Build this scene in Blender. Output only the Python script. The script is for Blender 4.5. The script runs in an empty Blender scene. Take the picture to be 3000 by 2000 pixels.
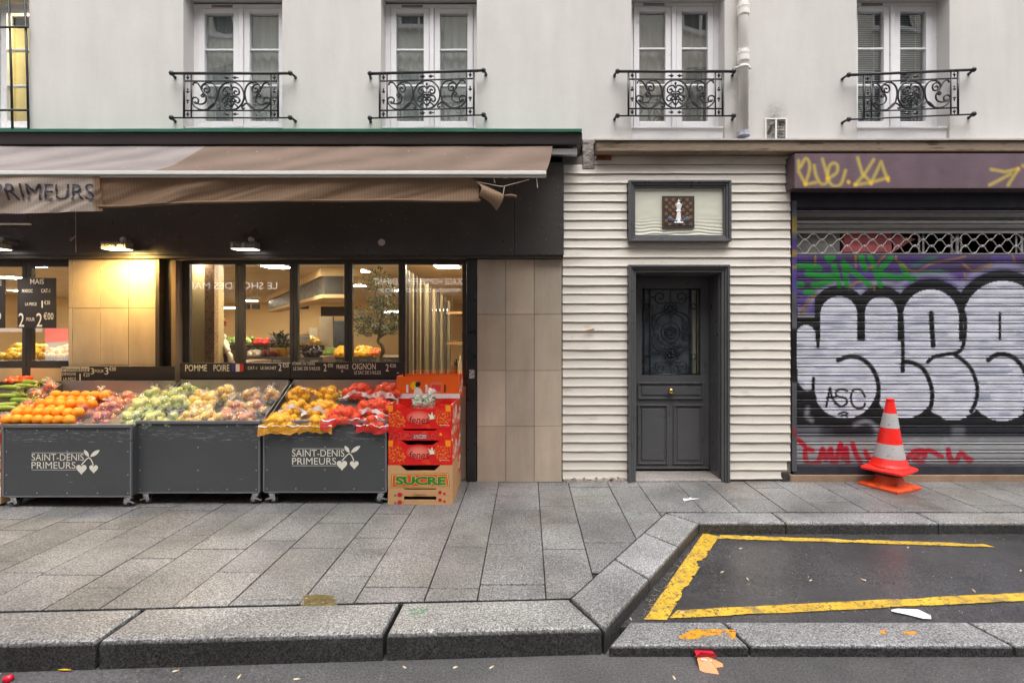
import bpy, bmesh, math, random
import numpy as np
from mathutils import Vector, Matrix, noise

random.seed(7)
SC = bpy.context.scene
COL = SC.collection
R = math.radians

# ------------------------------------------------------------------ camera, sky, sun, exposure
F, D, H, CX, CY = 1565.0, 5.65, 1.62, 1545.0, 960.0      # focal length (px of a 3000 px frame), metres to the facade, eye height
cam = bpy.data.objects.new('camera', bpy.data.cameras.new('camera'))
COL.objects.link(cam)
cam.location = (0, -D, H)
cam.rotation_euler = (R(90), 0, 0)
cam.data.sensor_width = 36
cam.data.lens = F / 3000 * 36
cam.data.shift_x = -(CX - 1500) / 3000
cam.data.shift_y = -(1000 - CY) / 3000
cam.data.clip_start = 0.05
cam.data.clip_end = 500
SC.camera = cam

world = bpy.data.worlds.new("World")
SC.world = world
world.use_nodes = True
wn = world.node_tree
wn.nodes.clear()
sky = wn.nodes.new('ShaderNodeTexSky')
sky.sky_type = 'NISHITA'
sky.sun_disc = False
sky.sun_elevation = R(68)
sky.sun_rotation = R(168)
sky.dust_density = 6
sky.air_density = 1.5
hsv = wn.nodes.new('ShaderNodeHueSaturation')
hsv.inputs['Saturation'].default_value = 0.16            # overcast: the sky is nearly white
bg = wn.nodes.new('ShaderNodeBackground')
bg.inputs['Strength'].default_value = 0.15
wo = wn.nodes.new('ShaderNodeOutputWorld')
wn.links.new(sky.outputs[0], hsv.inputs['Color'])
wn.links.new(hsv.outputs[0], bg.inputs['Color'])
wn.links.new(bg.outputs[0], wo.inputs['Surface'])

sun = bpy.data.objects.new('sun', bpy.data.lights.new('sun', 'SUN'))
COL.objects.link(sun)
sun.data.energy = 1.2
sun.data.angle = R(60)
sun.data.color = (1, 0.975, 0.95)
sun.rotation_euler = (R(22), 0, R(12))

SC.view_settings.view_transform = 'Standard'
SC.view_settings.look = 'None'
SC.view_settings.gamma = 1
SC.view_settings.use_curve_mapping = False
SC.view_settings.exposure = 0.9
SC.cycles.use_denoising = True
SC.cycles.max_bounces = 8
SC.cycles.transparent_max_bounces = 16
SC.cycles.caustics_reflective = False
SC.cycles.caustics_refractive = False
SC.cycles.sample_clamp_indirect = 6

# ------------------------------------------------------------------ helpers
def X(px, y=0.0): return (px - CX) * (D + y) / F
def Z(py, y=0.0): return H - (py - CY) * (D + y) / F
def G(px, py, z=0.0):
    d = (H - z) * F / (py - CY)
    return Vector(((px - CX) * d / F, d - D, z))
def s2l(c): return c / 12.92 if c <= 0.04045 else ((c + 0.055) / 1.055) ** 2.4
def S(r, g, b, k=1.0): return (s2l(r / 255) * k, s2l(g / 255) * k, s2l(b / 255) * k)

def wloc(o):
    v = Vector((0, 0, 0))
    while o is not None:
        v += o.location
        o = o.parent
    return v

def tag(o, label=None, cat=None, group=None, kind=None):
    if label: o['label'] = label
    if cat: o['category'] = cat
    if group: o['group'] = group
    if kind: o['kind'] = kind
    return o

def thing(name, loc, label, cat, group=None, rot=None):
    o = bpy.data.objects.new(name, None)
    o.empty_display_size = 0.05
    COL.objects.link(o)
    o.location = loc
    if rot: o.rotation_euler = rot
    return tag(o, label, cat, group)

class MB:
    def __init__(self):
        self.v, self.f, self.c = [], [], None
    def add(self, vs, fs):
        n = len(self.v)
        self.v.extend(tuple(p) for p in vs)
        self.f.extend(tuple(i + n for i in f) for f in fs)
        return self
    def box(self, x0, x1, y0, y1, z0, z1):
        if x0 > x1: x0, x1 = x1, x0
        if y0 > y1: y0, y1 = y1, y0
        if z0 > z1: z0, z1 = z1, z0
        vs = [(x, y, z) for z in (z0, z1) for y in (y0, y1) for x in (x0, x1)]
        return self.add(vs, [(0, 2, 3, 1), (4, 5, 7, 6), (0, 1, 5, 4), (2, 6, 7, 3), (0, 4, 6, 2), (1, 3, 7, 5)])
    def hexa(self, b, t):                       # bottom quad (ccw from above) and top quad
        return self.add(list(b) + list(t), [(3, 2, 1, 0), (4, 5, 6, 7), (0, 1, 5, 4), (1, 2, 6, 5), (2, 3, 7, 6), (3, 0, 4, 7)])
    def bar(self, a, b, w, h, up=(0, 0, 1)):
        a, b = Vector(a), Vector(b)
        t = (b - a).normalized()
        s = t.cross(Vector(up))
        if s.length < 1e-4: s = t.cross(Vector((1, 0, 0)))
        s.normalize(); u = s.cross(t)
        q = [(-1, -1), (1, -1), (1, 1), (-1, 1)]
        vs = [p + s * (i * w / 2) + u * (j * h / 2) for p in (a, b) for i, j in q]
        return self.add(vs, [(0, 1, 2, 3), (7, 6, 5, 4), (0, 4, 5, 1), (1, 5, 6, 2), (2, 6, 7, 3), (3, 7, 4, 0)])
    def tube(self, pts, r, n=8, closed=False):
        pts = [Vector(p) for p in pts]
        m = len(pts)
        rs = r if isinstance(r, (list, tuple)) else [r] * m
        base = len(self.v)
        prev = None
        for i, p in enumerate(pts):
            if closed: t = pts[(i + 1) % m] - pts[i - 1]
            else: t = pts[min(i + 1, m - 1)] - pts[max(i - 1, 0)]
            t.normalize()
            if prev is None:
                a = Vector((0, 1, 0)) if abs(t.y) < 0.9 else Vector((1, 0, 0))
                prev = (a - t * a.dot(t)).normalized()
            else:
                prev = (prev - t * prev.dot(t))
                prev = prev.normalized() if prev.length > 1e-6 else t.orthogonal().normalized()
            q = t.cross(prev)
            for k in range(n):
                an = 2 * math.pi * k / n
                self.v.append(tuple(p + (prev * math.cos(an) + q * math.sin(an)) * rs[i]))
        for i in range(m if closed else m - 1):
            j = (i + 1) % m
            for k in range(n):
                l = (k + 1) % n
                self.f.append((base + i * n + k, base + i * n + l, base + j * n + l, base + j * n + k))
        if not closed:
            self.f.append(tuple(base + k for k in range(n))[::-1])
            self.f.append(tuple(base + (m - 1) * n + k for k in range(n)))
        return self
    def lathe(self, prof, o, n=20, axis='z'):   # prof: (radius, height) pairs
        base = len(self.v)
        o = Vector(o)
        for r, h in prof:
            for k in range(n):
                a = 2 * math.pi * k / n
                p = (r * math.cos(a), r * math.sin(a), h)
                if axis == 'y': p = (p[0], p[2], p[1])
                if axis == 'x': p = (p[2], p[0], p[1])
                self.v.append(tuple(o + Vector(p)))
        for i in range(len(prof) - 1):
            for k in range(n):
                l = (k + 1) % n
                self.f.append((base + i * n + k, base + i * n + l, base + (i + 1) * n + l, base + (i + 1) * n + k))
        self.f.append(tuple(base + k for k in range(n))[::-1])
        self.f.append(tuple(base + (len(prof) - 1) * n + k for k in range(n)))
        return self
    def prism(self, poly, y0, y1):              # (x, z) outline extruded in y
        n = len(poly)
        vs = [(x, y0, z) for x, z in poly] + [(x, y1, z) for x, z in poly]
        return self.add(vs, [tuple(range(n)), tuple(range(2 * n - 1, n - 1, -1))] + [(i, (i + n), (i + 1) % n + n, (i + 1) % n) for i in range(n)])
    def slab(self, poly, z0, z1):               # (x, y) outline extruded in z
        n = len(poly)
        vs = [(x, y, z0) for x, y in poly] + [(x, y, z1) for x, y in poly]
        return self.add(vs, [tuple(range(n))[::-1], tuple(range(n, 2 * n))] + [(i, (i + 1) % n, (i + 1) % n + n, i + n) for i in range(n)])
    def grid(self, fn, nu, nv):
        vs = [fn(i / nu, j / nv) for j in range(nv + 1) for i in range(nu + 1)]
        fs = [(j * (nu + 1) + i, j * (nu + 1) + i + 1, (j + 1) * (nu + 1) + i + 1, (j + 1) * (nu + 1) + i) for j in range(nv) for i in range(nu)]
        return self.add(vs, fs)
    def blob(self, c, r, n=10, jit=0.0, seed=0):
        base = len(self.v)
        c = Vector(c)
        r = Vector(r) if not isinstance(r, (int, float)) else Vector((r, r, r))
        m = n * 2
        for i in range(n + 1):
            th = math.pi * i / n
            for k in range(m):
                ph = 2 * math.pi * k / m
                d = Vector((math.sin(th) * math.cos(ph), math.sin(th) * math.sin(ph), math.cos(th)))
                q = 1 + (jit * noise.noise(d * 1.7 + Vector((seed * 7.1, seed * 3.3, seed))) if jit else 0)
                self.v.append((c.x + d.x * r.x * q, c.y + d.y * r.y * q, c.z + d.z * r.z * q))
        for i in range(n):
            for k in range(m):
                l = (k + 1) % m
                self.f.append((base + i * m + k, base + (i + 1) * m + k, base + (i + 1) * m + l, base + i * m + l))
        return self
    def text(self, s, x0, x1, z0, z1, y, shear=0.0, thick=0.0015, mirror=False, bold=0.0):
        cu = bpy.data.curves.new('t', 'FONT')
        cu.body = s
        cu.offset = bold
        cu.resolution_u = 3
        ob = bpy.data.objects.new('t', cu)
        COL.objects.link(ob)
        me = bpy.data.meshes.new_from_object(ob.evaluated_get(bpy.context.evaluated_depsgraph_get()))
        vs = [(v.co.x, v.co.y) for v in me.vertices]
        fs = [tuple(p.vertices) for p in me.polygons]
        bpy.data.objects.remove(ob)
        bpy.data.curves.remove(cu)
        bpy.data.meshes.remove(me)
        ax, bx = min(v[0] for v in vs), max(v[0] for v in vs)
        ay, by = min(v[1] for v in vs), max(v[1] for v in vs)
        out = []
        for a, b in vs:
            u, w = (a - ax) / (bx - ax), (b - ay) / max(by - ay, 1e-6)
            if mirror: u = 1 - u
            out.append((x0 + (x1 - x0) * u + shear * w * (z1 - z0), y, z0 + (z1 - z0) * w))
        return self.add(out, [f[::-1] if mirror else f for f in fs])
    def build(self, name, mat, parent=None, bevel=0.0, smooth=False, segs=2, solid=0.0):
        off = wloc(parent) if parent is not None else Vector((0, 0, 0))
        me = bpy.data.meshes.new(name)
        me.from_pydata([(p[0] - off.x, p[1] - off.y, p[2] - off.z) for p in self.v], [], self.f)
        if self.c is not None:
            at = me.color_attributes.new('paint', 'FLOAT_COLOR', 'POINT')
            at.data.foreach_set('color', np.asarray(self.c, dtype=np.float32).ravel())
        if smooth:
            me.polygons.foreach_set('use_smooth', [True] * len(me.polygons))
        me.update()
        o = bpy.data.objects.new(name, me)
        COL.objects.link(o)
        if mat: me.materials.append(mat)
        if parent is not None: o.parent = parent
        if solid:
            m = o.modifiers.new('solid', 'SOLIDIFY'); m.thickness = solid; m.offset = 0
        if bevel:
            m = o.modifiers.new('bevel', 'BEVEL'); m.width = bevel; m.segments = segs; m.limit_method = 'ANGLE'; m.angle_limit = R(40)
        return o

def recenter(o):
    """put a lone top-level mesh's origin at the middle of its base"""
    vs = [v.co for v in o.data.vertices]
    c = Vector(((min(v.x for v in vs) + max(v.x for v in vs)) / 2, (min(v.y for v in vs) + max(v.y for v in vs)) / 2, min(v.z for v in vs)))
    o.data.transform(Matrix.Translation(-c))
    o.location = c
    return o

def smooth_path(pts, k=6, closed=False):
    pts = [Vector(p) for p in pts]
    n = len(pts)
    out = []
    for i in range(n if closed else n - 1):
        g = (lambda j: pts[j % n]) if closed else (lambda j: pts[max(0, min(n - 1, j))])
        p0, p1, p2, p3 = g(i - 1), g(i), g(i + 1), g(i + 2)
        for s in range(k):
            t = s / k
            out.append(0.5 * (2 * p1 + (p2 - p0) * t + (2 * p0 - 5 * p1 + 4 * p2 - p3) * t * t + (3 * p1 - p0 - 3 * p2 + p3) * t ** 3))
    if not closed: out.append(pts[-1])
    return out

def spiral(cx, cz, r0, r1, a0, a1, n=26):
    return [(cx + (r0 + (r1 - r0) * i / n) * math.cos(a0 + (a1 - a0) * i / n), cz + (r0 + (r1 - r0) * i / n) * math.sin(a0 + (a1 - a0) * i / n)) for i in range(n + 1)]

# ------------------------------------------------------------------ materials
class NT:
    def __init__(self, name):
        self.m = bpy.data.materials.new(name)
        self.m.use_nodes = True
        self.t = self.m.node_tree
        self.t.nodes.clear()
        self.out = self.t.nodes.new('ShaderNodeOutputMaterial')
    def n(self, ty, ins=None, **props):
        nd = self.t.nodes.new('ShaderNode' + ty)
        for k, v in props.items(): setattr(nd, k, v)
        for k, v in (ins or {}).items(): self.set(nd.inputs[k], v)
        return nd
    def set(self, sock, v):
        if isinstance(v, bpy.types.NodeSocket): self.t.links.new(v, sock)
        elif isinstance(v, tuple) and len(v) == 3 and sock.type == 'RGBA': sock.default_value = (*v, 1)
        else: sock.default_value = v
    def coord(self, scale=(1, 1, 1), world=False):
        c = self.n('NewGeometry').outputs['Position'] if world else self.n('TexCoord').outputs['Object']
        if scale == (1, 1, 1): return c
        return self.n('Mapping', {'Vector': c, 'Scale': scale}).outputs[0]
    def noise(self, co, scale, detail=3, rough=0.55, dist=0):
        return self.n('TexNoise', {'Vector': co, 'Scale': scale, 'Detail': detail, 'Roughness': rough, 'Distortion': dist}).outputs[0]
    def rng(self, v, a, b, c, d):
        return self.n('MapRange', {0: v, 1: a, 2: b, 3: c, 4: d}).outputs[0]
    def mul(self, col, fac):
        nd = self.n('VectorMath', operation='SCALE')
        self.set(nd.inputs[0], col); self.set(nd.inputs['Scale'], fac)
        return nd.outputs[0]
    def mix(self, fac, a, b):
        nd = self.n('Mix', data_type='RGBA')
        self.set(nd.inputs[0], fac); self.set(nd.inputs[6], a); self.set(nd.inputs[7], b)
        return nd.outputs[2]
    def math(self, op, a, b=0.0):
        nd = self.n('Math', operation=op)
        self.set(nd.inputs[0], a); self.set(nd.inputs[1], b)
        return nd.outputs[0]
    def bump(self, h, dist, strength=1.0):
        return self.n('Bump', {'Height': h, 'Distance': dist, 'Strength': strength}).outputs[0]
    def pbr(self, **ins):
        b = self.n('BsdfPrincipled', {k.replace('_', ' '): v for k, v in ins.items()})
        self.t.links.new(b.outputs[0], self.out.inputs[0])
        return self.m

def pbr(name, col, rough=0.6, metal=0.0, var=0.12, vs=2.5, fine=0.0, fs=90, bump=0.0, bs=60, spots=(), stretch=(1, 1, 1), rvar=0.1, coat=0.0, world=False, **kw):
    t = NT(name)
    co = t.coord(stretch, world)
    c = t.mul(col, t.rng(t.noise(co, vs, 4), 0.25, 0.75, 1 - var, 1 + var))
    if fine: c = t.mul(c, t.rng(t.noise(co, fs, 2), 0.3, 0.7, 1 - fine, 1 + fine))
    for sc, lo, hi, sc_col in spots:
        c = t.mix(t.rng(t.noise(co, sc, 3, 0.6), lo, hi, 0.0, 1.0), c, sc_col)
    ins = dict(Base_Color=c, Roughness=t.rng(t.noise(co, vs * 2.3, 3), 0.3, 0.7, max(0.02, rough - rvar), min(1, rough + rvar)), Metallic=metal)
    if coat: ins['Coat_Weight'] = coat; ins['Coat_Roughness'] = 0.08
    if bump: ins['Normal'] = t.bump(t.noise(co, bs, 3), bump)
    ins.update(kw)
    return t.pbr(**ins)

def emit(name, col, strength):
    t = NT(name)
    e = t.n('Emission', {'Color': col, 'Strength': strength})
    t.t.links.new(e.outputs[0], t.out.inputs[0])
    return t.m

def glass(name, tint=(0.9, 0.92, 0.92), r0=0.08, rough=0.0, wobble=0.0):
    t = NT(name)
    lw = t.n('LayerWeight', {'Blend': 0.5})
    fac = t.rng(t.math('POWER', lw.outputs['Facing'], 4.0), 0.0, 1.0, r0, 0.85)
    tr = t.n('BsdfTransparent', {'Color': tint})
    gl = t.n('BsdfGlossy', {'Color': (1, 1, 1), 'Roughness': rough})
    if wobble: t.set(gl.inputs['Normal'], t.bump(t.noise(t.coord(), 1.6, 1), wobble))
    mx = t.n('MixShader')
    t.set(mx.inputs[0], fac)
    t.t.links.new(tr.outputs[0], mx.inputs[1])
    t.t.links.new(gl.outputs[0], mx.inputs[2])
    t.t.links.new(mx.outputs[0], t.out.inputs[0])
    return t.m

def veil(name, col, alpha, rough=0.25, pattern=None, psc=(1, 1, 1), streak=0.0, bump=0.0):
    """thin film or net: part see-through"""
    t = NT(name)
    co = t.coord()
    a = alpha
    if pattern == 'net':
        w1 = t.n('TexWave', {'Vector': t.n('Mapping', {'Vector': co, 'Rotation': (0, 0, 0.8)}).outputs[0], 'Scale': 42.0, 'Distortion': 1.0})
        w2 = t.n('TexWave', {'Vector': t.n('Mapping', {'Vector': co, 'Rotation': (0, 0, -0.8)}).outputs[0], 'Scale': 42.0, 'Distortion': 1.0})
        a = t.rng(t.math('MAXIMUM', w1.outputs[1], w2.outputs[1]), 0.55, 0.95, alpha * 0.45, alpha * 1.25)
    if streak:
        a = t.rng(t.noise(co, 26, 4, 0.6, 1.5), 0.52, 0.72, alpha, min(1, alpha + streak))
    b = t.n('BsdfPrincipled', {'Base Color': col, 'Roughness': rough, 'Alpha': a})
    if bump: t.set(b.inputs['Normal'], t.bump(t.noise(co, 38, 3, 0.6, 1.0), bump))
    t.t.links.new(b.outputs[0], t.out.inputs[0])
    return t.m

def film_mat(name, col, haze, lines, glossy=0.12):
    """crinkled clear film: see-through, with crease highlights painted as white lines, and shiny folds"""
    t = NT(name)
    co = t.coord()
    n1 = t.noise(co, 17, 4, 0.6, 1.2)
    n2 = t.noise(co, 33, 3, 0.6, 0.8)
    rd = lambda n, w: t.rng(t.math('ABSOLUTE', t.math('SUBTRACT', n, 0.5)), 0.0, w, 1.0, 0.0)
    ln = t.math('MAXIMUM', rd(n1, 0.035), t.math('MULTIPLY', rd(n2, 0.03), 0.8))
    pt = t.rng(t.noise(co, 9, 2), 0.45, 0.7, 0.2, 1.0)
    a = t.math('ADD', t.math('MULTIPLY', t.math('MULTIPLY', ln, pt), lines), haze)  # white lines in this mask paint the highlights along the creases
    nrm = t.bump(t.math('ADD', n1, n2), 0.03)
    tr = t.n('BsdfTransparent', {'Color': (0.97, 0.97, 0.97)})
    gl = t.n('BsdfGlossy', {'Color': (1, 1, 1), 'Roughness': glossy, 'Normal': nrm})
    df = t.n('BsdfDiffuse', {'Color': col})
    m1 = t.n('MixShader', {0: 0.07}); t.t.links.new(tr.outputs[0], m1.inputs[1]); t.t.links.new(gl.outputs[0], m1.inputs[2])
    m2 = t.n('MixShader', {0: a}); t.t.links.new(m1.outputs[0], m2.inputs[1]); t.t.links.new(df.outputs[0], m2.inputs[2])
    t.t.links.new(m2.outputs[0], t.out.inputs[0])
    return t.m

def painted(name, rough=0.45, metal=0.0, var=0.12, bump=0.0):
    """colours of the paint sprayed on the mesh, held in its 'paint' attribute"""
    t = NT(name)
    a = t.n('VertexColor', layer_name='paint').outputs[0]
    co = t.coord()
    c = t.mul(a, t.rng(t.noise(co, 9, 5, 0.65), 0.25, 0.75, 1 - var, 1 + var))
    c = t.mul(c, t.rng(t.noise(t.coord((1.5, 1, 30)), 6, 3), 0.3, 0.7, 0.9, 1.1))
    ins = dict(Base_Color=c, Roughness=t.rng(t.noise(co, 14, 3), 0.3, 0.7, rough - 0.1, rough + 0.15), Metallic=metal)
    if bump: ins['Normal'] = t.bump(t.noise(co, 30, 3), bump)
    return t.pbr(**ins)

def granite(name, col, tintattr=True, lo=0.5, hi=1.6, rough=0.5):
    t = NT(name)
    co = t.coord(world=True)
    n1 = t.noise(co, 95, 3, 0.75)
    n2 = t.noise(co, 34, 4, 0.7)
    c = t.mul(col, t.rng(n1, 0.38, 0.64, lo, hi))
    c = t.mul(c, t.rng(n2, 0.32, 0.68, 0.62, 1.38))
    c = t.mul(c, t.rng(t.noise(co, 1.3, 4, 0.6), 0.3, 0.7, 0.58, 1.32))
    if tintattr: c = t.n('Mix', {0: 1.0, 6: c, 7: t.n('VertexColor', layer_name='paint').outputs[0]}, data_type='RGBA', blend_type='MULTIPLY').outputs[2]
    # brown water stains, and dark specks trodden in
    c = t.mix(t.rng(t.noise(co, 0.7, 5, 0.6, 0.5), 0.56, 0.72, 0.0, 0.55), c, t.n('Mix', {0: 1.0, 6: c, 7: (0.95, 0.80, 0.62)}, data_type='RGBA', blend_type='MULTIPLY').outputs[2])
    c = t.mix(t.rng(t.noise(co, 15, 3), 0.66, 0.72, 0.0, 0.6), c, (0.03, 0.03, 0.03))
    c = t.mix(t.rng(t.noise(co, 3.1, 5, 0.7), 0.60, 0.74, 0.0, 0.5), c, (0.05, 0.048, 0.045))
    nb = t.math('ADD', t.math('MULTIPLY', n1, 0.5), n2)
    return t.pbr(Base_Color=c, Roughness=t.rng(t.noise(co, 2.1, 4), 0.3, 0.7, rough - 0.2, rough + 0.12), Normal=t.bump(nb, 0.003))

def asphalt(name, col, rlo, rhi):
    t = NT(name)
    co = t.coord(world=True)
    n1 = t.noise(co, 90, 3, 0.75)
    c = t.mul(col, t.rng(n1, 0.36, 0.66, 0.5, 1.6))
    c = t.mul(c, t.rng(t.noise(co, 1.6, 5, 0.6), 0.3, 0.7, 0.7, 1.3))
    c = t.mix(t.rng(t.noise(co, 95, 2), 0.70, 0.76, 0.0, 0.6), c, (0.28, 0.27, 0.26))
    ro = t.rng(t.noise(co, 1.1, 4, 0.6), 0.38, 0.62, rlo, rhi)
    return t.pbr(Base_Color=c, Roughness=ro, Normal=t.bump(n1, 0.0009))

m_stucco = None
def stucco():
    t = NT('stucco')
    co = t.coord(world=True)
    c = t.mul(S(206, 202, 199), t.rng(t.noise(co, 0.9, 5, 0.6), 0.3, 0.7, 0.95, 1.04))
    c = t.mul(c, t.rng(t.noise(t.coord((2.5, 1, 0.5), True), 1.5, 4, 0.6), 0.35, 0.7, 1.03, 0.93))
    c = t.mix(t.rng(t.noise(co, 3.2, 6, 0.7), 0.62, 0.78, 0.0, 0.22), c, S(172, 168, 166))
    c = t.mix(t.rng(t.noise(co, 0.5, 3, 0.6), 0.55, 0.7, 0.0, 0.2), c, S(204, 194, 184))
    return t.pbr(Base_Color=c, Roughness=0.85, Normal=t.bump(t.math('ADD', t.math('MULTIPLY', t.noise(co, 70, 4, 0.6), .3), t.math('MULTIPLY', t.noise(co, 5, 3), 1.0)), 0.0028))

MT = {}
MT['stucco'] = stucco()
MT['slab'] = granite('granite_slab', S(142, 141, 141, 0.60), True, 0.22, 2.1)
MT['kerb'] = granite('granite_kerb', S(148, 147, 147, 0.66), True, 0.22, 2.1)
MT['joint'] = pbr('dark_joint', (0.022, 0.02, 0.018), 0.85, var=0.4, vs=8)
MT['road'] = asphalt('asphalt', (0.088, 0.084, 0.086), 0.38, 0.62)
MT['bay'] = asphalt('wet_asphalt', (0.052, 0.049, 0.051), 0.07, 0.34)
MT['yellow'] = pbr('worn_yellow_paint', S(216, 174, 54, .9), 0.5, var=0.25, vs=7, fine=0.25, fs=90, bump=0.002, bs=140, spots=((48, 0.55, 0.64, (0.10, 0.085, 0.05)), (9, 0.56, 0.70, (0.24, 0.17, 0.06))), world=True, stretch=(1, 1, 1))
MT['ochre_old'] = pbr('thick_ochre_paint', S(214, 142, 20), 0.4, var=0.2, vs=12, bump=0.004, bs=60, spots=((45, 0.60, 0.68, (0.12, 0.09, 0.05)),), world=True)
def ochre():
    t = NT('worn_ochre_paint')
    co = t.coord(world=True)
    n = t.noise(co, 26, 5, 0.7)
    c = t.mul(S(206, 142, 34), t.rng(t.noise(co, 50, 3), .3, .7, .7, 1.25))
    b = t.n('BsdfPrincipled', {'Base Color': c, 'Roughness': .5, 'Alpha': t.rng(n, .40, .50, 0, 1)})
    t.t.links.new(b.outputs[0], t.out.inputs[0])
    return t.m
MT['ochre'] = ochre()
MT['white'] = pbr('white_gloss_paint', S(232, 230, 232), 0.4, var=0.05, vs=3, spots=((9, 0.66, 0.8, S(200, 196, 190)),))
MT['frame'] = MT['white']
MT['iron'] = pbr('black_iron', (0.012, 0.012, 0.016), 0.38, var=0.3, vs=14, bump=0.001, bs=90)
MT['glass'] = glass('window_glass', (0.95, 0.97, 0.97), 0.16, wobble=0.004)
MT['shopglass'] = glass('shop_glass', (0.97, 0.975, 0.965), 0.09)
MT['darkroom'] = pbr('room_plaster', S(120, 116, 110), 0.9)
MT['siding'] = pbr('cream_siding', S(216, 209, 199), 0.42, var=0.06, vs=1.6, stretch=(0.6, 1, 2.2), spots=((6, 0.62, 0.78, S(190, 177, 164)), (38, 0.72, 0.76, S(104, 90, 78)), (1.7, .6, .75, S(196, 184, 174))), world=True)
MT['blackpanel'] = pbr('black_enamel_panel', (0.056, 0.050, 0.048), 0.36, var=0.3, vs=1.2, rvar=0.12, spots=((48, 0.705, 0.722, (0.40, 0.39, 0.38)), (4, 0.6, 0.75, (0.07, 0.066, 0.064))), world=True)
MT['blackmetal'] = pbr('dark_frame_metal', S(66, 60, 54), 0.42, var=0.2, vs=5)
MT['tile'] = None
def tile_mat():
    t = NT('stone_tile')
    co = t.coord(world=True)
    c = t.mul(S(186, 170, 152), t.rng(t.noise(co, 2.2, 5, 0.6), 0.3, 0.7, 0.88, 1.1))
    c = t.mul(c, t.rng(t.noise(t.coord((1, 1, 0.15), True), 7, 5, 0.65, 0.4), 0.3, 0.7, 0.88, 1.1))
    c = t.mix(t.rng(t.noise(co, 5, 5, 0.65), 0.62, 0.8, 0.0, 0.35), c, S(140, 118, 98))
    c = t.n('Mix', {0: 1.0, 6: c, 7: t.n('VertexColor', layer_name='paint').outputs[0]}, data_type='RGBA', blend_type='MULTIPLY').outputs[2]
    return t.pbr(Base_Color=c, Roughness=0.4)
MT['tile'] = tile_mat()
MT['grout'] = pbr('grout', S(120, 100, 82), 0.9)
MT['doorpaint'] = pbr('grey_door_paint', S(84, 84, 86), 0.34, var=0.1, vs=3, spots=((38, 0.74, 0.77, S(130, 130, 130)),))
MT['brass'] = pbr('brass', (0.78, 0.52, 0.20), 0.2, 1.0, var=0.1)
MT['steel'] = pbr('brushed_steel', (0.55, 0.55, 0.56), 0.35, 1.0, var=0.12, vs=6, stretch=(0.3, 1, 6))
MT['chrome'] = pbr('caster_steel', (0.68, 0.68, 0.70), 0.22, 1.0, var=0.2, vs=30)
MT['rubber'] = pbr('rubber', (0.018, 0.018, 0.02), 0.6)
MT['ledge'] = pbr('weathered_ledge', S(142, 124, 106), 0.8, var=0.25, vs=3, stretch=(0.5, 1, 3), fine=0.12, fs=50, bump=0.004, bs=30, spots=((4, 0.60, 0.70, S(92, 74, 58)), (14, 0.66, 0.74, S(60, 42, 30))), world=True)
MT['pipe'] = pbr('cream_pipe_paint', S(236, 232, 226), 0.45, var=0.06, vs=4, spots=((7, 0.66, 0.8, S(186, 172, 158)),))

# ------------------------------------------------------------------ ground: pavement slabs, kerbs, road, parking bay
ROADZ, BAYZ = -0.150, -0.095
kL, kR = G(0, 1786), G(1669, 1748)                       # inner edge of the front kerb
kdir = (kR - kL) / (kR.x - kL.x)
def kin(x): return kL.y + kdir.y * (x - kL.x)            # y of that edge at x
oR = G(1772, 1841)                                       # outer top corner of the kerb where it turns
def kout(x): return oR.y + kdir.y * (x - oR.x)
dA, dB = kR, G(1949, 1499)                               # inner edge of the slanting kerb
eA, eB = oR, G(2048, 1531)                               # its outer edge
YB_IN, YB_OUT = dB.y, eB.y                               # kerb along the back of the bay

def clip(poly, p, n):
    out = []
    for i in range(len(poly)):
        a, b = poly[i], poly[(i + 1) % len(poly)]
        da = (a[0] - p[0]) * n[0] + (a[1] - p[1]) * n[1]
        db = (b[0] - p[0]) * n[0] + (b[1] - p[1]) * n[1]
        if da >= 0: out.append(a)
        if (da >= 0) != (db >= 0):
            t = da / (da - db)
            out.append((a[0] + (b[0] - a[0]) * t, a[1] + (b[1] - a[1]) * t))
    return out

def inset(poly, g):
    cx = sum(p[0] for p in poly) / len(poly); cy = sum(p[1] for p in poly) / len(poly)
    out = list(poly)
    n = len(poly)
    ar = sum(poly[i][0] * poly[(i + 1) % n][1] - poly[(i + 1) % n][0] * poly[i][1] for i in range(n))
    sg = 1 if ar > 0 else -1
    for i in range(n):
        a, b = poly[i], poly[(i + 1) % n]
        d = Vector((b[0] - a[0], b[1] - a[1]))
        if d.length < 1e-5: continue
        d.normalize()
        nn = (-d.y * sg, d.x * sg)
        out = clip(out, (a[0] + nn[0] * g, a[1] + nn[1] * g), nn)
    return out

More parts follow.
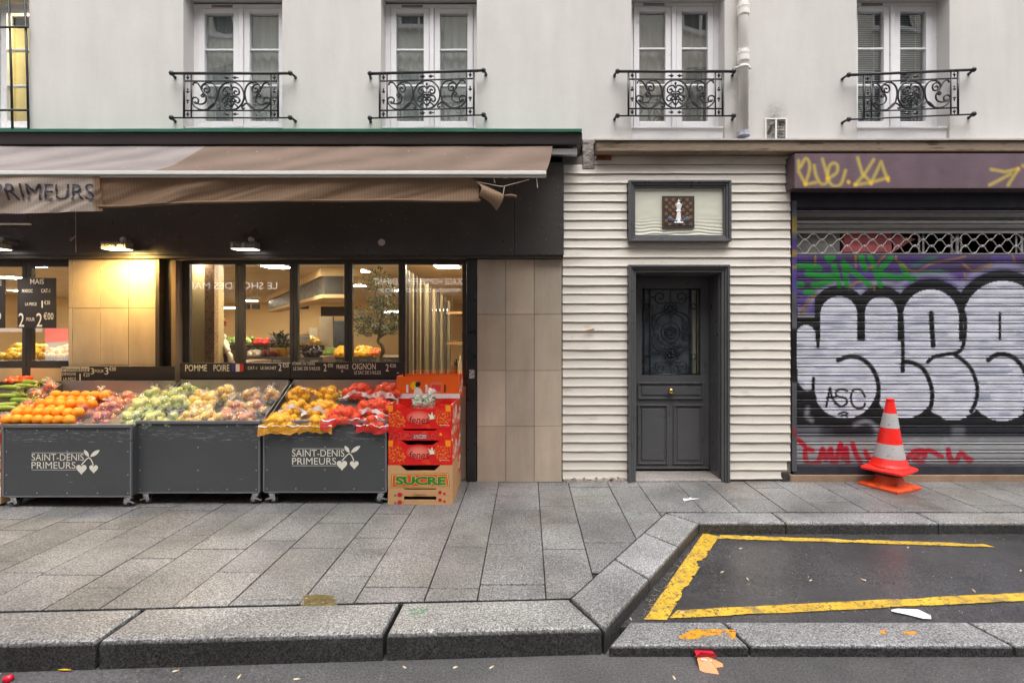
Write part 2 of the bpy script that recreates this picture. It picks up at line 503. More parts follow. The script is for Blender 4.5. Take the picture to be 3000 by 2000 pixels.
def stones(polys, z0, mat, name, gap, round_, tints, jz=0.0015, dark_sides=True):
    """separate stones with rounded top edges, one mesh"""
    rnd = random.Random(5)
    bm = bmesh.new()
    lay = bm.verts.layers.float_color.new('paint')
    for poly, z1 in polys:
        p = inset(poly, gap / 2)
        if len(p) < 3: continue
        ar = abs(sum(p[i][0] * p[(i + 1) % len(p)][1] - p[(i + 1) % len(p)][0] * p[i][1] for i in range(len(p))) / 2)
        if ar < 0.002: continue
        q = inset(p, round_ * 0.3) or p
        r = inset(p, round_) or p
        if not (len(p) == len(q) == len(r)): q = r = p
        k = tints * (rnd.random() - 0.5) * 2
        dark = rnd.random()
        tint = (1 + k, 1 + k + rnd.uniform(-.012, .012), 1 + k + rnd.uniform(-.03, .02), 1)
        dz = rnd.uniform(-jz, jz)
        rings = []
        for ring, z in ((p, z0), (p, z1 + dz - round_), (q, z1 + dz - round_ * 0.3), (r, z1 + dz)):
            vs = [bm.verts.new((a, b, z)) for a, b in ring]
            low = z < z1 + dz - round_ * 0.6 and dark_sides
            for v in vs: v[lay] = tuple(q * (0.23 if low else 1) for q in tint[:3]) + (1,)  # sides of each stone are coloured far darker than its top
            rings.append(vs)
        n = len(p)
        for A, B in zip(rings, rings[1:]):
            for i in range(n): bm.faces.new((A[i], A[(i + 1) % n], B[(i + 1) % n], B[i]))
        bm.faces.new(rings[-1])
    bmesh.ops.recalc_face_normals(bm, faces=bm.faces)
    me = bpy.data.meshes.new(name)
    bm.to_mesh(me); bm.free()
    me.materials.append(mat)
    o = bpy.data.objects.new(name, me)
    COL.objects.link(o)
    return tag(o, kind='structure')

def build_pavement():
    polys = []
    rnd = random.Random(11)
    n = Vector((-(dB.y - dA.y), dB.x - dA.x)).normalized()          # points to the upper left of the slanting edge
    xs, x = [], G(1397, 1764).x
    k = 0
    while x < 9.0:
        xs.append(x); x += (0.41, 0.315)[k % 2]; k += 1
    x, k = G(1397, 1764).x, 0
    while x > -9.5:
        x -= (0.315, 0.41)[k % 2]; k += 1
        xs.insert(0, x)
    for i in range(len(xs) - 1):
        y = -0.01 - rnd.uniform(0.0, 0.3)
        top = 0.30
        ys = [top]
        while y > -3.2:
            ys.append(y); y -= rnd.choice((0.5, 0.62, 0.75, 0.9)) * (1.0 if xs[i + 1] - xs[i] > 0.35 else 0.85)
        ys.append(-3.3)
        for a, b in zip(ys, ys[1:]):
            q = [(xs[i], b), (xs[i + 1], b), (xs[i + 1], a), (xs[i], a)]
            q = clip(q, (kL.x, kL.y - .012), (-kdir.y, 1))
            if len(q) < 3: continue
            w = clip(q, (dA.x - n.x * .012, dA.y - n.y * .012), (n.x, n.y))
            if len(w) == len(q) and all(abs(u[0] - v[0]) + abs(u[1] - v[1]) < 1e-6 for u, v in zip(w, q)):
                polys.append((q, 0.0))
            else:
                if len(w) >= 3:
                    w = clip(w, (0, YB_IN), (0, -1))
                    if len(w) >= 3: polys.append((w, 0.0))
                u = clip(q, (0, YB_IN), (0, 1))
                if len(u) >= 3: polys.append((u, 0.0))
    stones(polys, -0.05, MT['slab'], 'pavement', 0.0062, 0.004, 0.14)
build_pavement()

base = MB()
base.slab([(-10, kin(-10) - 0.02), (kR.x, kR.y - 0.02), (dB.x, dB.y + 0.06), (10, YB_IN + 0.06), (10, 0.35), (-10, 0.35)], -0.4, -0.012)
tag(base.build('pavement_bed', MT['joint']), kind='structure')

kp = []
cuts = [-10, -8.0, -6.0, G(300, 1905, -.05).x - 0.03, G(1118, 1900, -.05).x, kR.x]
for i in range(len(cuts) - 1):
    a, b = cuts[i], cuts[i + 1]
    if i == len(cuts) - 2:
        kp.append(([(a, kout(a)), (eA.x, eA.y), (kR.x, kR.y), (a + 0.012, kin(a))], 0.0))
    else:
        sl = 0.012 if i else 0
        kp.append(([(a, kout(a)), (b, kout(b)), (b + 0.012, kin(b)), (a + sl, kin(a))], 0.0))
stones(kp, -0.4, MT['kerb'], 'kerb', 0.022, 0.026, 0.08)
kp = []
for a, b in ((0.0, 0.37), (0.37, 0.70), (0.70, 1.0)):
    kp.append(([tuple(eA.lerp(eB, a).xy), tuple(eA.lerp(eB, b).xy), tuple(dA.lerp(dB, b).xy), tuple(dA.lerp(dB, a).xy)], 0.0))
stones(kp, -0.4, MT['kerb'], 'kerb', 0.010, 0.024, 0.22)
kp, x = [], dB.x
bx = [None, 2.15, 3.42, 4.75, 6.1, 7.5, 9.2]
for i in range(len(bx) - 1):
    a = (eB.x, dB.x) if bx[i] is None else (bx[i], bx[i])
    kp.append(([(a[0], YB_OUT), (bx[i + 1], YB_OUT), (bx[i + 1], YB_IN), (a[1], YB_IN)], 0.0))
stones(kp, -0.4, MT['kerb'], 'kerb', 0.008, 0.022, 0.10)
# flush kerb between the bay and the road
lz = -0.085
l0 = G(1790, 1893, lz); l1 = G(3000, 1893, lz)
ly0, ly1 = l0.y, G(2500, 1817, lz).y
xl = G(1790, 1900, lz).x
kp = []
bx = [xl - 0.02, G(2160, 1860, lz).x, G(2910, 1860, lz).x, 4.6, 6.0, 7.6, 9.2]
for i in range(len(bx) - 1):
    kp.append(([(bx[i] + (0.03 if i else 0), ly0), (bx[i + 1] + 0.03, ly0), (bx[i + 1] - 0.03, ly1), (bx[i] + (-0.03 if i else 0.17), ly1)], lz))
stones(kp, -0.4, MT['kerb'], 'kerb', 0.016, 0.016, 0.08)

road = MB()
road.grid(lambda u, v: (-40 + 80 * u, -7.6 + 5.3 * v, ROADZ + 0.006 * math.sin(u * 40)), 60, 6)
tag(road.build('road', MT['road'], smooth=True), kind='structure')
bay = MB()
bay.slab([(eA.x - .10, ly1 - 0.05), (10, ly1 - 0.05), (10, YB_OUT + 0.08), (eB.x - .10, YB_OUT + 0.08)], -0.3, BAYZ)
tag(bay.build('parking_bay', MT['bay']), kind='structure')
grd = MB(); grd.slab([(-60, -60), (60, -60), (60, 40), (-60, 40)], -0.5, -0.42)
tag(grd.build('ground', MT['road']), kind='structure')
farp = MB(); farp.slab([(-40, -10.2), (40, -10.2), (40, -7.6), (-40, -7.6)], -0.4, 0.0)
tag(farp.build('pavement_opposite', MT['road']), kind='structure')

def ragged(name, quad, z, mat, amp, n=60, seed=0, sides=(1, 1)):
    """painted stripe between two long edges a-b and d-c, with worn edges"""
    a, b, c, d = [Vector(q) for q in quad]
    m = MB()
    vs = []
    for i in range(n + 1):
        t = i / n
        p, q = a.lerp(b, t), d.lerp(c, t)
        w = (q - p)
        e0 = amp * max(0, noise.noise(Vector((t * 9, seed, 0))) + 0.5 * noise.noise(Vector((t * 40, seed, 3)))) * sides[0]
        e1 = amp * max(0, noise.noise(Vector((t * 9, seed + 5, 0))) + 0.5 * noise.noise(Vector((t * 40, seed + 5, 3)))) * sides[1]
        ln = max(w.length, 1e-4)
        vs += [(*(p + w * (e0 / ln)).xy, z), (*(q - w * (e1 / ln)).xy, z)]
    m.add(vs, [(2 * i, 2 * i + 2, 2 * i + 3, 2 * i + 1) for i in range(n)])
    return tag(m.build(name, mat), kind='structure')
g = lambda x, y: G(x, y, BAYZ + 0.004)
ragged('road_marking', [g(1886, 1813), g(2060, 1560), g(2106, 1570), g(1954, 1814)], BAYZ + 0.004, MT['yellow'], 0.06, 80, 1, (0.2, 1))
ragged('road_marking', [g(1958, 1811), g(3300, 1744), g(3300, 1719), g(1985, 1786)], BAYZ + 0.005, MT['yellow'], 0.028, 120, 2)
ragged('road_marking', [g(2100, 1577), g(2915, 1602), g(2880, 1592), g(2110, 1566)], BAYZ + 0.005, MT['yellow'], 0.03, 100, 3)
def splat(name, pts, z, mat, mk=G):
    m = MB()
    P = smooth_path([mk(x, y, z) for x, y in pts], 5, True)
    m.add([(p.x, p.y, z + 0.0015) for p in P], [tuple(range(len(P)))])
    o = m.build(name, mat)
    n = o.data.polygons[0].normal.z
    if n < 0: o.data.flip_normals()
    return tag(o, kind='structure')
splat('road_marking', [(2000, 1858), (2030, 1844), (2065, 1842), (2110, 1843), (2152, 1845), (2155, 1860), (2148, 1872), (2130, 1862), (2100, 1860), (2075, 1862), (2050, 1868), (2015, 1873), (1990, 1868)], lz, MT['ochre'])
splat('road_marking', [(2576, 1850), (2590, 1844), (2602, 1849), (2598, 1857), (2584, 1858)], lz, MT['ochre'])
splat('road_marking', [(2645, 1851), (2665, 1847), (2687, 1850), (2686, 1856), (2668, 1857), (2650, 1857)], lz, MT['ochre'])
mg = pbr('green_chalk_spray', S(40, 150, 90), 0.7, var=0.2, vs=20)
mr = pbr('red_chalk_spray', S(150, 92, 92), 0.7, var=0.2, vs=20)
def spray(name, col, pts, w, z=0.003, soft=0.55):
    """thin paint mark on the ground, speckled through"""
    t = NT(name + '_spray')
    co = t.coord(world=True)
    a = t.rng(t.noise(co, 60, 4, 0.8), 0.48, 0.62, 0.0, soft)
    b = t.n('BsdfPrincipled', {'Base Color': col, 'Roughness': 0.7, 'Alpha': a})
    t.t.links.new(b.outputs[0], t.out.inputs[0])
    m = MB()
    for st in pts:
        P = [G(x, y, 0) for x, y in st]
        vs = []
        for i, p in enumerate(P):
            d = (P[min(i + 1, len(P) - 1)] - P[max(i - 1, 0)]).normalized()
            s = Vector((-d.y, d.x, 0)) * w / 2
            vs += [(p.x + s.x, p.y + s.y, z), (p.x - s.x, p.y - s.y, z)]
        m.add(vs, [(2 * i, 2 * i + 1, 2 * i + 3, 2 * i + 2) for i in range(len(P) - 1)])
    return tag(m.build(name, t.m), kind='structure')
spray('paint_mark', S(30, 150, 85), [[(1204, 1784), (1219, 1799), (1245, 1783)]], 0.045, soft=1.0)
spray('paint_mark', S(160, 60, 70), [[(1420, 1422), (1560, 1428)], [(1440, 1450), (1520, 1455)]], 0.08, soft=0.35)
spray('paint_mark', S(110, 130, 60), [[(1680, 1455), (1780, 1452)], [(1690, 1482), (1730, 1480)]], 0.06, soft=0.4)
spray('paint_mark', S(50, 140, 90), [[(1830, 1508), (1895, 1506)]], 0.04, soft=0.5)
spray('paint_mark', S(150, 80, 90), [[(1960, 1425), (2010, 1445)], [(2560, 1500), (2640, 1498)]], 0.06, soft=0.3)
mm = pbr('moss_and_mud', S(104, 88, 48), 0.9, var=0.4, vs=18, bump=0.02, bs=50, spots=((40, 0.55, 0.65, S(70, 74, 38)),))
t = MB()
def mossf(u, v):
    p = G(880 + 108 * u, 1738 + 36 * v, 0)
    e = (1 - (2 * u - 1) ** 2) * (1 - (2 * v - 1) ** 2)
    return (p.x, p.y, -0.006 + 0.022 * max(0, e) ** 0.6 * (0.6 + 0.6 * noise.noise(Vector((u * 9, v * 7, 1)))))
t.grid(mossf, 30, 14)
tag(t.build('moss', mm, smooth=True), kind='stuff')

# ------------------------------------------------------------------ the apartment building
bldg = thing('apartment_building', (0, 0, 0), 'cream rendered apartment building with tall white windows above the shops', 'building')
ZT, ZS = 5.17, 3.60
W_OPEN = [(-6.26, -5.27), (X(537), X(827)), (X(1116), X(1397)), (X(1850), X(2123)), (X(2510), X(2782))]
def wall_holes(m, x0, x1, z0, z1, holes, y0, y1):
    xs = sorted({x0, x1, *[h[0] for h in holes], *[h[1] for h in holes]})
    zs = sorted({z0, z1, *[h[2] for h in holes], *[h[3] for h in holes]})
    hol = lambda a, b: any(h[0] - 1e-6 <= a and b[0] <= h[1] + 1e-6 and h[2] - 1e-6 <= b[1] and b[2] <= h[3] + 1e-6 for h in holes)
    for i in range(len(xs) - 1):
        for j in range(len(zs) - 1):
            if hol(xs[i], (xs[i + 1], zs[j], zs[j + 1])): continue
            for y, fl in ((y0, 1), (y1, -1)):
                q = [(xs[i], y, zs[j]), (xs[i + 1], y, zs[j]), (xs[i + 1], y, zs[j + 1]), (xs[i], y, zs[j + 1])]
                m.add(q, [(0, 1, 2, 3)[::fl]])
    for a, b, c, d in holes:
        for q in (((a, c), (a, d)), ((b, d), (b, c)), ((a, d), (b, d)), ((b, c), (a, c))):
            (p, r), (s, u) = q
            m.add([(p, y0, r), (p, y1, r), (s, y1, u), (s, y0, u)], [(0, 1, 2, 3)])
    for q in (((x0, z0), (x0, z1)), ((x1, z1), (x1, z0)), ((x0, z1), (x1, z1)), ((x1, z0), (x0, z0))):
        (p, r), (s, u) = q
        m.add([(p, y0, r), (p, y1, r), (s, y1, u), (s, y0, u)], [(3, 2, 1, 0)])
    return m
ZB = 3.612
w = wall_holes(MB(), -9.5, 9.5, ZB, 6.6, [(a, b, ZB, ZT) for a, b in W_OPEN], 0.0, 0.36)
w.build('wall', MT['stucco'], bldg)
# rough mortar at the foot of the render
e = MB()
for i in range(60):
    x = X(1745) + (9 - X(1745)) * i / 60
    e.box(x, x + (9 - X(1745)) / 60, -0.012 - 0.008 * random.random(), 0.02, ZB - 0.012 - 0.012 * random.random(), ZB + 0.004)
e.build('mortar_edge', pbr('broken_mortar', S(196, 190, 184), 0.9, var=0.2, vs=20, bump=0.01), bldg)
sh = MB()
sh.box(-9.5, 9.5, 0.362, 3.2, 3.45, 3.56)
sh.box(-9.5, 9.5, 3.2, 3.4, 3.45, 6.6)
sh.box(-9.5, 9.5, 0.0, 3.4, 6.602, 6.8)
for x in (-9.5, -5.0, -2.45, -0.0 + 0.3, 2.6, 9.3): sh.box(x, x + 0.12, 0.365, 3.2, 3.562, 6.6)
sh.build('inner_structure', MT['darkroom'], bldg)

def window(a, b, zsill, ztop, blind=None, panel=True):
    y = 0.20
    fr = MB()
    J = 0.055
    fr.box(a - 0.01, a + J, y - 0.02, y + 0.06, zsill, ztop)
    fr.box(b - J, b + 0.01, y - 0.02, y + 0.06, zsill, ztop)
    fr.box(a + J, b - J, y - 0.02, y + 0.06, ztop - 0.05, ztop)
    fr.box(a + J, b - J, y - 0.02, y + 0.06, zsill, zsill + 0.04)
    f = fr.build('window', MT['frame'], bldg, bevel=0.006)
    mid = (a + b) / 2
    zs0, zs1 = zsill + 0.045, ztop - 0.055
    for l, r in ((a + J + 0.003, mid - 0.028), (mid + 0.028, b - J - 0.003)):
        st = 0.062
        s = MB()
        yy = y - 0.03
        s.box(l, l + st, yy, y + 0.03, zs0, zs1); s.box(r - st, r, yy, y + 0.03, zs0, zs1)
        s.box(l + st, r - st, yy, y + 0.03, zs1 - 0.05, zs1); s.box(l + st, r - st, yy, y + 0.03, zs0, zs0 + 0.07)
        h = (zs1 - 0.05 - zs0 - 0.07) / 3
        for k in (1, 2): s.box(l + st, r - st, yy + 0.012, y + 0.025, zs0 + 0.07 + h * k - 0.011, zs0 + 0.07 + h * k + 0.011)
        s.build('sash', MT['frame'], f, bevel=0.006)
        gl = MB(); gl.box(l + st - 0.01, r - st + 0.01, y + 0.008, y + 0.012, zs0 + 0.06, zs1 - 0.04)
        gl.build('pane', MT['glass'], f)
        if blind == 'slats':
            bl = MB()
            z = zs0 + 0.03
            while z < zs1 - 0.03:
                bl.hexa([(l + 0.05, y + 0.075, z), (r - 0.05, y + 0.075, z), (r - 0.05, y + 0.095, z + 0.017), (l + 0.05, y + 0.095, z + 0.017)],
                        [(l + 0.05, y + 0.0755, z + 0.0015), (r - 0.05, y + 0.0755, z + 0.0015), (r - 0.05, y + 0.0955, z + 0.0185), (l + 0.05, y + 0.0955, z + 0.0185)])
                z += 0.024
            for xx in (l + 0.11, r - 0.11): bl.box(xx, xx + 0.006, y + 0.07, y + 0.073, zs0, zs1)
            bl.build('blind', pbr('grey_blind', S(212, 216, 218), 0.5), f)
        elif blind:
            cu = MB()
            rr = random.random()
            cu.grid(lambda u, v: (l + 0.02 + (r - l - 0.04) * u, y + 0.07 + 0.012 * math.sin(u * 22 + rr * 9) + 0.004 * math.sin(u * 51), zs0 + (zs1 - zs0) * v), 40, 2)
            cu.build('window_cloth', blind, f, smooth=True)  # cloth added behind the glass to give the panes a mid-grey tone
    mm_ = MB(); mm_.box(mid - 0.024, mid + 0.024, y - 0.045, y + 0.04, zs0, zs1)
    mm_.build('meeting_rail', MT['frame'], f, bevel=0.008)
    v = MB()
    for k in range(2): v.box(mid - 0.33, mid - 0.1, y - 0.026, y - 0.021, ztop - 0.037 + k * 0.014, ztop - 0.031 + k * 0.014)
    v.build('air_vent', pbr('vent_slot', S(90, 88, 86), 0.6), f)
    if panel:
        p = MB(); p.box(a + 0.002, b - 0.002, 0.03, y - 0.022, ZB + 0.004, zsill - 0.004)
        p.box(a + 0.012, b - 0.012, 0.012, 0.03, zsill - 0.022, zsill - 0.004)
        p.build('sill', MT['frame'], f, bevel=0.004)
backing1 = pbr('grey_pane_backing', S(176, 178, 176), 0.9)
backing2 = pbr('taupe_pane_backing', S(160, 154, 146), 0.9)
ZSILL = H + (960 - 389) * (D + .2) / F
window(*W_OPEN[1], ZSILL, ZT - 0.02, backing1)
window(*W_OPEN[2], ZSILL, ZT - 0.02, backing1)
window(*W_OPEN[3], ZSILL, ZT - 0.0, backing2)
window(*W_OPEN[4], ZSILL, ZT + 0.0, 'slats')
ycur = pbr('yellow_curtain', S(236, 222, 168), 0.9)
window(*W_OPEN[0], ZSILL, ZT - 0.02, None)
yc = MB(); yc.grid(lambda u, v: (-6.5 + 1.45 * u, 0.62 + 0.03 * math.sin(u * 20), 3.65 + 1.5 * v), 50, 2)
yc.build('window_cloth', ycur, bldg, smooth=True)
ll = bpy.data.objects.new('room_lamp', bpy.data.lights.new('room_lamp', 'POINT'))
COL.objects.link(ll); ll.location = (-5.36, 0.42, 4.92); ll.data.energy = 15; ll.data.color = (1, 0.86, 0.50); ll.data.shadow_soft_size = 0.12
ll.parent = bldg
# security bars on that window
sb = MB()
for px in (25, 72): 
    sb.tube([(X(px, -.03) - (0.0), -0.03, 5.15), (X(px + 8, -.03), -0.03, 4.3), (X(px + 12, -.03), -0.03, 3.62)], 0.011)
for x in (-5.62, -5.85, -6.1, -6.35): sb.tube([(x, -0.03, 5.15), (x, -0.03, 3.62)], 0.011)
for py in (80, 323): sb.tube([(-6.7, -0.045, Z(py, -.045)), (X(82, -.045), -0.045, Z(py, -.045))], 0.012)
recenter(tag(sb.build('window_bars', MT['iron'], smooth=True), 'black iron security bars over the lit yellow window', 'window bars'))

# ledge over door and closed shop, behind the awning box
lg = MB()
zt_, zb_ = Z(414, -.14), Z(446, -.12)
lg.hexa([(X(1742), -0.145, zb_), (9.4, -0.145, zb_), (9.4, 0.3, zb_), (X(1742), 0.3, zb_)], [(X(1742), -0.15, zt_), (9.4, -0.15, zt_), (9.4, 0.3, zt_), (X(1742), 0.3, zt_)])
l_ = lg.build('ledge', MT['ledge'], bldg, bevel=0.01)
lf = MB(); lf.box(X(1738), 9.4, -0.17, 0.0, zt_ + 0.003, zt_ + 0.016)
lf.build('flashing', pbr('zinc_flashing', S(190, 186, 182), 0.5, 0.3, var=0.2), l_)
# rough bit of masonry beside the awning box, with the rusty end of a beam
rm = MB()
rm.box(X(1706), X(1741), -0.02, 0.3, Z(497), ZB - 0.003)
rm.build('masonry', pbr('bare_masonry', S(150, 142, 136), 0.95, var=0.35, vs=12, bump=0.02, bs=24), bldg, bevel=0.01)
ru = MB(); ru.hexa([(X(1742), -0.03, Z(470)), (X(1790), -0.03, Z(470)), (X(1790), 0.2, Z(470)), (X(1742), 0.2, Z(470))], [(X(1755), -0.03, Z(452)), (X(1790), -0.03, Z(452)), (X(1790), 0.2, Z(452)), (X(1755), 0.2, Z(452))])
ru.build('beam_end', pbr('rusty_iron', S(120, 66, 36), 0.9, var=0.4, vs=14, bump=0.01), bldg)

# backing wall of the ground floor with the door opening
DX0, DX1, DZ1 = X(1863), X(2105), Z(803)
low = wall_holes(MB(), X(1648), X(2316), -0.3, 3.44, [(DX0 - 0.02, DX1 + 0.02, -0.3, DZ1 + 0.02)], 0.0, 0.42)
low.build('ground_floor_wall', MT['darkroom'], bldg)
pier = MB(); pier.box(9.0, 9.5, 0.0, 0.42, -0.3, ZB - 0.004)
pier.box(-9.5, -9.0, 0.0, 0.42, -0.3, ZB - 0.004)
pier.build('pier', MT['stucco'], bldg)

# horizontal siding: each board leans out to a rolled bottom lip
def siding():
    m = MB()
    pitch = 0.0975
    z = Z(1403)
    rnd = random.Random(3)
    i = 0
    fx0, fx1 = X(1836) , X(2134)
    ft, fb = Z(531) , Z(713)
    dt = Z(776)
    while z < Z(452):
        z1 = min(z + pitch, Z(450))
        x0, x1 = X(1648), X(2314)
        pxb = 960 - (z - H) * 277
        if pxb < 500: x0 = X(1742)
        if pxb < 462: x0 = X(1790)
        if z < 0.06: x1 = X(2296)
        if z < 0.16: x1 = X(2304)
        mid = (z + z1) / 2
        if mid < dt: spans = [(x0, X(1837)), (X(2133), x1)]
        elif fb < mid < ft: spans = [(x0, fx0), (fx1, x1)]
        else: spans = [(x0, x1)]
        if pxb < 476: spans = [(x0, X(2004)), (X(2004) + 0.002, x1)]
        for a, b in spans:
            n = max(2, int((b - a) / 0.12))
            ph = rnd.random() * 50
            lo, hi = -0.013 - 0.003 * rnd.random(), -0.004
            dz = rnd.uniform(-0.004, 0.004) if i else 0
            prof = [(0.0, z + 0.012), (lo * 0.7, z + 0.010), (lo - 0.003, z + 0.004), (lo - 0.005, z + 0.008), (lo - 0.003, z + 0.013), (lo * 0.86, z + 0.033), (hi, z1 - 0.004), (0.0, z1 + 0.006)]
            base = len(m.v)
            for k in range(n + 1):
                x = a + (b - a) * k / n
                wv = 0.0032 * noise.noise(Vector((x * 2.2, ph, 0))) + 0.0014 * noise.noise(Vector((x * 9, ph, 4)))
                for j, (yy, zz) in enumerate(prof):
                    m.v.append((x, yy + wv * (j not in (0, 7)), zz + dz * (1 - j / 7) + wv * 0.9))
            P = len(prof)
            for k in range(n):
                for j in range(P - 1):
                    m.f.append((base + k * P + j, base + (k + 1) * P + j, base + (k + 1) * P + j + 1, base + k * P + j + 1))
            for k in (0, n):
                fc = tuple(base + k * P + j for j in range(P))
                m.f.append(fc if k == 0 else fc[::-1])
        z += pitch; i += 1
    o = m.build('siding', MT['siding'], bldg)
    return o
sd = siding()
sd.data.flip_normals() if sd.data.polygons[2].normal.y > 0 else None
# crumbling mortar under the bottom board
cm = MB()
for i in range(26):
    x = X(1650) + (X(1836) - X(1650)) * i / 26
    cm.box(x, x + (X(1836) - X(1650)) / 26, -0.03 - 0.014 * random.random(), -0.002, -0.02, 0.02 + 0.03 * random.random())
cm.build('mortar_edge', pbr('flaking_mortar', S(176, 164, 152), 0.95, var=0.4, vs=20, bump=0.012, spots=((26, 0.55, 0.62, S(70, 60, 52)),)), bldg)
stk = MB(); stk.hexa([(X(1713), -0.0462, Z(973)), (X(1713), -0.0405, Z(973)), (X(1739), -0.0405, Z(967)), (X(1739), -0.0462, Z(967))], [(X(1713), -0.0462, Z(968)), (X(1713), -0.0405, Z(968)), (X(1739), -0.0405, Z(962)), (X(1739), -0.0462, Z(962))])
recenter(tag(stk.build('sticker', pbr('brown_sticker', S(168, 126, 80), 0.6)), 'small torn brown sticker on the cream siding', 'sticker'))

# ---- the door
def moulding(m, x0, x1, z0, z1, y, steps, bottom=True):
    """stepped frame; steps = (inset from the outside, width, how far it stands out)"""
    for ins, wd, out in steps:
        a, b, c, d = x0 + ins, x1 - ins, z0 + (ins if bottom else 0), z1 - ins
        m.box(a, a + wd, y - out, y, c, d); m.box(b - wd, b, y - out, y, c, d)
        m.box(a + wd, b - wd, y - out, y, d - wd, d)
        if bottom: m.box(a + wd, b - wd, y - out, y, c, c + wd)
dm = MB()
moulding(dm, X(1838), X(2132), 0.0, Z(777), 0.0, [(0.0, 0.028, 0.075), (0.0285, 0.022, 0.06), (0.051, 0.03, 0.045)], False)
door = dm.build('door', MT['doorpaint'], bldg, bevel=0.006)
YD = 0.29
jb = MB()
for a, b in ((DX0 - 0.014, DX0 - 0.001), (DX1 + 0.001, DX1 + 0.014)): jb.box(a, b, 0.0, YD + 0.06, 0.03, DZ1)
jb.box(DX0 - 0.014, DX1 + 0.014, 0.0, YD + 0.06, DZ1 + 0.001, DZ1 + 0.014)
jb.build('jamb', MT['doorpaint'], door)
th = MB(); th.box(DX0 - 0.012, DX1 + 0.012, -0.05, 0.42, -0.1, 0.03)
th.build('threshold', granite('threshold_stone', S(150, 142, 138), False, 0.8, 1.2), door, bevel=0.01)
lx0, lx1, lz0, lz1 = DX0 + 0.003, DX1 - 0.003, 0.055, DZ1 - 0.003
gx0, gx1, gz0, gz1 = X(1880, YD), X(2052, YD), Z(1098, YD), Z(845, YD)
lf = MB()
wall_holes(lf, lx0, lx1, lz0, lz1, [(gx0, gx1, gz0, gz1)], YD, YD + 0.05)
lf.box(lx0, lx1, YD - 0.022, YD - 0.002, lz0 + 0.002, lz0 + 0.03)
lf.build('leaf', MT['doorpaint'], door, bevel=0.003)
pn = MB()
def raised(m, x0, x1, z0, z1):
    moulding(m, x0, x1, z0, z1, YD - 0.001, [(0, 0.016, 0.018), (0.0165, 0.012, 0.008)])
    m.box(x0 + 0.045, x1 - 0.045, YD - 0.012, YD - 0.001, z0 + 0.045, z1 - 0.045)
xa, xb = X(1868, YD), X(2060, YD)
raised(pn, xa, xb, Z(1168, YD), Z(1119, YD))
pm = (xa + xb) / 2
raised(pn, xa, pm - 0.03, Z(1358, YD), Z(1184, YD)); raised(pn, pm + 0.03, xb, Z(1358, YD), Z(1184, YD))
pn.build('panel', MT['doorpaint'], door, bevel=0.004)
kn = MB(); kx, kz = X(1966, YD - .05), Z(1145, YD - .05)
kn.lathe([(0.036, 0.0), (0.036, -0.006), (0.014, -0.01), (0.012, -0.03), (0.026, -0.036), (0.033, -0.05), (0.030, -0.064), (0.018, -0.072), (0.004, -0.074)], (kx, YD - 0.003, kz), 24, 'y')
kn.build('doorknob', MT['brass'], door, smooth=True)
gp = MB(); gp.box(gx0 - 0.005, gx1 + 0.005, YD + 0.03, YD + 0.034, gz0 - 0.005, gz1 + 0.005)
gp.build('pane', MT['glass'], door)
gr = MB()
u = 0.4464 * (D + YD - .01) / F
gcx, gcz = (gx0 + gx1) / 2, (gz0 + gz1) / 2
def dp(x, z): return (gcx + (x - 817) * u, YD + 0.008, gcz - (z - 495) * u)
def dline(pts, r=0.006): gr.tube([dp(*p) for p in pts], r, 6)
for x in (622, 640, 680, 945, 985, 1003): dline([(x, 212), (x, 778)], 0.007)
for y in (216, 774): dline([(622, y), (1010, y)], 0.008)
dline([(817, 216), (817, 774)], 0.004)
def ring(cx, cz, r, t=0.006): gr.tube([dp(cx + r * math.cos(a * math.pi / 12), cz + r * math.sin(a * math.pi / 12)) for a in range(24)], t, 6, True)
for y in (330, 660): ring(966, y, 17); ring(660, y, 17)
for s in (-1, 1):
    for cz, sg in ((268, 1), (728, -1)):
        dline([(817 + s * (x - 817), z) for x, z in [(817 + 68 + p, cz + sg * q) for p, q in spiral(0, 0, 8, 46, 0, 4.6 * math.pi / 2 + 1.6)]])
        dline([(817 + s * 112, cz), (817 + s * 128, cz)], 0.008)
    dline(smooth_path([Vector((817 + s * a, b, 0)) for a, b in ((8, 320), (40, 360), (95, 380), (122, 420), (118, 470), (90, 480), (80, 450), (96, 436))], 6) and
          [(p.x, p.y) for p in smooth_path([Vector((817 + s * a, b, 0)) for a, b in ((8, 320), (40, 360), (95, 380), (122, 420), (118, 470), (90, 480), (80, 450), (96, 436))], 6)])
    dline([(p.x, p.y) for p in smooth_path([Vector((817 + s * a, b, 0)) for a, b in ((8, 672), (40, 625), (95, 610), (122, 570), (118, 520), (90, 510), (80, 540), (96, 556))], 6)])
ring(815, 498, 62); ring(815, 498, 36, 0.010); ring(815, 480, 108, 0.005); ring(815, 345, 42); ring(815, 640, 42)
for cz in (345, 498, 640):
    for k in range(6):
        a = k * math.pi / 3
        gr.blob(dp(815 + 20 * math.cos(a), cz + 20 * math.sin(a)), 0.013, 4)
gr.build('grille', MT['iron'], door, smooth=True)
ic = MB(); ic.box(DX1 - 0.012, DX1 - 0.0005, 0.10, 0.155, Z(1047, .12), Z(977, .12))
ic.build('entry_plate', pbr('dull_plate', S(120, 120, 120), 0.35, 0.8), door, bevel=0.004)
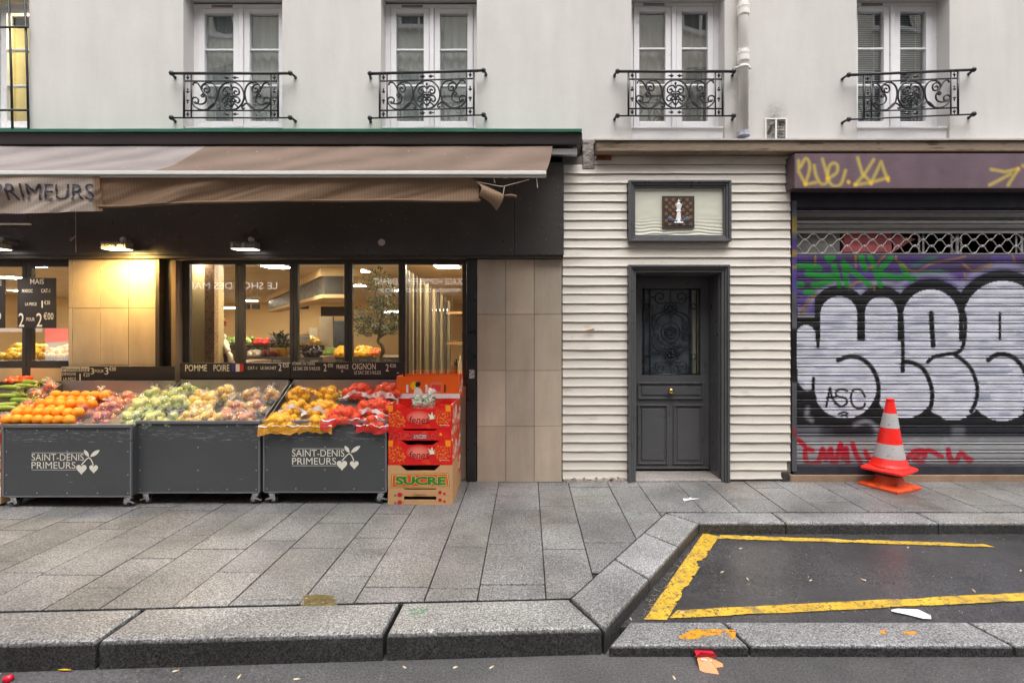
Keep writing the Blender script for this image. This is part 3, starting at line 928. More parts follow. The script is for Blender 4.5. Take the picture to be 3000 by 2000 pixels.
# the hall behind it
hl = MB()
hl.box(0.55, 0.6, 0.44, 4, 0, 2.7); hl.box(2.5, 2.55, 0.44, 4, 0, 2.7); hl.box(0.55, 2.55, 4, 4.1, 0, 2.7); hl.box(0.55, 2.55, 0.43, 4.1, 2.702, 2.8); hl.box(0.55, 2.55, 0.43, 4.1, -0.1, 0.02)
hl.build('hallway', MT['darkroom'], bldg)
hc = MB(); hc.box(X(2028, 0.36), X(2047, 0.36), 0.352, 0.42, 0.9, 2.1)
hc.build('hall_pillar', pbr('hall_cream', S(214, 204, 178), 0.7), bldg)

hb_ = MB(); hb_.box(gx0 - .002, X(2026, .34), YD + .0405, YD + .046, gz0 - .002, gz1 + .002)
hb_.build('reflection_panel', pbr('painted_reflection', S(96, 104, 114), 0.3, var=0.55, vs=4, spots=((5, .52, .62, S(40, 46, 54)),)), bldg)  # panel added behind the door glass, coloured like the reflections in it

# ---- framed board and mosaic over the door
fp = thing('framed_board', (X(1986), 0, Z(712)), 'black moulded frame around a rippled pale green board above the grey door', 'frame')
fm = MB()
moulding(fm, X(1838), X(2135), Z(711), Z(533), 0.0, [(0, 0.026, 0.085), (0.0265, 0.024, 0.07), (0.051, 0.022, 0.055)])
fm.build('frame', MT['doorpaint'], fp, bevel=0.005)
bd = MB()
def boardf(u, v):
    x = X(1854) + (X(2119) - X(1854)) * u; z = Z(695) + (Z(549) - Z(695)) * v
    e = max(0.0, 1 - v * 2.3)
    return (x, -0.02 - 0.0035 * e * math.sin(v * 95 + 2.2 * math.sin(u * 5 + 1) + 3 * noise.noise(Vector((u * 6, v * 3, 0)))) - 0.0015 * noise.noise(Vector((u * 8, v * 8, 2))), z)
bd.grid(boardf, 90, 90)
bd.build('board', pbr('pale_green_board', S(210, 209, 194), 0.35, var=0.06, vs=3), fp, smooth=True)
mo = thing('mosaic_tile', (X(1984), -0.024, Z(669)), 'square brown checkerboard mosaic with a white chess king above the door', 'mosaic')
mb = MB(); x0, x1, z0, z1 = X(1938), X(2031), Z(669.5), Z(577)
mb.box(x0, x1, -0.040, -0.0245, z0, z1)
mb.build('backing', pbr('mosaic_grout', S(62, 52, 46), 0.7), mo)
rnd = random.Random(2)
lt, dk = MB(), MB()
N = 8
mg_ = 0.022
for i in range(N):
    for j in range(N):
        cw = (x1 - x0 - 2 * mg_) / N; ch = (z1 - z0 - 2 * mg_) / N
        (lt if (i + j) % 2 else dk).box(x0 + mg_ + i * cw + 0.002, x0 + mg_ + (i + 1) * cw - 0.002, -0.0445, -0.0401, z0 + mg_ + j * ch + 0.002, z0 + mg_ + (j + 1) * ch - 0.002)
lt.build('light_square', pbr('brown_tessera', S(118, 90, 68), 0.4, var=0.4, vs=30), mo)
dk.build('dark_square', pbr('dark_tessera', S(70, 52, 46), 0.4, var=0.4, vs=30), mo)
kx, kz, ks = X(1985), Z(656), (Z(590) - Z(656))
def ksc(p): return [(r * ks, h * ks) for r, h in p]
km = MB(); km.lathe([(r, h) for r, h in ksc([(0.17, 0), (0.17, 0.05), (0.13, 0.08), (0.14, 0.12), (0.085, 0.2), (0.06, 0.5), (0.11, 0.53), (0.065, 0.58), (0.075, 0.66), (0.14, 0.84), (0.10, 0.83), (0.07, 0.86), (0.045, 0.9), (0.01, 0.91)])], (0, 0, 0), 16)
km.box(-0.018 * ks, 0.018 * ks, -0.018 * ks, 0.018 * ks, 0.9 * ks, 1.04 * ks); km.box(-0.05 * ks, 0.05 * ks, -0.017 * ks, 0.017 * ks, 0.95 * ks, 0.985 * ks)
km.v = [(kx + a * 1.2, -0.0445 + b * 0.25, kz + c) for a, b, c in km.v]
km.build('chess_king', pbr('white_ceramic', S(236, 236, 236), 0.25), mo, smooth=False)
for sx, an in ((-1, 0.5), (1, -0.3)):
    kk = MB(); kk.lathe([(r * ks * 0.5, h * ks * 0.5) for r, h in [(0.26, -0.45), (0.26, -0.35), (0.14, -0.28), (0.1, 0.0), (0.16, 0.08), (0.22, 0.2), (0.2, 0.35), (0.05, 0.42)]], (0, 0, 0), 12)
    ro = Matrix.Rotation(sx * 1.35 + an * .3, 3, 'Y')
    out = []
    for p in kk.v:
        q = ro @ Vector(p)
        out.append((kx + sx * 0.28 * ks + q.x, -0.045 + q.y * 0.25, kz + 0.14 * ks + q.z))
    kk.v = out
    kk.build('chess_piece', pbr('slate_ceramic', S(84, 92, 110), 0.3), mo)

# ---- railings
def railing(px_l, px_r, label, tilt, zc):
    y = -0.085
    cx = (X(px_l, y) + X(px_r, y)) / 2
    root = thing('window_railing', (cx, y, zc), label, 'railing', 'wrought iron window railings')
    half = (X(px_r, y) - X(px_l, y)) / 2
    k = 0.00121
    P = lambda x, z: (cx + (x - 817) * k, y, zc - (z - 810) * k + tilt * ((x - 817) * k))
    fr = MB()
    for x, r in ((412, 0.011), (475, 0.008), (1160, 0.008), (1222, 0.011)): fr.tube([P(x, 618), P(x, 1000)], r, 6)
    for z, x0, x1, r in ((685, 412, 1222, 0.008), (938, 412, 1222, 0.008)): fr.tube([P(x0, z), P(x1, z)], r, 6)
    fr.build('frame', MT['iron'], root, smooth=True)
    for z, r, kn in ((618, 0.015, 0.026), (1000, 0.009, 0.026)):
        rl = MB()
        a, b = P(817 - half / k, z), P(817 + half / k, z)
        rl.tube([a, b], r, 8)
        ra = rl.build('handrail' if z == 618 else 'bottom_rail', MT['iron'], root, smooth=True)
        for e, s in ((a, -1), (b, 1)):
            q = MB()
            q.tube([(e[0], y, e[2]), (e[0] + s * 0.012, y + 0.05, e[2]), (e[0] + s * 0.014, 0.0, e[2] - 0.004)], [0.014, 0.012, 0.016], 8)
            q.blob((e[0] - s * 0.004, y - 0.004, e[2]), kn, 6)
            q.build('fixing', MT['iron'], ra, smooth=True)
    sc = MB()
    T = lambda pts, r=0.0085: sc.tube([P(*p) for p in pts], r, 6)
    def sm(pts): return [(p.x, p.y) for p in smooth_path([Vector((a, b, 0)) for a, b in pts], 5)]
    c1 = lambda pts: [(817 + (a - 1772) * 1.125, 810 + (b - 740) * 1.12) for a, b in pts]
    mir = lambda pts: [(1634 - a, b) for a, b in pts]
    sc.tube([P(817 + 112 * math.cos(a * math.pi / 16), 812 + 122 * math.sin(a * math.pi / 16)) for a in range(32)], 0.009, 6, True)
    strokes = [c1([(1590, 690), (1578, 682), (1566, 694), (1574, 712), (1596, 714), (1608, 692), (1598, 664), (1568, 655), (1545, 672), (1550, 690)]),
               c1([(1550, 690), (1552, 662), (1590, 638), (1635, 648), (1662, 690), (1664, 750), (1640, 812), (1590, 845), (1530, 845), (1488, 815), (1472, 780), (1482, 758), (1505, 755), (1522, 772), (1516, 796), (1498, 800), (1488, 786)]),
               c1([(1480, 660), (1488, 642), (1512, 642), (1534, 668), (1552, 705), (1576, 738), (1582, 770), (1568, 796), (1540, 806), (1512, 800), (1500, 786)]),
               c1([(1548, 736), (1556, 726), (1566, 732), (1562, 746), (1550, 748), (1542, 736)]),
               c1([(1598, 838), (1640, 800), (1668, 806), (1688, 826), (1684, 842), (1668, 836)])]
    inner = [[(812, 760), (800, 740), (770, 742), (748, 766), (752, 796), (776, 804), (790, 786), (780, 768), (766, 776)],
             [(812, 900), (795, 880), (785, 850), (797, 832), (812, 842), (806, 860), (796, 856)],
             [(815, 840), (790, 822), (760, 824), (742, 850), (756, 872), (776, 864), (772, 848)],
             [(760, 905), (790, 880), (812, 905)]]
    for s in strokes + inner:
        T(sm(s)); T(sm(mir(s)))
    T([(817, 715), (817, 930)], 0.006)
    sc.build('scrollwork', MT['iron'], root, smooth=True)
    dm_ = MB()
    def leaf(x, z, w, h):
        a = P(x, z)
        w, h = w * k, h * k
        dm_.add([(a[0] - w, y, a[2]), (a[0], y, a[2] + h), (a[0] + w, y, a[2]), (a[0], y, a[2] - h), (a[0], y - 0.012, a[2]), (a[0], y + 0.012, a[2])],
                [(0, 3, 4), (3, 2, 4), (2, 1, 4), (1, 0, 4), (3, 0, 5), (2, 3, 5), (1, 2, 5), (0, 1, 5)])
    for s in (-1, 1):
        x = 817 + s * 373
        for z in (652, 968): leaf(x, z, 13, 26); leaf(x, z, 22, 7)
        for z in (775, 850): leaf(x, z, 18, 16); leaf(x, z + (18 if z > 810 else -18), 8, 16)
        for z in (655, 968): leaf(817 + s * 34, z, 22, 16); leaf(817 + s * 54, z, 14, 6)
        leaf(817 + s * 22, 812, 20, 10); leaf(817 + s * 14, 792, 10, 12); leaf(817 + s * 14, 836, 10, 12)
    leaf(817, 722, 12, 20); leaf(817, 812, 22, 16)
    dm_.build('leaf_ornament', MT['iron'], root)
railing(502, 852, 'black scroll railing at the window above the seam of the brown awning', 0.0, 4.035)
railing(1083, 1418, 'black scroll railing sloping up to the right, above the brown end of the awning', 0.028, 4.048)
railing(1808, 2150, 'black scroll railing at the window directly above the framed mosaic', 0.0, 4.055)
railing(2485, 2853, 'black scroll railing at the window with the grey slatted blind', 0.042, 4.045)

# ---- downpipe and vent
yp = -0.075
dpipe = thing('downpipe', (X(2178, yp), yp, ZB), 'cream cast iron drainpipe with ringed collars running down the render', 'drainpipe')
px_ = X(2178, yp)
p = MB(); p.tube([(px_, yp, 6.6), (px_, yp, ZB + 0.03)], 0.051, 18)
p.build('pipe', MT['pipe'], dpipe, smooth=True)
for py in (30, 165):
    c = MB(); zz = Z(py, yp)
    c.lathe([(0.0515, -0.07), (0.0605, -0.055), (0.062, 0.0), (0.067, 0.03), (0.063, 0.036), (0.066, 0.042), (0.066, 0.05), (0.052, 0.056)], (px_, yp, zz), 32)
    c.build('collar', MT['pipe'], dpipe, bevel=0.004)
c = MB(); zz = Z(198, yp)
c.lathe([(0.0565, -0.012), (0.0595, -0.01), (0.0595, 0.01), (0.0565, 0.012)], (px_, yp, zz), 20)
for s in (-1, 1): c.tube([(px_ + s * 0.06, yp, zz), (px_ + s * 0.082, yp + 0.02, zz)], 0.012, 8)
c.build('bracket', MT['pipe'], dpipe, smooth=True)
c = MB(); c.lathe([(0.066, 0), (0.06, 0.02), (0.0575, 0.05)], (px_, yp, ZB + 0.005), 18)
c.build('pipe_foot', pbr('blue_stained_mortar', S(150, 152, 164), 0.8, var=0.4, vs=20), dpipe)
vg = thing('vent_grille', (X(2271), 0, Z(413)), 'small square double vent grille with soot stain beneath the blinded window', 'vent')
vg['label'] = 'small sooty double vent grille in the render beside the drainpipe'
v = MB(); a, b, c, d = X(2240), X(2303), Z(413), Z(348)
for q in ((a, a + .012, c, d), (b - .012, b, c, d), ((a + b) / 2 - .008, (a + b) / 2 + .008, c, d)): v.box(q[0], q[1], -0.018, 0.004, q[2], q[3])
v.box(a + .012, b - .012, -0.0175, 0.004, d - .012, d); v.box(a + .012, b - .012, -0.0175, 0.004, c, c + .012)
v.build('frame', MT['pipe'], vg)
v = MB(); v.box(a + .005, b - .005, -0.003, 0.003, c + .005, d - .005)
for i in range(13): 
    z = c + 0.016 + i * (d - c - 0.03) / 13
    v.hexa([(a + .013, -0.013, z), (b - .013, -0.013, z), (b - .013, -0.003, z + .008), (a + .013, -0.003, z + .008)], [(a + .013, -0.012, z + .003), (b - .013, -0.012, z + .003), (b - .013, -0.003, z + .011), (a + .013, -0.003, z + .011)])
v.build('louvre', pbr('sooty_louvre', S(180, 174, 168), 0.7, var=0.2, vs=6, spots=((14, 0.44, 0.62, S(52, 48, 46)),)), vg)
# soot above it (a stain with its own shape)
def soot():
    t = NT('soot')
    co = t.coord(world=True)
    e = t.n('TexCoord').outputs['Generated']
    gx = t.n('SeparateXYZ', {0: e})
    u = t.math('ABSOLUTE', t.math('SUBTRACT', gx.outputs[0], 0.5))
    f = t.math('MULTIPLY', t.rng(u, 0.0, 0.5, 1.0, 0.0), t.rng(gx.outputs[2], 0.0, 1.0, 1.0, 0.0))
    a = t.math('MULTIPLY', f, t.rng(t.noise(co, 22, 4, 0.7), 0.35, 0.65, 0.05, 0.6))
    b = t.n('BsdfPrincipled', {'Base Color': (0.03, 0.028, 0.026), 'Roughness': 0.95, 'Alpha': a})
    t.t.links.new(b.outputs[0], t.out.inputs[0])
    return t.m
so = MB(); so.add([(X(2232), -0.003, Z(347)), (X(2312), -0.003, Z(347)), (X(2312), -0.003, Z(290)), (X(2232), -0.003, Z(290))], [(0, 1, 2, 3)])
so.build('soot_stain', soot(), bldg)

# ------------------------------------------------------------------ greengrocer's shopfront
shop = thing('greengrocer_shop', (-3.2, 0, 0), 'dark fronted greengrocer shop with folding glass panels and warm lit interior', 'shop')
YF = -0.12
FX1 = X(1652, YF)
fz0, fz1 = Z(747, YF), Z(474, YF)
m = MB(); m.box(-9.4, X(1507, YF) - 0.003, YF, 0.18, fz0, Z(430, YF)); m.build('fascia', MT['blackpanel'], shop, bevel=0.004)
m = MB(); m.box(X(1507, YF), FX1, YF + 0.004, 0.18, fz0, fz1); m.build('fascia', MT['blackpanel'], shop, bevel=0.004)
m = MB(); m.box(-9.4, FX1 - 0.004, YF + 0.02, 0.17, fz0 - 0.03, fz0 - 0.002); m.build('fascia_underside', MT['blackmetal'], shop)
m = MB(); m.box(-9.4, X(1700), 0.0, 0.30, fz1 + 0.09, ZB - 0.004); m.box(-9.4, X(1650), 0.182, 0.35, fz0 - 0.02, fz1 + 0.08)
m.build('lintel', pbr('rusty_lintel', (0.03, 0.022, 0.018), 0.9, var=0.4, vs=9), shop)

def tiles(x0, x1, z0, z1, xs, zs, y, name='tile_panel'):
    rnd = random.Random(int(abs(x0) * 100))
    bm = MB(); bm.box(x0 + .002, x1 - .002, y + 0.002, y + 0.2, z0, z1)
    root = bm.build(name, MT['grout'], shop)
    t = MB(); cols = []
    gx = [x0, *xs, x1]; gz = [z0, *sorted(zs), z1]
    for i in range(len(gx) - 1):
        for j in range(len(gz) - 1):
            n0 = len(t.v)
            d = rnd.uniform(-0.001, 0.001)
            t.box(gx[i] + 0.0022, gx[i + 1] - 0.0022, y - 0.012 + d, y + 0.0015, gz[j] + 0.0022, gz[j + 1] - 0.0022)
            k = rnd.uniform(0.90, 1.08); w = rnd.uniform(-0.02, 0.02)
            cols += [(k + w, k, k - w, 1)] * (len(t.v) - n0)
    t.c = cols
    t.build('tile', MT['tile'], root, bevel=0.0012, segs=1)
    return root
YT = -0.02
tiles(X(1398, YT), X(1646, YT), 0.0, fz0 - 0.032, [X(1482, YT), X(1565, YT)], [Z(921, YT), Z(1085, YT), Z(1248, YT)], YT)
tiles(X(203, YT), X(463, YT), 0.0, fz0 - 0.032, [X(215, YT), X(297, YT), X(379, YT)], [Z(903, YT), Z(1068, YT), Z(1230, YT)], YT)
tiles(X(1338, .06), X(1366, .06), 0.0, Z(1130, .06), [], [Z(1236, .06), Z(1330, .06)], 0.06)
m = MB()
m.box(X(1368), X(1396), -0.03, 0.16, 0.0, fz0 - 0.032)
m.build('post', pbr('scuffed_black_post', (0.02, 0.021, 0.024), 0.35, var=0.3, vs=4, spots=((26, 0.72, 0.75, (0.4, 0.4, 0.4)),)), shop, bevel=0.004)
m = MB(); m.box(X(466), X(478), -0.06, 0.1, 0, fz0 - 0.032); m.box(X(478), X(505), 0.02, 0.1, 0, fz0 - 0.032)
m.build('post', MT['blackmetal'], shop, bevel=0.003)
m = MB(); m.box(X(511), X(524), -0.05, 0.1, 0.0, fz0 - 0.04)
m.build('tiled_post', MT['grout'], shop, bevel=0.002)
m = MB(); m.box(X(524), X(1366), 0.0, 0.1, Z(757), fz0 - 0.032)
m.build('roller_slot', pbr('green_black_slot', (0.015, 0.03, 0.02), 0.5), shop)
m = MB(); m.tube([(X(518), -0.03, Z(762, -.03)), (X(560), -0.035, Z(760, -.03)), (X(1350), -0.03, Z(755, -.03))], 0.006)
m.build('cable', pbr('grey_cable', S(150, 140, 128), 0.5), shop, smooth=True)
# counter wall under the glass, hidden behind the carts
m = MB(); m.box(X(466), X(1366), 0.08, 0.2, 0.0, Z(1108, .08)); m.box(-9.4, X(203), 0.08, 0.2, 0.0, Z(1150, .08))
m.build('counter_wall', MT['grout'], shop)

# folding glass panels
YG = 0.06
def panel(l, r, pl, pr, zt, zb, pzt, pzb):
    f = MB()
    a, b, c, d = X(l, YG), X(r, YG), Z(zb, YG), Z(zt, YG)
    e, g, h, k = X(pl, YG), X(pr, YG), Z(pzb, YG), Z(pzt, YG)
    f.box(a, e, YG, YG + 0.055, c, d); f.box(g, b, YG, YG + 0.055, c, d)
    f.box(e, g, YG, YG + 0.055, k, d); f.box(e, g, YG, YG + 0.055, c, h)
    o = f.build('window', MT['blackmetal'], shop, bevel=0.004)
    q = MB(); q.box(e - 0.008, g + 0.008, YG + 0.024, YG + 0.030, h - 0.008, k + 0.008)
    q.build('pane', MT['shopglass'], o)
    return o
for l, r, pl, pr in ((532, 699, 555, 688), (700, 859, 713, 848), (860, 1020, 872, 1008), (1021, 1178, 1032, 1167)):
    panel(l, r, pl, pr, 758, 1110, 774, 1063)
panel(1179, 1366, 1188, 1354, 758, 1112, 775, 1099)
for l, r, pl, pr in ((-190, -66, -170, -80), (-65, 76, -50, 64), (77, 202, 91, 200)):
    panel(l, r, pl, pr, 757, 1150, 781, 1056)
m = MB()
for l, r in ((-50, 64), (91, 200)): m.box(X(l, YG), X(r, YG), YG + 0.02, YG + 0.03, Z(1122, YG), Z(1078, YG))
m.v = [(a, b - .026, c) for a, b, c in m.v]
m.build('spandrel', pbr('peach_panel', S(232, 196, 150), 0.5), shop)

# interior
RX0, RX1, RY1, RZ = -12.5, -0.62, 11.6, 2.42
m = MB()
m.box(RX0 - .1, RX1 + .1, 0.21, RY1 + .1, -0.1, 0.0); m.build('shop_floor', pbr('shop_floor', S(150, 132, 108), 0.35), shop)
cream = pbr('shop_wall', S(226, 196, 146), 0.6, var=0.05, vs=1.0)
m = MB()
m.box(RX0 - .1, RX0, 0.21, RY1, 0, RZ); m.box(RX1, RX1 + .1, 0.36, RY1, 0, RZ); m.box(RX0, RX1, RY1, RY1 + .1, 0, RZ)
m.box(RX0, -4.9 - 0.4, 0.205, 0.36, Z(757), RZ); m.box(-9.4, -7.2, 0.205, 0.36, 0, RZ)
m.build('shop_wall', cream, shop)
m = MB(); m.box(RX0 - .1, RX1 + .1, 0.21, RY1 + .1, RZ, RZ + 0.1); m.build('shop_ceiling', pbr('shop_ceiling', S(222, 206, 178), 0.7), shop)
m = MB(); m.box(X(556, .55), X(627, .55), 0.5, 0.75, 0, RZ - 0.002); m.build('shop_pillar', pbr('olive_pillar', S(172, 154, 112), 0.4), shop)
m = MB(); m.box(X(627, .5) - 0.06, X(640, .5), 0.42, 0.5, 0, RZ - 0.002); m.build('shop_pillar', pbr('speckled_pillar', S(140, 110, 80), 0.5, var=0.6, vs=40), shop)
m = MB()
a = Vector((X(950, 1.5), 1.5, 0)); b = Vector((X(787, 8), 8, 0))
m.hexa([(a.x, a.y, 2.07), (a.x + .25, a.y, 2.07), (b.x + .25, b.y, 2.07), (b.x, b.y, 2.07)], [(a.x, a.y, 2.31), (a.x + .25, a.y, 2.31), (b.x + .25, b.y, 2.31), (b.x, b.y, 2.31)])
m.build('ceiling_sign', MT['blackmetal'], shop)
m = MB(); m.hexa([(a.x - .02, a.y - .02, 2.02), (a.x + .3, a.y - .02, 2.02), (b.x + .3, b.y, 2.02), (b.x - .02, b.y, 2.02)], [(a.x - .02, a.y - .02, 2.068), (a.x + .3, a.y - .02, 2.068), (b.x + .3, b.y, 2.068), (b.x - .02, b.y, 2.068)])
m.hexa([(a.x - .04, a.y - .02, 2.312), (a.x + .5, a.y - .02, 2.312), (b.x + .5, b.y, 2.312), (b.x - .04, b.y, 2.312)], [(a.x - .04, a.y - .02, RZ - .001), (a.x + .5, a.y - .02, RZ - .001), (b.x + .5, b.y, RZ - .001), (b.x - .04, b.y, RZ - .001)])
m.build('ceiling_trim', cream, shop)
# back wall: price rail, doorway, dark sign
yb = RY1 - 0.02
m = MB(); m.box(X(672, yb), X(930, yb), yb - 0.02, yb + 0.01, Z(1006, yb), Z(995, yb)); rail_ = m.build('price_rail', MT['blackmetal'], shop)
m = MB(); m.box(X(748, yb), X(776, yb), yb - 0.026, yb - 0.0201, Z(1004, yb), Z(997, yb)); m.box(X(698, yb), X(735, yb), yb - 0.026, yb - 0.0201, Z(1003, yb), Z(1000, yb)); m.box(X(790, yb), X(845, yb), yb - 0.026, yb - 0.0201, Z(1003, yb), Z(1000, yb))
m.build('price_ticket', pbr('ticket', S(220, 210, 190), 0.5), rail_)
m = MB(); m.box(X(940, 7), X(1010, 7), 7.0, 7.05, Z(926, 7), Z(898, 7)); m.build('aisle_sign', MT['blackmetal'], shop)
m = MB(); m.box(X(935, 10), X(975, 10), 10.0, 10.1, 0, Z(927, 10)); m.build('cold_room_door', pbr('pale_door', S(224, 218, 200), 0.4), shop)
m = MB(); m.box(X(975, 10.5), X(1020, 10.5), 10.5, 10.6, 0, Z(940, 10.5)); m.build('fridge', pbr('blue_grey_fridge', S(92, 96, 104), 0.3), shop)
m = MB(); m.box(X(907, yb), X(929, yb), yb - 0.02, yb + 0.01, Z(994, yb), Z(960, yb)); m.build('notice', pbr('notice', S(236, 230, 214), 0.5), shop)
# folding shutter leaves parked behind the right-hand pane
lea = [MB(), MB()]
for i in range(12):
    px = 1190 + i * 11
    y = 0.62 + i * 0.15
    lea[i % 2].box(X(px, y), X(px + 8, y), y, y + 0.07, 0, Z(792 + i * 8, y))
lea[0].build('dark_leaf', MT['blackmetal'], shop)
lea[1].build('pale_leaf', pbr('pale_slat', S(130, 119, 94), 0.5), shop)
m = MB()
for z in (0.5, 0.95, 1.4, 1.8): m.box(X(1318, 1.6), RX1 - .01, 1.3, 2.6, z, z + 0.03)
m.build('shelf', pbr('shelf_wood', S(150, 118, 80), 0.5), shop)
rnd = random.Random(4)
cols_ = [pbr('bottle_%s' % n, c, 0.25) for n, c in (('dark', (0.02, 0.02, 0.02)), ('amber', S(120, 70, 30)), ('white', S(210, 200, 180)), ('red', S(140, 40, 30)))]
for i in range(20):
    z = (0.53, 0.98, 1.43)[i % 3]; x = X(1322, 1.5) + rnd.random() * 0.27; y = 1.35 + rnd.random() * 0.9
    m = MB(); h = rnd.uniform(.16, .30); m.lathe([(0.03, 0), (0.035, 0.01), (0.035, h * .6), (0.013, h * .75), (0.013, h)], (x, y, z), 10)
    o = m.build('bottle', cols_[i % 4], None, smooth=True)
    tag(recenter(o), 'small bottle on the shelves behind the right end of the shop glass', 'bottle', 'bottles on the shop shelves')

lamp_e = emit('ceiling_lamp_glow', (1.0, 0.87, 0.66), 72.0)
for n_, (px, py) in enumerate(((812, 780), (967, 811), (735, 880), (900, 881), (1045, 792), (1043, 835), (1310, 779), (77, 776), (800, 891), (950, 889), (560, 850), (300, 800), (40, 812), (1180, 850), (60, 850), (150, 880), (-60, 840), (200, 905), (430, 880), (420, 820))):  # the later entries are lamps added to brighten the room, chiefly its left
    d = (RZ - .012 - H) * F / (CY - py)
    x, y = (px - CX) * d / F, d - D
    if x < RX0 + .3 or y > RY1 - .3: continue
    L = thing('ceiling_light', (x, y, RZ - 0.02), 'square white downlight in the cream shop ceiling', 'ceiling light', 'square downlights in the shop ceiling')
    m = MB(); m.box(x - .17, x + .17, y - .17, y + .17, RZ - 0.02, RZ - 0.0005); m.build('frame', MT['white'], L)
    m = MB(); m.box(x - .14, x + .14, y - .14, y + .14, RZ - 0.026, RZ - 0.0205); m.build('diffuser', lamp_e, L)
for x, y in ((-5.6, .42), (-5.1, .42), (-3.75, .40), (-3.1, .42), (-2.3, .42), (-1.5, .42), (-.95, .5)):  # front row added out of view to brighten the pillars and frames
    L = thing('ceiling_light', (x, y, RZ - 0.02), 'square white downlight in the cream shop ceiling', 'ceiling light', 'square downlights in the shop ceiling')
    m = MB(); m.box(x - .10, x + .10, y - .08, y + .08, RZ - 0.02, RZ - 0.0005); m.build('frame', MT['white'], L)
    m = MB(); m.box(x - .085, x + .085, y - .065, y + .065, RZ - 0.026, RZ - 0.0205); m.build('diffuser', lamp_e, L)
for px, py, w in ((1630 / 2.6133 + 500 + 20, 913, 45), (1290, 908, 48), (665, 902, 50)):
    d = 13.5; y = d - D; x = X(px, y); z = Z(py, y)
    L = thing('tube_light', (x, y, z), {913: 'slim glowing tube lamp seen past the indoor olive tree', 908: 'slim glowing tube lamp seen through the pane at the shop corner', 902: 'slim glowing tube lamp seen beside the speckled pillar'}[py], 'tube light')
    m = MB(); m.box(x - w * d / F / 2, x + w * d / F / 2, y - .03, y + .03, z - .02, z + .02); m.build('tube', emit('tube_glow', (1, 0.95, 0.85), 12), L)
    m = MB(); m.box(x - w * d / F / 2, x + w * d / F / 2, y - .05, y + .05, z + .021, z + .05)
    for s in (-.3, .3): m.box(x + s - .01, x + s + .01, y - .01, y + .01, z + .05, RZ)
    m.build('housing', MT['white'], L)

# indoor displays: things in the shop seen through the glass
def display(px0, px1, pyt, y, label, h=0.2, matn='dark'):
    zt = Z(pyt, y)
    o = thing('display_stand', ((X(px0, y) + X(px1, y)) / 2, y, 0), label, 'display stand')
    m = MB(); m.box(X(px0, y), X(px1, y), y + 0.02, y + 0.8, 0, zt); m.build('body', MT['grout'], o)
    m = MB(); m.box(X(px0, y), X(px1, y), y, y + 0.019, zt - h, zt); pr_ = m.build('price_strip', MT['blackmetal'], o)
    m = MB()
    x = X(px0, y) + 0.06
    while x < X(px1, y) - 0.2:
        m.box(x, x + 0.13, y - 0.003, y - 0.0005, zt - h + 0.04, zt - 0.05); x += 0.22
    m.build('price_ticket', pbr('chalk_grey', S(130, 124, 112), 0.6), pr_)
    return zt
fruit_y = pbr('lemon_skin', S(238, 176, 40), 0.4, var=0.12, vs=8)
def loose(name, mats, px0, px1, y, z, n, r, label, cat, group, sx=1.0, rows=2):
    rnd = random.Random(int(px0))
    proto = None
    for i in range(n):
        x = X(px0 + (px1 - px0) * rnd.random(), y)
        row = i % rows
        if proto is None:
            m = MB(); m.blob((0, 0, 0), (r * sx, r, r * .92), 6, 0.1, i)
            proto = {}
            for mt in mats:
                o = m.build(name, mt, None, smooth=True); proto[mt] = o
                COL.objects.unlink(o)
        o = proto[mats[i % len(mats)]].copy()
        COL.objects.link(o)
        o.name = name
        o.location = (x, y + 0.06 + row * r * 1.6 + rnd.random() * .04, z + r * (0.85 + row * 0.75) + rnd.random() * .02)
        o.rotation_euler = (rnd.random() * 3, rnd.random() * 3, rnd.random() * 6)
        tag(o, label, cat, group)
zt = display(712, 848, 1045, 3.2, 'low indoor fruit stand with dark price strip behind the second glass panel', 0.12)
loose('onion', [pbr('onion_skin', S(96, 36, 40), 0.4, var=.3, vs=9), pbr('plum_skin', S(150, 60, 60), .4)], 760, 800, 3.2, zt, 26, 0.042, 'dark red onion heaped on the indoor stand beside the pots', 'onion', 'red onions on the indoor stand')
loose('garlic', [pbr('garlic_skin', S(228, 220, 204), .5)], 715, 752, 3.2, zt, 18, 0.04, 'white garlic bulb heaped at the left end of the indoor stand', 'garlic', 'garlic on the indoor stand')
zt2 = display(860, 945, 1046, 3.3, 'low indoor stand with dark price strip behind the middle glass panel', 0.12)
loose('aubergine', [pbr('aubergine_skin', (0.02, 0.014, 0.02), 0.25)], 885, 925, 3.3, zt2, 14, 0.06, 'dark aubergine piled on the indoor stand', 'aubergine', 'aubergines on the indoor stand', 1.4)
zt3 = display(935, 1172, 1046, 3.9, 'long indoor fruit stand below the olive tree', 0.10)
loose('lemon', [fruit_y], 975, 1008, 3.9, zt3, 40, 0.045, 'yellow lemon heaped on the long indoor stand', 'lemon', 'lemons on the long indoor stand', 1.2, 4)
loose('lemon', [fruit_y], 1032, 1075, 3.9, zt3, 46, 0.045, 'yellow lemon heaped on the long indoor stand', 'lemon', 'lemons on the long indoor stand', 1.2, 4)
loose('pepper', [pbr('green_pepper_skin', S(104, 128, 54), .35)], 936, 972, 3.9, zt3, 30, 0.045, 'green pepper heaped on the long indoor stand', 'pepper', 'green peppers on the long indoor stand', 1.1, 3)
loose('orange', [pbr('orange_skin_far', S(230, 120, 30), .4)], 1078, 1110, 3.9, zt3, 20, 0.045, 'small orange heaped on the long indoor stand', 'orange', 'oranges on the long indoor stand', 1, 3)
zt4 = display(-120, 200, 1062, .45, 'low indoor fruit stand behind the left-hand opening', .10)
loose('quince', [pbr('quince_skin', S(232, 184, 50), .4, var=.15, vs=9)], -20, 68, .45, zt4, 26, .06, 'large yellow fruit heaped behind the left-hand opening', 'quince', 'yellow fruit behind the left-hand opening', 1.1, 3)
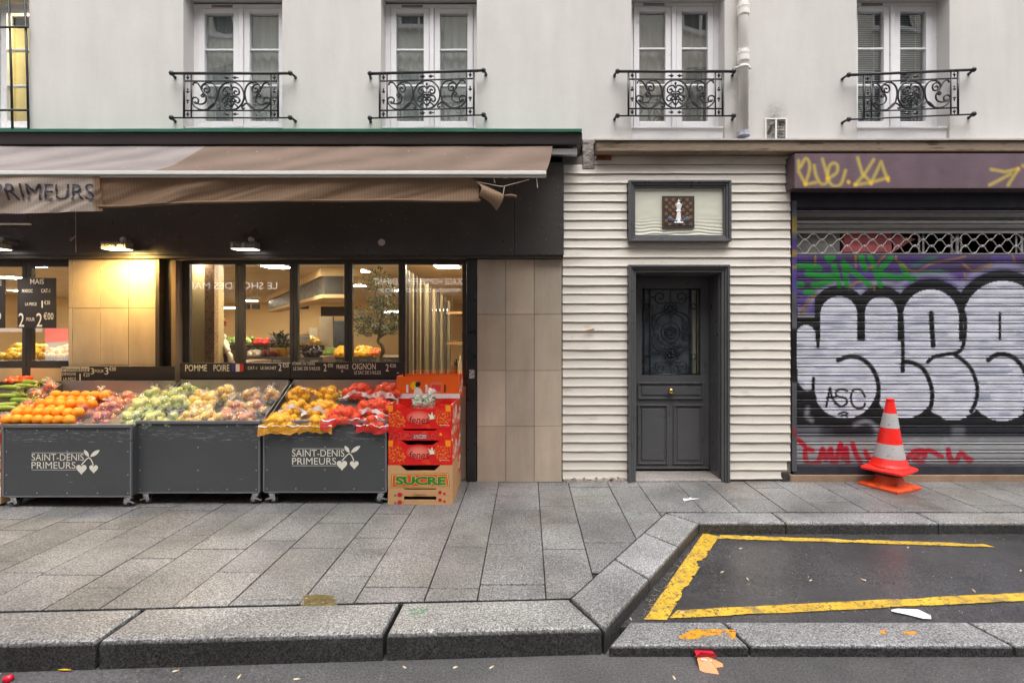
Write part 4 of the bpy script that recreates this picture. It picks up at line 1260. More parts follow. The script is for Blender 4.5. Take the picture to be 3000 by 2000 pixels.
loose('quince', [pbr('mango_skin', S(226, 170, 60), .4, var=.2, vs=9)], 96, 190, .45, zt4, 24, .055, 'large yellow fruit heaped behind the left-hand opening', 'quince', 'yellow fruit behind the left-hand opening', 1.1, 3)
zt5 = display(640, 935, 1012, 9.6, 'long low produce bank along the back wall of the shop', .12)
loose('cabbage', [pbr('cabbage_green', S(120, 150, 70), .5, var=.3, vs=9), pbr('pale_cabbage', S(176, 190, 120), .5)], 645, 730, 9.6, zt5, 30, .075, 'green cabbage on the bank along the back wall', 'cabbage', 'cabbages on the back wall bank', 1, 3)
loose('tomato', [pbr('far_tomato', S(200, 50, 34), .4)], 735, 800, 9.6, zt5, 36, .06, 'red tomato on the bank along the back wall', 'tomato', 'tomatoes on the back wall bank', 1, 3)
loose('melon', [pbr('melon_skin', S(214, 180, 90), .5, var=.3, vs=8)], 805, 930, 9.6, zt5, 34, .085, 'pale melon on the bank along the back wall', 'melon', 'melons on the back wall bank', 1.1, 3)
m = MB()
for k, (px, pw) in enumerate(((705, 26), (738, 22), (880, 24))):
    y = 5.2; xx = X(px, y)
    o = thing('aisle_board', (xx, y, Z(905, y)), ('small dark board hanging at the left of the shop aisle', 'small dark board hanging in the shop aisle past the first mullion', 'small dark board hanging in the middle of the shop aisle')[k], 'sign')
    m = MB(); m.box(xx, X(px + pw, y), y, y + .02, Z(905, y), Z(890, y)); m.build('board', MT['blackmetal'], o)
    m = MB()
    for q in (xx + .02, X(px + pw, y) - .02): m.tube([(q, y + .01, Z(890, y)), (q, y + .01, RZ)], .003, 4)
    m.build('wire', MT['steel'], o)
# potted plants and a wire rack on the stands
leafm = pbr('dark_leaf_green', S(58, 72, 44), 0.45, var=0.4, vs=20)
def leaf_tuft(m, c, n, ln, w, rnd, up=0.6):
    c = Vector(c)
    for _ in range(n):
        d = Vector((rnd.uniform(-1, 1), rnd.uniform(-1, 1), rnd.uniform(-.3, 1) * up + .1)).normalized()
        s = d.cross(Vector((rnd.uniform(-1, 1), rnd.uniform(-1, 1), rnd.uniform(-1, 1)))).normalized() * w
        l = ln * rnd.uniform(.6, 1.2)
        m.add([c, c + d * l * .5 + s, c + d * l, c + d * l * .5 - s], [(0, 1, 2, 3)])
rnd = random.Random(8)
for px, lab in ((808, 'potted spiky plant at the left on the indoor stand'), (832, 'potted spiky plant at the right on the indoor stand, by the frame')):
    y = 3.35; x = X(px, y)
    P = thing('potted_plant', (x, y, zt), lab, 'potted plant')
    m = MB(); m.lathe([(0.06, 0), (0.085, 0.13), (0.09, 0.14), (0.07, 0.135)], (x, y, zt), 14); m.build('pot', pbr('ochre_pot', S(176, 130, 60), .5), P, smooth=True)
    m = MB(); 
    for k in range(5): leaf_tuft(m, (x, y, zt + .14 + k * .05), 14, .17, .014, rnd)
    m.build('leaves', leafm, P)
m = MB(); x0, x1, y, z0, z1 = X(792, 3.9), X(906, 3.9), 3.9, Z(1045, 3.9), Z(980, 3.9)
for x in (x0, x1): m.tube([(x, y, 0), (x, y, z1)], .012, 6)
for z in (z1, z1 - .06, z0 + .1): m.tube([(x0, y, z), (x1, y, z)], .012, 6)
m.box(x0 + .02, x1 - .02, y - .01, y + .01, z1 - .14, z1 - .02)
recenter(tag(m.build('metal_rack', MT['steel'], None), 'metal rack frame with dark header standing among the indoor stands', 'rack'))
# figurine and copper wreath near the left pillar
fg = thing('figurine', (X(655, .8), .8, Z(1062, .8)), 'plain white figurine leaning on a dark red basket behind the first glass panel', 'figurine')
x, y, z = X(652, .8), .8, Z(1062, .8)
wm = pbr('white_plush', S(226, 214, 190), .9)
m = MB(); m.blob((x, y, z + .31), (.045, .04, .045), 8); m.blob((x + .02, y, z + .20), (.06, .05, .085), 8); m.tube(smooth_path([(x + .02, y - .02, z + .24), (x + .07, y - .05, z + .19), (x + .11, y - .06, z + .14)], 4), [.028] * 9, 8); m.tube([(x + .04, y, z + .14), (x + .10, y - .02, z + .09), (x + .115, y - .03, z + .01)], .032, 8)
m.build('body', wm, fg, smooth=True)
m = MB(); m.lathe([(.07, 0), (.095, .12), (.1, .13), (.085, .125), (.06, .02)], (x + .0, y + .02, z - .02), 14); m.build('basket', pbr('dark_basket', S(74, 34, 26), .7, var=.5, vs=40, bump=.01), fg)
fs = display(630, 700, 1064, .62, 'low indoor ledge carrying the white figurine', .08)
m = MB()
for k in range(60):
    a = k / 60 * 6.283; m.blob((X(645, .9) + .06 * math.cos(a) + rnd.uniform(-.02, .02), .9 + rnd.uniform(-.03, .03), Z(943, .9) + .055 * math.sin(a) + rnd.uniform(-.02, .02)), rnd.uniform(.008, .018), 4)
m.tube([(X(645, .9), .9, Z(943, .9) + .05), (X(645, .9), .9, RZ)], .002, 4)
recenter(tag(m.build('wreath', pbr('copper_berries', S(150, 76, 34), .35, .4), None, smooth=True), 'copper coloured hanging wreath behind the first glass panel', 'wreath'))
# olive tree in the fourth panel
def olive():
    y = 0.95
    bx = X(1125, y); zb = Z(1066, y)
    T = thing('olive_tree', (bx, y, zb), 'small indoor olive tree with twisted trunk behind the fourth glass panel', 'tree')
    m = MB(); m.lathe([(.12, -.35), (.17, -.05), (.18, 0), (.15, 0)], (bx, y, zb - .005), 16); m.build('pot', pbr('stone_pot', S(120, 104, 84), .8), T, smooth=True)
    Pt = lambda px, py, dy=0: Vector((X(px, y), y + dy, Z(py, y)))
    tr = MB()
    path = smooth_path([Pt(1105, 1066), Pt(1112, 1045, .02), Pt(1122, 1030), Pt(1120, 1012, -.02), Pt(1108, 1000), Pt(1112, 985)], 4)
    tr.tube(path, [.03 - .0006 * i for i in range(len(path))], 8)
    limbs = [[Pt(1112, 985), Pt(1090, 955, .08), Pt(1062, 930, .1)], [Pt(1112, 985), Pt(1120, 940, -.05), Pt(1130, 890, -.06), Pt(1128, 850)], [Pt(1110, 990), Pt(1140, 965, .1), Pt(1160, 940, .12)], [Pt(1105, 975), Pt(1100, 920, .1), Pt(1095, 870, .05), Pt(1110, 820, 0)]]
    for l in limbs:
        l = smooth_path(l, 4); tr.tube(l, [.014 * (1 - i / len(l)) + .004 for i in range(len(l))], 6)
    tr.build('trunk', pbr('olive_bark', S(96, 82, 62), .85, var=.35, vs=30, bump=.01), T, smooth=True)
    lm = MB(); rnd = random.Random(12)
    for px, py, rx, ry, n in ((1060, 930, 24, 30, 60), (1085, 955, 34, 24, 80), (1130, 900, 34, 30, 80), (1150, 940, 26, 30, 70), (1105, 900, 28, 28, 50), (1130, 970, 34, 14, 60), (1065, 975, 22, 16, 35), (1110, 830, 30, 28, 34), (1140, 850, 26, 24, 30), (1080, 840, 22, 20, 16), (1115, 800, 22, 14, 12)):
        for _ in range(n):
            a, q = rnd.random() * 6.283, math.sqrt(rnd.random())
            leaf_tuft(lm, Pt(px + rx * q * math.cos(a), py + ry * q * math.sin(a), rnd.uniform(-.18, .18)), 3, .075, .007, rnd, 1.0)
    lm.build('crown', pbr('olive_leaf', S(84, 92, 66), .5, var=.4, vs=25), T)
olive()

# floodlights on the fascia
def beam(x, y, z, e, c):
    s = bpy.data.objects.new('flood_beam', bpy.data.lights.new('flood_beam', 'SPOT'))
    COL.objects.link(s); s.location = (x, y, z); s.rotation_euler = (R(-14 if c[2] > .5 else 22), 0, 0)
    s.data.energy = e; s.data.color = c; s.data.spot_size = R(130 if c[2] > .5 else 172); s.data.spot_blend = .8; s.data.shadow_soft_size = .1

def flood(px, label, lit=True):
    y = -0.24
    x, z = X(px, y), Z(728, y)
    T = thing('floodlight', (x, y, z), label, 'floodlight', 'floodlights on the shop fascia')
    w = .125
    m = MB()
    for k in range(12): m.box(x - w + k * .0215, x - w + k * .0215 + .008, y - .06, y + .05, z + .006, z + .062)
    m.box(x - w, x + w, y - .055, y + .045, z + .002, z + .04); m.box(x - w - .004, x + w + .004, y - .07, y + .06, z - .008, z + .0015)
    m.build('housing', pbr('dull_lamp_metal', S(150, 146, 140), .4, .4, var=.4, vs=20), T, bevel=.002)
    m = MB(); m.box(x - w + .01, x + w - .01, y - .06, y + .05, z - .0125, z - .0085); m.build('lamp_glass', emit('flood_glow', (1, .93, .85), 3.0 if lit else .4), T)
    m = MB(); m.tube(smooth_path([(x + .05, y, z + .04), (x + .06, y + .01, z + .095), (x + .06, y + .1, z + .10)], 4), .018, 8); m.blob((x + .055, y, z + .09), (.035, .02, .03), 6)
    m.build('bracket', MT['steel'], T, smooth=True)
    m = MB()
    for s in (-.10, .01): m.box(x + s - .012, x + s + .012, y - .074, y - .0705, z, z + .045)
    m.build('clip', pbr('clip_metal', S(190, 184, 176), .4), T)
    return x, y, z
fx, fy, fz = flood(345, 'silver finned floodlight on the fascia above the glowing beige tiles')
flood(720, 'silver finned floodlight on the fascia above the glass panels', True)
flood(-12, 'silver finned floodlight on the fascia at the far left edge above the maize sign', True)
sp = bpy.data.objects.new('flood_beam', bpy.data.lights.new('flood_beam', 'SPOT'))
COL.objects.link(sp); sp.data.energy = 26; sp.data.color = (1, .68, .20); sp.data.spot_size = R(76); sp.data.spot_blend = 1.0; sp.data.shadow_soft_size = .03
sp.location = (X(352, -.36), -.36, fz - .03); sp.rotation_euler = (R(56), 0, R(3))
for px, c in ((345, (1, .64, .19)), (720, (1, .92, .78)), (-12, (1, .92, .78))): beam(X(px, -.24), -.25 if c[2] > .5 else -.34, fz - .03, 30 if c[2] > .5 else 70, c)
m = MB(); dx = X(1118, YF - .002); m.lathe([(.036, 0), (.036, -.004), (.030, -.007)], (dx, YF - .001, Z(710, YF)), 20, 'y')
recenter(tag(m.build('round_plate', pbr('pale_plate', S(196, 186, 180), .5), None), 'small pale round plate fixed on the black fascia', 'plate'))
m = MB(); cx_ = X(223, -.2)
m.tube([(X(221, -.2), -.2, Z(560, -.2)), (X(222, -.2), -.2, Z(738, -.2))], .0035, 5)
m.tube(smooth_path([(X(221, -.2), -.2, Z(694, -.2)), (X(210, -.2), -.205, Z(698, -.2)), (X(206, -.2), -.2, Z(706, -.2)), (X(215, -.2), -.205, Z(700, -.2)), (X(221, -.2), -.2, Z(690, -.2))], 4), .004, 5)
recenter(tag(m.build('cord', pbr('grey_cord', S(150, 142, 134), .6), None, smooth=True), 'looped grey cord hanging before the black fascia', 'cord'))

# ------------------------------------------------------------------ awning
YC = -0.34
aw = thing('awning', (-3.0, YC, Z(505, -1.35)), 'long faded brown fabric awning with a torn valance over the greengrocer', 'awning')
cz0, cz1 = Z(421, YC), Z(388, YC)
m = MB(); m.hexa([(-9.4, YC + .02, cz0), (X(1706, YC), YC + .02, cz0), (X(1706, YC), 0.0, cz0), (-9.4, 0.0, cz0)], [(-9.4, YC, cz1), (X(1706, YC), YC, cz1), (X(1706, YC), 0.0, cz1), (-9.4, 0.0, cz1)])
m.build('cassette', pbr('dark_grey_cassette', S(58, 52, 52), .5, var=.15, vs=2), aw, bevel=.006)
m = MB()
n = 70
def capf(u, v):
    x = -9.4 + (X(1704, YC) + 9.4) * u
    return (x, -.0 + (YC - .025) * v, cz1 + .05 * (1 - v) ** 1 + .012 + .004 * noise.noise(Vector((x * 2, v * 2, 0))))
m.grid(capf, n, 3)
m.build('green_cover', pbr('green_zinc', S(50, 108, 86), .5, var=.25, vs=5, spots=((7, .62, .72, S(70, 90, 80)),)), aw, solid=.028)
m = MB(); m.box(-9.4, X(1625, -.2), -.30, -.08, Z(430, -.2) - .02, cz0 - .004); m.build('roller', MT['blackmetal'], aw)
m = MB(); m.box(X(1606, -.22), X(1690, -.22), -.27, -.21, Z(458, -.22), Z(440, -.22)); m.box(X(1678, -.22), X(1688, -.22), -.26, -.2, Z(440, -.22), Z(424, -.22))
m.build('arm_bracket', MT['steel'], aw, bevel=.003)
YBAR = -1.30
def fabric():
    t = NT('awning_fabric')
    co = t.coord(world=True)
    xyz = t.n('SeparateXYZ', {0: co})
    # paler, older cloth to the left of a slanting seam
    sx = t.math('ADD', xyz.outputs[0], t.math('MULTIPLY', xyz.outputs[1], -1.0 * (X(600, -.3) - X(432, YBAR)) / (-.3 - YBAR)))
    s0 = X(600, -.3) + -1.0 * (X(600, -.3) - X(432, YBAR)) / (-.3 - YBAR) * -.3
    f = t.rng(t.math('ADD', sx, t.math('MULTIPLY', t.math('SUBTRACT', t.noise(co, 3, 3), .5), .1)), s0 - .012, s0 + .012, 0, 1)
    c = t.mix(f, S(146, 138, 136), S(124, 108, 98))
    st = t.rng(t.noise(t.coord((1, 1, 1), True), 2.0, 4, .6), .3, .7, .88, 1.1)
    c = t.mul(c, st)
    wv = t.n('TexWave', {'Vector': t.n('Mapping', {'Vector': co, 'Rotation': (0, 0, .75)}).outputs[0], 'Scale': .55, 'Distortion': 5.0, 'Detail': 3.0, 'Detail Scale': 1.2})
    c = t.mul(c, t.rng(wv.outputs[1], 0, 1, .85, 1.07))  # light streaks of the slanting creases are painted into the colour
    fi = t.n('TexWave', {'Vector': t.n('Mapping', {'Vector': co}).outputs[0], 'Scale': 24.0})
    c = t.mul(c, t.rng(fi.outputs[1], 0, 1, .95, 1.04))
    c = t.mix(t.rng(t.noise(co, 34, 2), .74, .77, 0, .7), c, S(226, 220, 214))
    c = t.mix(t.rng(t.noise(co, 27, 2, .5, .3), .755, .77, 0, .7), c, S(60, 48, 42))
    df = t.n('BsdfDiffuse', {'Color': c}); tl = t.n('BsdfTranslucent', {'Color': c})
    mx = t.n('MixShader', {0: .22}); t.t.links.new(df.outputs[0], mx.inputs[1]); t.t.links.new(tl.outputs[0], mx.inputs[2])
    t.t.links.new(mx.outputs[0], t.out.inputs[0])
    return t.m
mf = fabric()
ax1t, ax1b = X(1620, -.25), X(1598, YBAR)
def canopyf(u, v):
    x = -8.5 + ((ax1t + (ax1b - ax1t) * v) + 8.5) * u
    y = -.25 + (YBAR + .25) * v
    z = Z(424, -.25) + (Z(506, YBAR) - Z(424, -.25)) * v
    z += -.04 * math.sin(math.pi * v) + .018 * noise.noise(Vector((x * 2.2 + v * 2.5, v * 1.4, 0))) * math.sin(math.pi * min(1, v * 1.1 + .05))
    return (x, y, z)
m = MB(); m.grid(canopyf, 160, 16); m.build('canopy', mf, aw, smooth=True)
m = MB(); m.box(-8.5, X(1600, YBAR), YBAR - .035, YBAR + .02, Z(515, YBAR), Z(504, YBAR)); m.box(-8.5, X(1600, YBAR), YBAR - .015, YBAR + .015, Z(520, YBAR), Z(515.5, YBAR))
m.build('front_bar', pbr('white_aluminium', S(226, 224, 220), .4, var=.06, spots=((20, .7, .8, S(150, 144, 138)),)), aw, bevel=.005)
m = MB()
for x in (-4.6, -1.3):
    m.bar((x, YBAR + .03, Z(515, YBAR)), (x + .55, -.75, Z(500, YBAR) + .1), .04, .05); m.bar((x + .55, -.75, Z(500, YBAR) + .1), (x, -.1, 3.2), .04, .05)
m.build('folding_arm', pbr('arm_white', S(190, 188, 186), .4), aw)
def valmat():
    t = NT('valance_fabric')
    co = t.coord(world=True)
    xyz = t.n('SeparateXYZ', {0: co})
    f = t.rng(t.math('ADD', xyz.outputs[0], t.math('MULTIPLY', t.noise(co, 4, 3), .05)), X(283, YBAR) - .002, X(283, YBAR) + .03, 0, 1)
    c = t.mix(f, S(184, 172, 163), S(146, 122, 102))
    fi = t.n('TexWave', {'Vector': co, 'Scale': 13.0, 'Distortion': .6})
    c = t.mul(c, t.rng(fi.outputs[1], 0, 1, .91, 1.05))
    c = t.mul(c, t.rng(t.noise(co, 4, 4, .6), .3, .7, .90, 1.08))
    df = t.n('BsdfDiffuse', {'Color': c}); tl = t.n('BsdfTranslucent', {'Color': c})
    mx = t.n('MixShader', {0: .3}); t.t.links.new(df.outputs[0], mx.inputs[1]); t.t.links.new(tl.outputs[0], mx.inputs[2])
    t.t.links.new(mx.outputs[0], t.out.inputs[0])
    return t.m
mv = valmat()
def vwr(x, v, z0):
    """folds of the hanging cloth: slanting creases that fan from its gathered points"""
    k = 1.0 if x < -1.6 else .55
    f = .026 * noise.noise(Vector((x * 2.6 + v * 1.6, v * .7, 0))) + .012 * math.sin(x * 8 + v * 4 + 4 * noise.noise(Vector((x * .9, v * .4, 5)))) + .010 * noise.noise(Vector((x * 9 + v * 6, v * 1.1, 7))) + .004 * noise.noise(Vector((x * 26 + v * 14, v * 2, 2)))
    f *= k * 1.35
    return f * min(1, v * 2.2 + .12)
vb = YBAR - .004
zt0 = Z(518, YBAR)
xa, xb, xc, xe = -8.5, X(296, YBAR), X(286, YBAR), X(1402, YBAR)
xa = -6.3
def vA(u, v):
    x = xa + (xb - xa) * u
    zb = Z(623, YBAR) + .01 * math.sin(x * 5)
    return (x + .02 * v, vb - .012 + vwr(x, v, 0), zt0 + (zb - zt0) * v)
m = MB(); m.grid(vA, 220, 16); m.build('valance', mv, aw, smooth=True)
def vB(u, v):
    x = xc + (xe - xc) * u
    px = CX + x * F / (D + YBAR)
    zb = Z(606 + (587 - 606) * min(1, (px - 286) / 500) ** .8, YBAR) + .006 * math.sin(x * 4)
    top = zt0 - (0.0 if px < 1366 else (px - 1366) * .0009)
    return (x + .05 * (1 - v) * (1 if u > .985 else 0) * 0, vb + .012 + vwr(x + 3, v, 0) * (1.0 if u < .55 else .75) + .03 * v * (1 - v), top + (zb - top) * v)
m = MB(); m.grid(vB, 320, 16); m.build('valance', mv, aw, smooth=True)
PB = lambda px, py, dy=0.0: Vector((X(px, YBAR), YBAR + dy, Z(py, YBAR)))
m = MB()
fl = [PB(1366, 518), PB(1385, 527, .01), PB(1405, 541, -.02), PB(1415, 556, -.05), PB(1405, 572, -.04), PB(1402, 576, -.02),
      PB(1430, 590, -.04), PB(1452, 612, -.01), PB(1454, 620, 0), PB(1466, 604, -.02), PB(1480, 575, -.03), PB(1470, 566, .01), PB(1440, 550, .02), PB(1410, 535, .02)]
core = [PB(1430, 562, -.07), PB(1448, 588, -.055)]
m.add(fl + core, [(0, 1, 13), (1, 2, 13), (2, 12, 13), (2, 3, 14), (2, 14, 12), (3, 4, 14), (4, 5, 6), (4, 6, 14), (14, 6, 15), (6, 7, 15), (7, 8, 9), (7, 9, 15), (9, 10, 15), (10, 14, 15), (10, 11, 14), (11, 12, 14)])
o = m.build('torn_flap', mv, aw, smooth=True); sm_ = o.modifiers.new('sub', 'SUBSURF'); sm_.levels = 2; sm_.render_levels = 2
m = MB(); hp = [PB(292, 606, -.01)] + [PB(px, 606 + (587 - 606) * min(1, (px - 286) / 500) ** .8 + 1.0 * math.sin(px * .02), .01 - .01 * math.sin(px * .013)) for px in range(320, 1410, 30)] + [PB(1406, 586)]
m.tube(hp, .012, 8); m.tube([PB(1478, 574), PB(1500, 573), PB(1513, 577)], [.011, .013, .013], 8)
o = m.build('hem', mv, aw, smooth=True)
m = MB()
for pts in ([PB(1400, 533), PB(1460, 545), PB(1476, 546), PB(1550, 526)], [PB(1478, 546), PB(1474, 570)], [PB(1446, 520), PB(1450, 536)], [PB(1572, 522), PB(1575, 550)], [PB(1320, 516), PB(1400, 518), PB(1450, 516), PB(1480, 522), PB(1500, 519)]):
    m.tube(pts, .0035, 5)
m.build('loose_thread', pbr('pale_thread', S(196, 186, 172), .8), aw)
lt_ = MB()
lt_.text('PRIMEURS', X(-6, YBAR), X(282, YBAR), Z(588, YBAR), Z(541, YBAR), vb - .055)
# let the letters follow the folds of the cloth
bm = bmesh.new()
bv = [bm.verts.new(p) for p in lt_.v]
for f in lt_.f:
    try: bm.faces.new([bv[i] for i in f])
    except ValueError: pass
bmesh.ops.triangulate(bm, faces=bm.faces)
for _ in range(6):
    le = [e for e in bm.edges if e.calc_length() > .014]
    if not le: break
    bmesh.ops.subdivide_edges(bm, edges=le, cuts=1)
    bmesh.ops.triangulate(bm, faces=bm.faces)
bm.verts.index_update()
lt_.v = [tuple(v.co) for v in bm.verts]; lt_.f = [tuple(v.index for v in f.verts) for f in bm.faces]; bm.free()
nv = []
for x, y, z in lt_.v:
    v = (zt0 - z) / (zt0 - Z(623, YBAR))
    nv.append((x, vb - .021 + vwr(x - .02 * v, v, 0), z))
lt_.v = nv
lt_.build('lettering', pbr('slate_print', S(62, 62, 74), .8), aw)
# small slanted panel under the awning at the far left
hs = MB(); hs.box(-5.2, X(90, -.6), -.63, -.60, Z(655, -.6), Z(627, -.6)); o = hs.build('hanging_sign', pbr('mauve_panel', S(74, 66, 74), .4), None, bevel=.012)
recenter(tag(o, 'dark mauve panel hanging under the awning at the far left', 'sign'))
hs = MB(); hs.box(-5.22, X(92, -.6), -.632, -.598, Z(659, -.6), Z(655.6, -.6)); hs.box(-5.0, -4.98, -.62, -.61, Z(627, -.6) + .001, 2.95); hs.v = [(a - o.location.x, b - o.location.y, c - o.location.z) for a, b, c in hs.v]
q = hs.build('edge_trim', MT['white'], None); q.parent = o

# ------------------------------------------------------------------ price signs
def board(px0, px1, py0, py1, y, label, texts, rows=None, flag=None, plate=None):
    o = thing('price_sign', ((X(px0, y) + X(px1, y)) / 2, y, Z(py1, y)), label, 'price sign')
    m = MB(); m.box(X(px0, y), X(px1, y), y, y + .012, Z(py1, y), Z(py0, y)); m.build('board', pbr('slate_board', (0.030, 0.026, 0.025), .45, var=.2, vs=5), o, bevel=.002)
    m = MB()
    for s, a, b, c, d in texts: m.text(s, X(a, y), X(b, y), Z(d, y), Z(c, y), y - .002, bold=.004)
    m.build('lettering', pbr('white_chalk', S(236, 228, 214), .7), o)
    if plate:
        m = MB(); a, b, c, d = plate[0]; m.box(X(a, y), X(b, y), y - .003, y - .0005, Z(d, y), Z(c, y)); p = m.build('label_strip', pbr('pale_strip', S(214, 204, 188), .6), o)
        m = MB(); s, a, b, c, d = plate[1]; m.text(s, X(a, y), X(b, y), Z(d, y), Z(c, y), y - .0045); m.build('lettering', MT['blackmetal'], p)
    if flag:
        a, b, c, d = flag
        for k, (nm, col) in enumerate((('blue', S(58, 52, 140)), ('white', S(230, 222, 206)), ('red', S(196, 48, 48)))):
            m = MB(); w = (b - a) / 3; m.box(X(a + w * k, y), X(a + w * (k + 1), y), y - .004, y - .0005, Z(d, y), Z(c, y)); m.build(nm + '_stripe', pbr('flag_' + nm, col, .6), o)
    return o
board(180, 510, 1073, 1116, -.12, 'dark price sign for pomelos with a pale name strip, above the oranges', [('3', 266, 276, 1078, 1096), ('POUR', 278, 304, 1082, 1091), ('3', 307, 318, 1076, 1097), ('€00', 320, 340, 1074, 1086), ('ESPAGNE', 182, 223, 1091, 1099), ('LA PIECE', 186, 223, 1105, 1114), ('1', 233, 237, 1094, 1114), ('€20', 244, 263, 1091, 1103)], plate=((181, 262, 1074, 1088), ('Pomelos', 184, 259, 1075, 1087)))
board(527, 850, 1063, 1109, -.10, 'dark price sign for apples and pears with a small tricolour flag', [('POMME', 543, 607, 1068, 1087), ('POIRE', 626, 672, 1068, 1087), ('CAT-1', 726, 753, 1073, 1082), ('LE SACHET', 764, 810, 1073, 1082), ('2', 816, 825, 1066, 1086), ('€50', 828, 846, 1064, 1076)], flag=(680, 714, 1066, 1088))
board(853, 1186, 1060, 1109, -.10, 'dark price sign for potatoes and onions left of the orange box', [('POMME DE TERRE', 857, 923, 1061, 1069), ('LE SAC DE 5 KILOS', 860, 938, 1074, 1084), ('2', 948, 957, 1066, 1087), ('€90', 960, 976, 1064, 1076), ('FRANCE', 986, 1021, 1068, 1080), ('OIGNON', 1032, 1101, 1064, 1082), ('LE SAC DE 5 KILOS', 1038, 1116, 1086, 1096), ('2', 1130, 1139, 1066, 1087), ('€50', 1142, 1160, 1065, 1076), ('-', 1163, 1169, 1091, 1093)], flag=(999, 1006, 1084, 1090))
board(51, 163, 814, 961, -.04, 'hanging dark price sign for maize in the left-hand opening', [('MAIS', 89, 129, 817, 832), ('MAROC', 65, 96, 847, 857), ('CAT-1', 121, 147, 846, 857), ('LA PIECE', 74, 108, 886, 895), ('1', 122, 126, 881, 901), ('€30', 130, 147, 880, 892), ('2', 55, 71, 917, 957), ('POUR', 78, 102, 930, 940), ('2', 107, 124, 917, 957), ('€00', 128, 157, 915, 936)])
board(-95, 13, 814, 961, -.04, 'hanging dark price sign cut off by the left edge, beside the maize sign', [('E', -2, 5, 822, 836), ('0', -9, 4, 915, 936)])
m = MB(); m.box(X(1375, -.032), X(1390, -.032), -.0325, -.0305, Z(1108, -.032), Z(1083, -.032))
recenter(tag(m.build('sticker', pbr('torn_white_sticker', S(200, 198, 194), .6, spots=((60, .5, .56, S(90, 90, 90)),)), None), 'small worn white sticker on the black post beside the beige tiles', 'sticker'))

# ------------------------------------------------------------------ market carts
cartpaint = pbr('grey_cart_paint', S(72, 74, 76), .42, var=.07, vs=1.5, stretch=(1, 1, 1), spots=((30, .775, .79, S(170, 170, 170)),))
def cartmat():
    t = NT('scratched_cart_paint')
    co = t.coord(world=True)
    c = t.mul(S(72, 74, 76), t.rng(t.noise(co, 1.4, 4), .3, .7, .88, 1.12))
    sc = t.noise(t.coord((3.2, 1, 90), True), 3.0, 3, .6)
    z = t.n('SeparateXYZ', {0: co}).outputs[2]
    band = t.math('MULTIPLY', t.rng(z, .56, .60, 0, 1), t.rng(z, .68, .72, 1, 0))
    thr = t.rng(band, 0, 1, .74, .635)
    c = t.mix(t.math('MULTIPLY', t.math('GREATER_THAN', sc, thr), .75), c, S(186, 186, 184))
    return t.pbr(Base_Color=c, Roughness=.42)
cartmat_ = cartmat()
mscrew = pbr('screw_head', S(178, 178, 176), .35, .7)
mlogo = pbr('cream_logo_paint', S(226, 222, 208), .6, var=.05, vs=30)
def logo(m, x0, z0, k, y):
    """lettering and cherry emblem; k = metres per photo pixel on the panel"""
    T = lambda s, a, b, c, d, sh=0: m.text(s, x0 + a * k, x0 + b * k, z0 - d * k, z0 - c * k, y)
    T('SAINT-DENIS', 0, 153, 3.5, 23.5); T('PRIMEURS', 0, 129, 27, 47)
    m.box(x0, x0 + 157 * k, y, y + .001, z0 - 1.2 * k, z0 - .2 * k); m.box(x0, x0 + 130 * k, y, y + .001, z0 - 51 * k, z0 - 50 * k)
    def heart(cx, cz, r):
        p = []
        for i in range(28):
            a = 2 * math.pi * i / 28
            p.append((x0 + (cx + r * (16 * math.sin(a) ** 3) / 16) * k, z0 - (cz - r * (13 * math.cos(a) - 5 * math.cos(2 * a) - 2 * math.cos(3 * a) - math.cos(4 * a)) / 15) * k))
        m.add([(a, y, b) for a, b in p], [tuple(range(28))])
    heart(146, 48, 15.5); heart(182, 47, 13)
    def strip(pts, w):
        vs = []
        for i, (a, b) in enumerate(pts):
            q = pts[min(i + 1, len(pts) - 1)]; r = pts[max(i - 1, 0)]
            d = Vector((q[0] - r[0], q[1] - r[1])).normalized()
            vs += [(x0 + (a - d.y * w) * k, y - .0004, z0 - (b + d.x * w) * k), (x0 + (a + d.y * w) * k, y - .0004, z0 - (b - d.x * w) * k)]
        m.add(vs, [(2 * i, 2 * i + 1, 2 * i + 3, 2 * i + 2) for i in range(len(pts) - 1)])
    strip([(146, 36), (153, 28), (160, 20), (168, 14)], 1.6); strip([(168, 14), (174, 20), (178, 28), (181, 37)], 1.6)
    for a, b, w in (((168, 12), (154, -8), 5.5), ((172, 12), (200, -8), 6)):
        A, B = Vector(a), Vector(b); d = (B - A).normalized(); n = Vector((-d.y, d.x))
        pts = [A] + [A.lerp(B, t) + n * w * math.sin(math.pi * t) ** .8 for t in (.15, .3, .5, .7, .88)] + [B] + [A.lerp(B, t) - n * w * math.sin(math.pi * t) ** .8 for t in (.88, .7, .5, .3, .15)]
        m.add([(x0 + p.x * k, y - .0008, z0 - p.y * k) for p in pts], [tuple(range(len(pts)))])

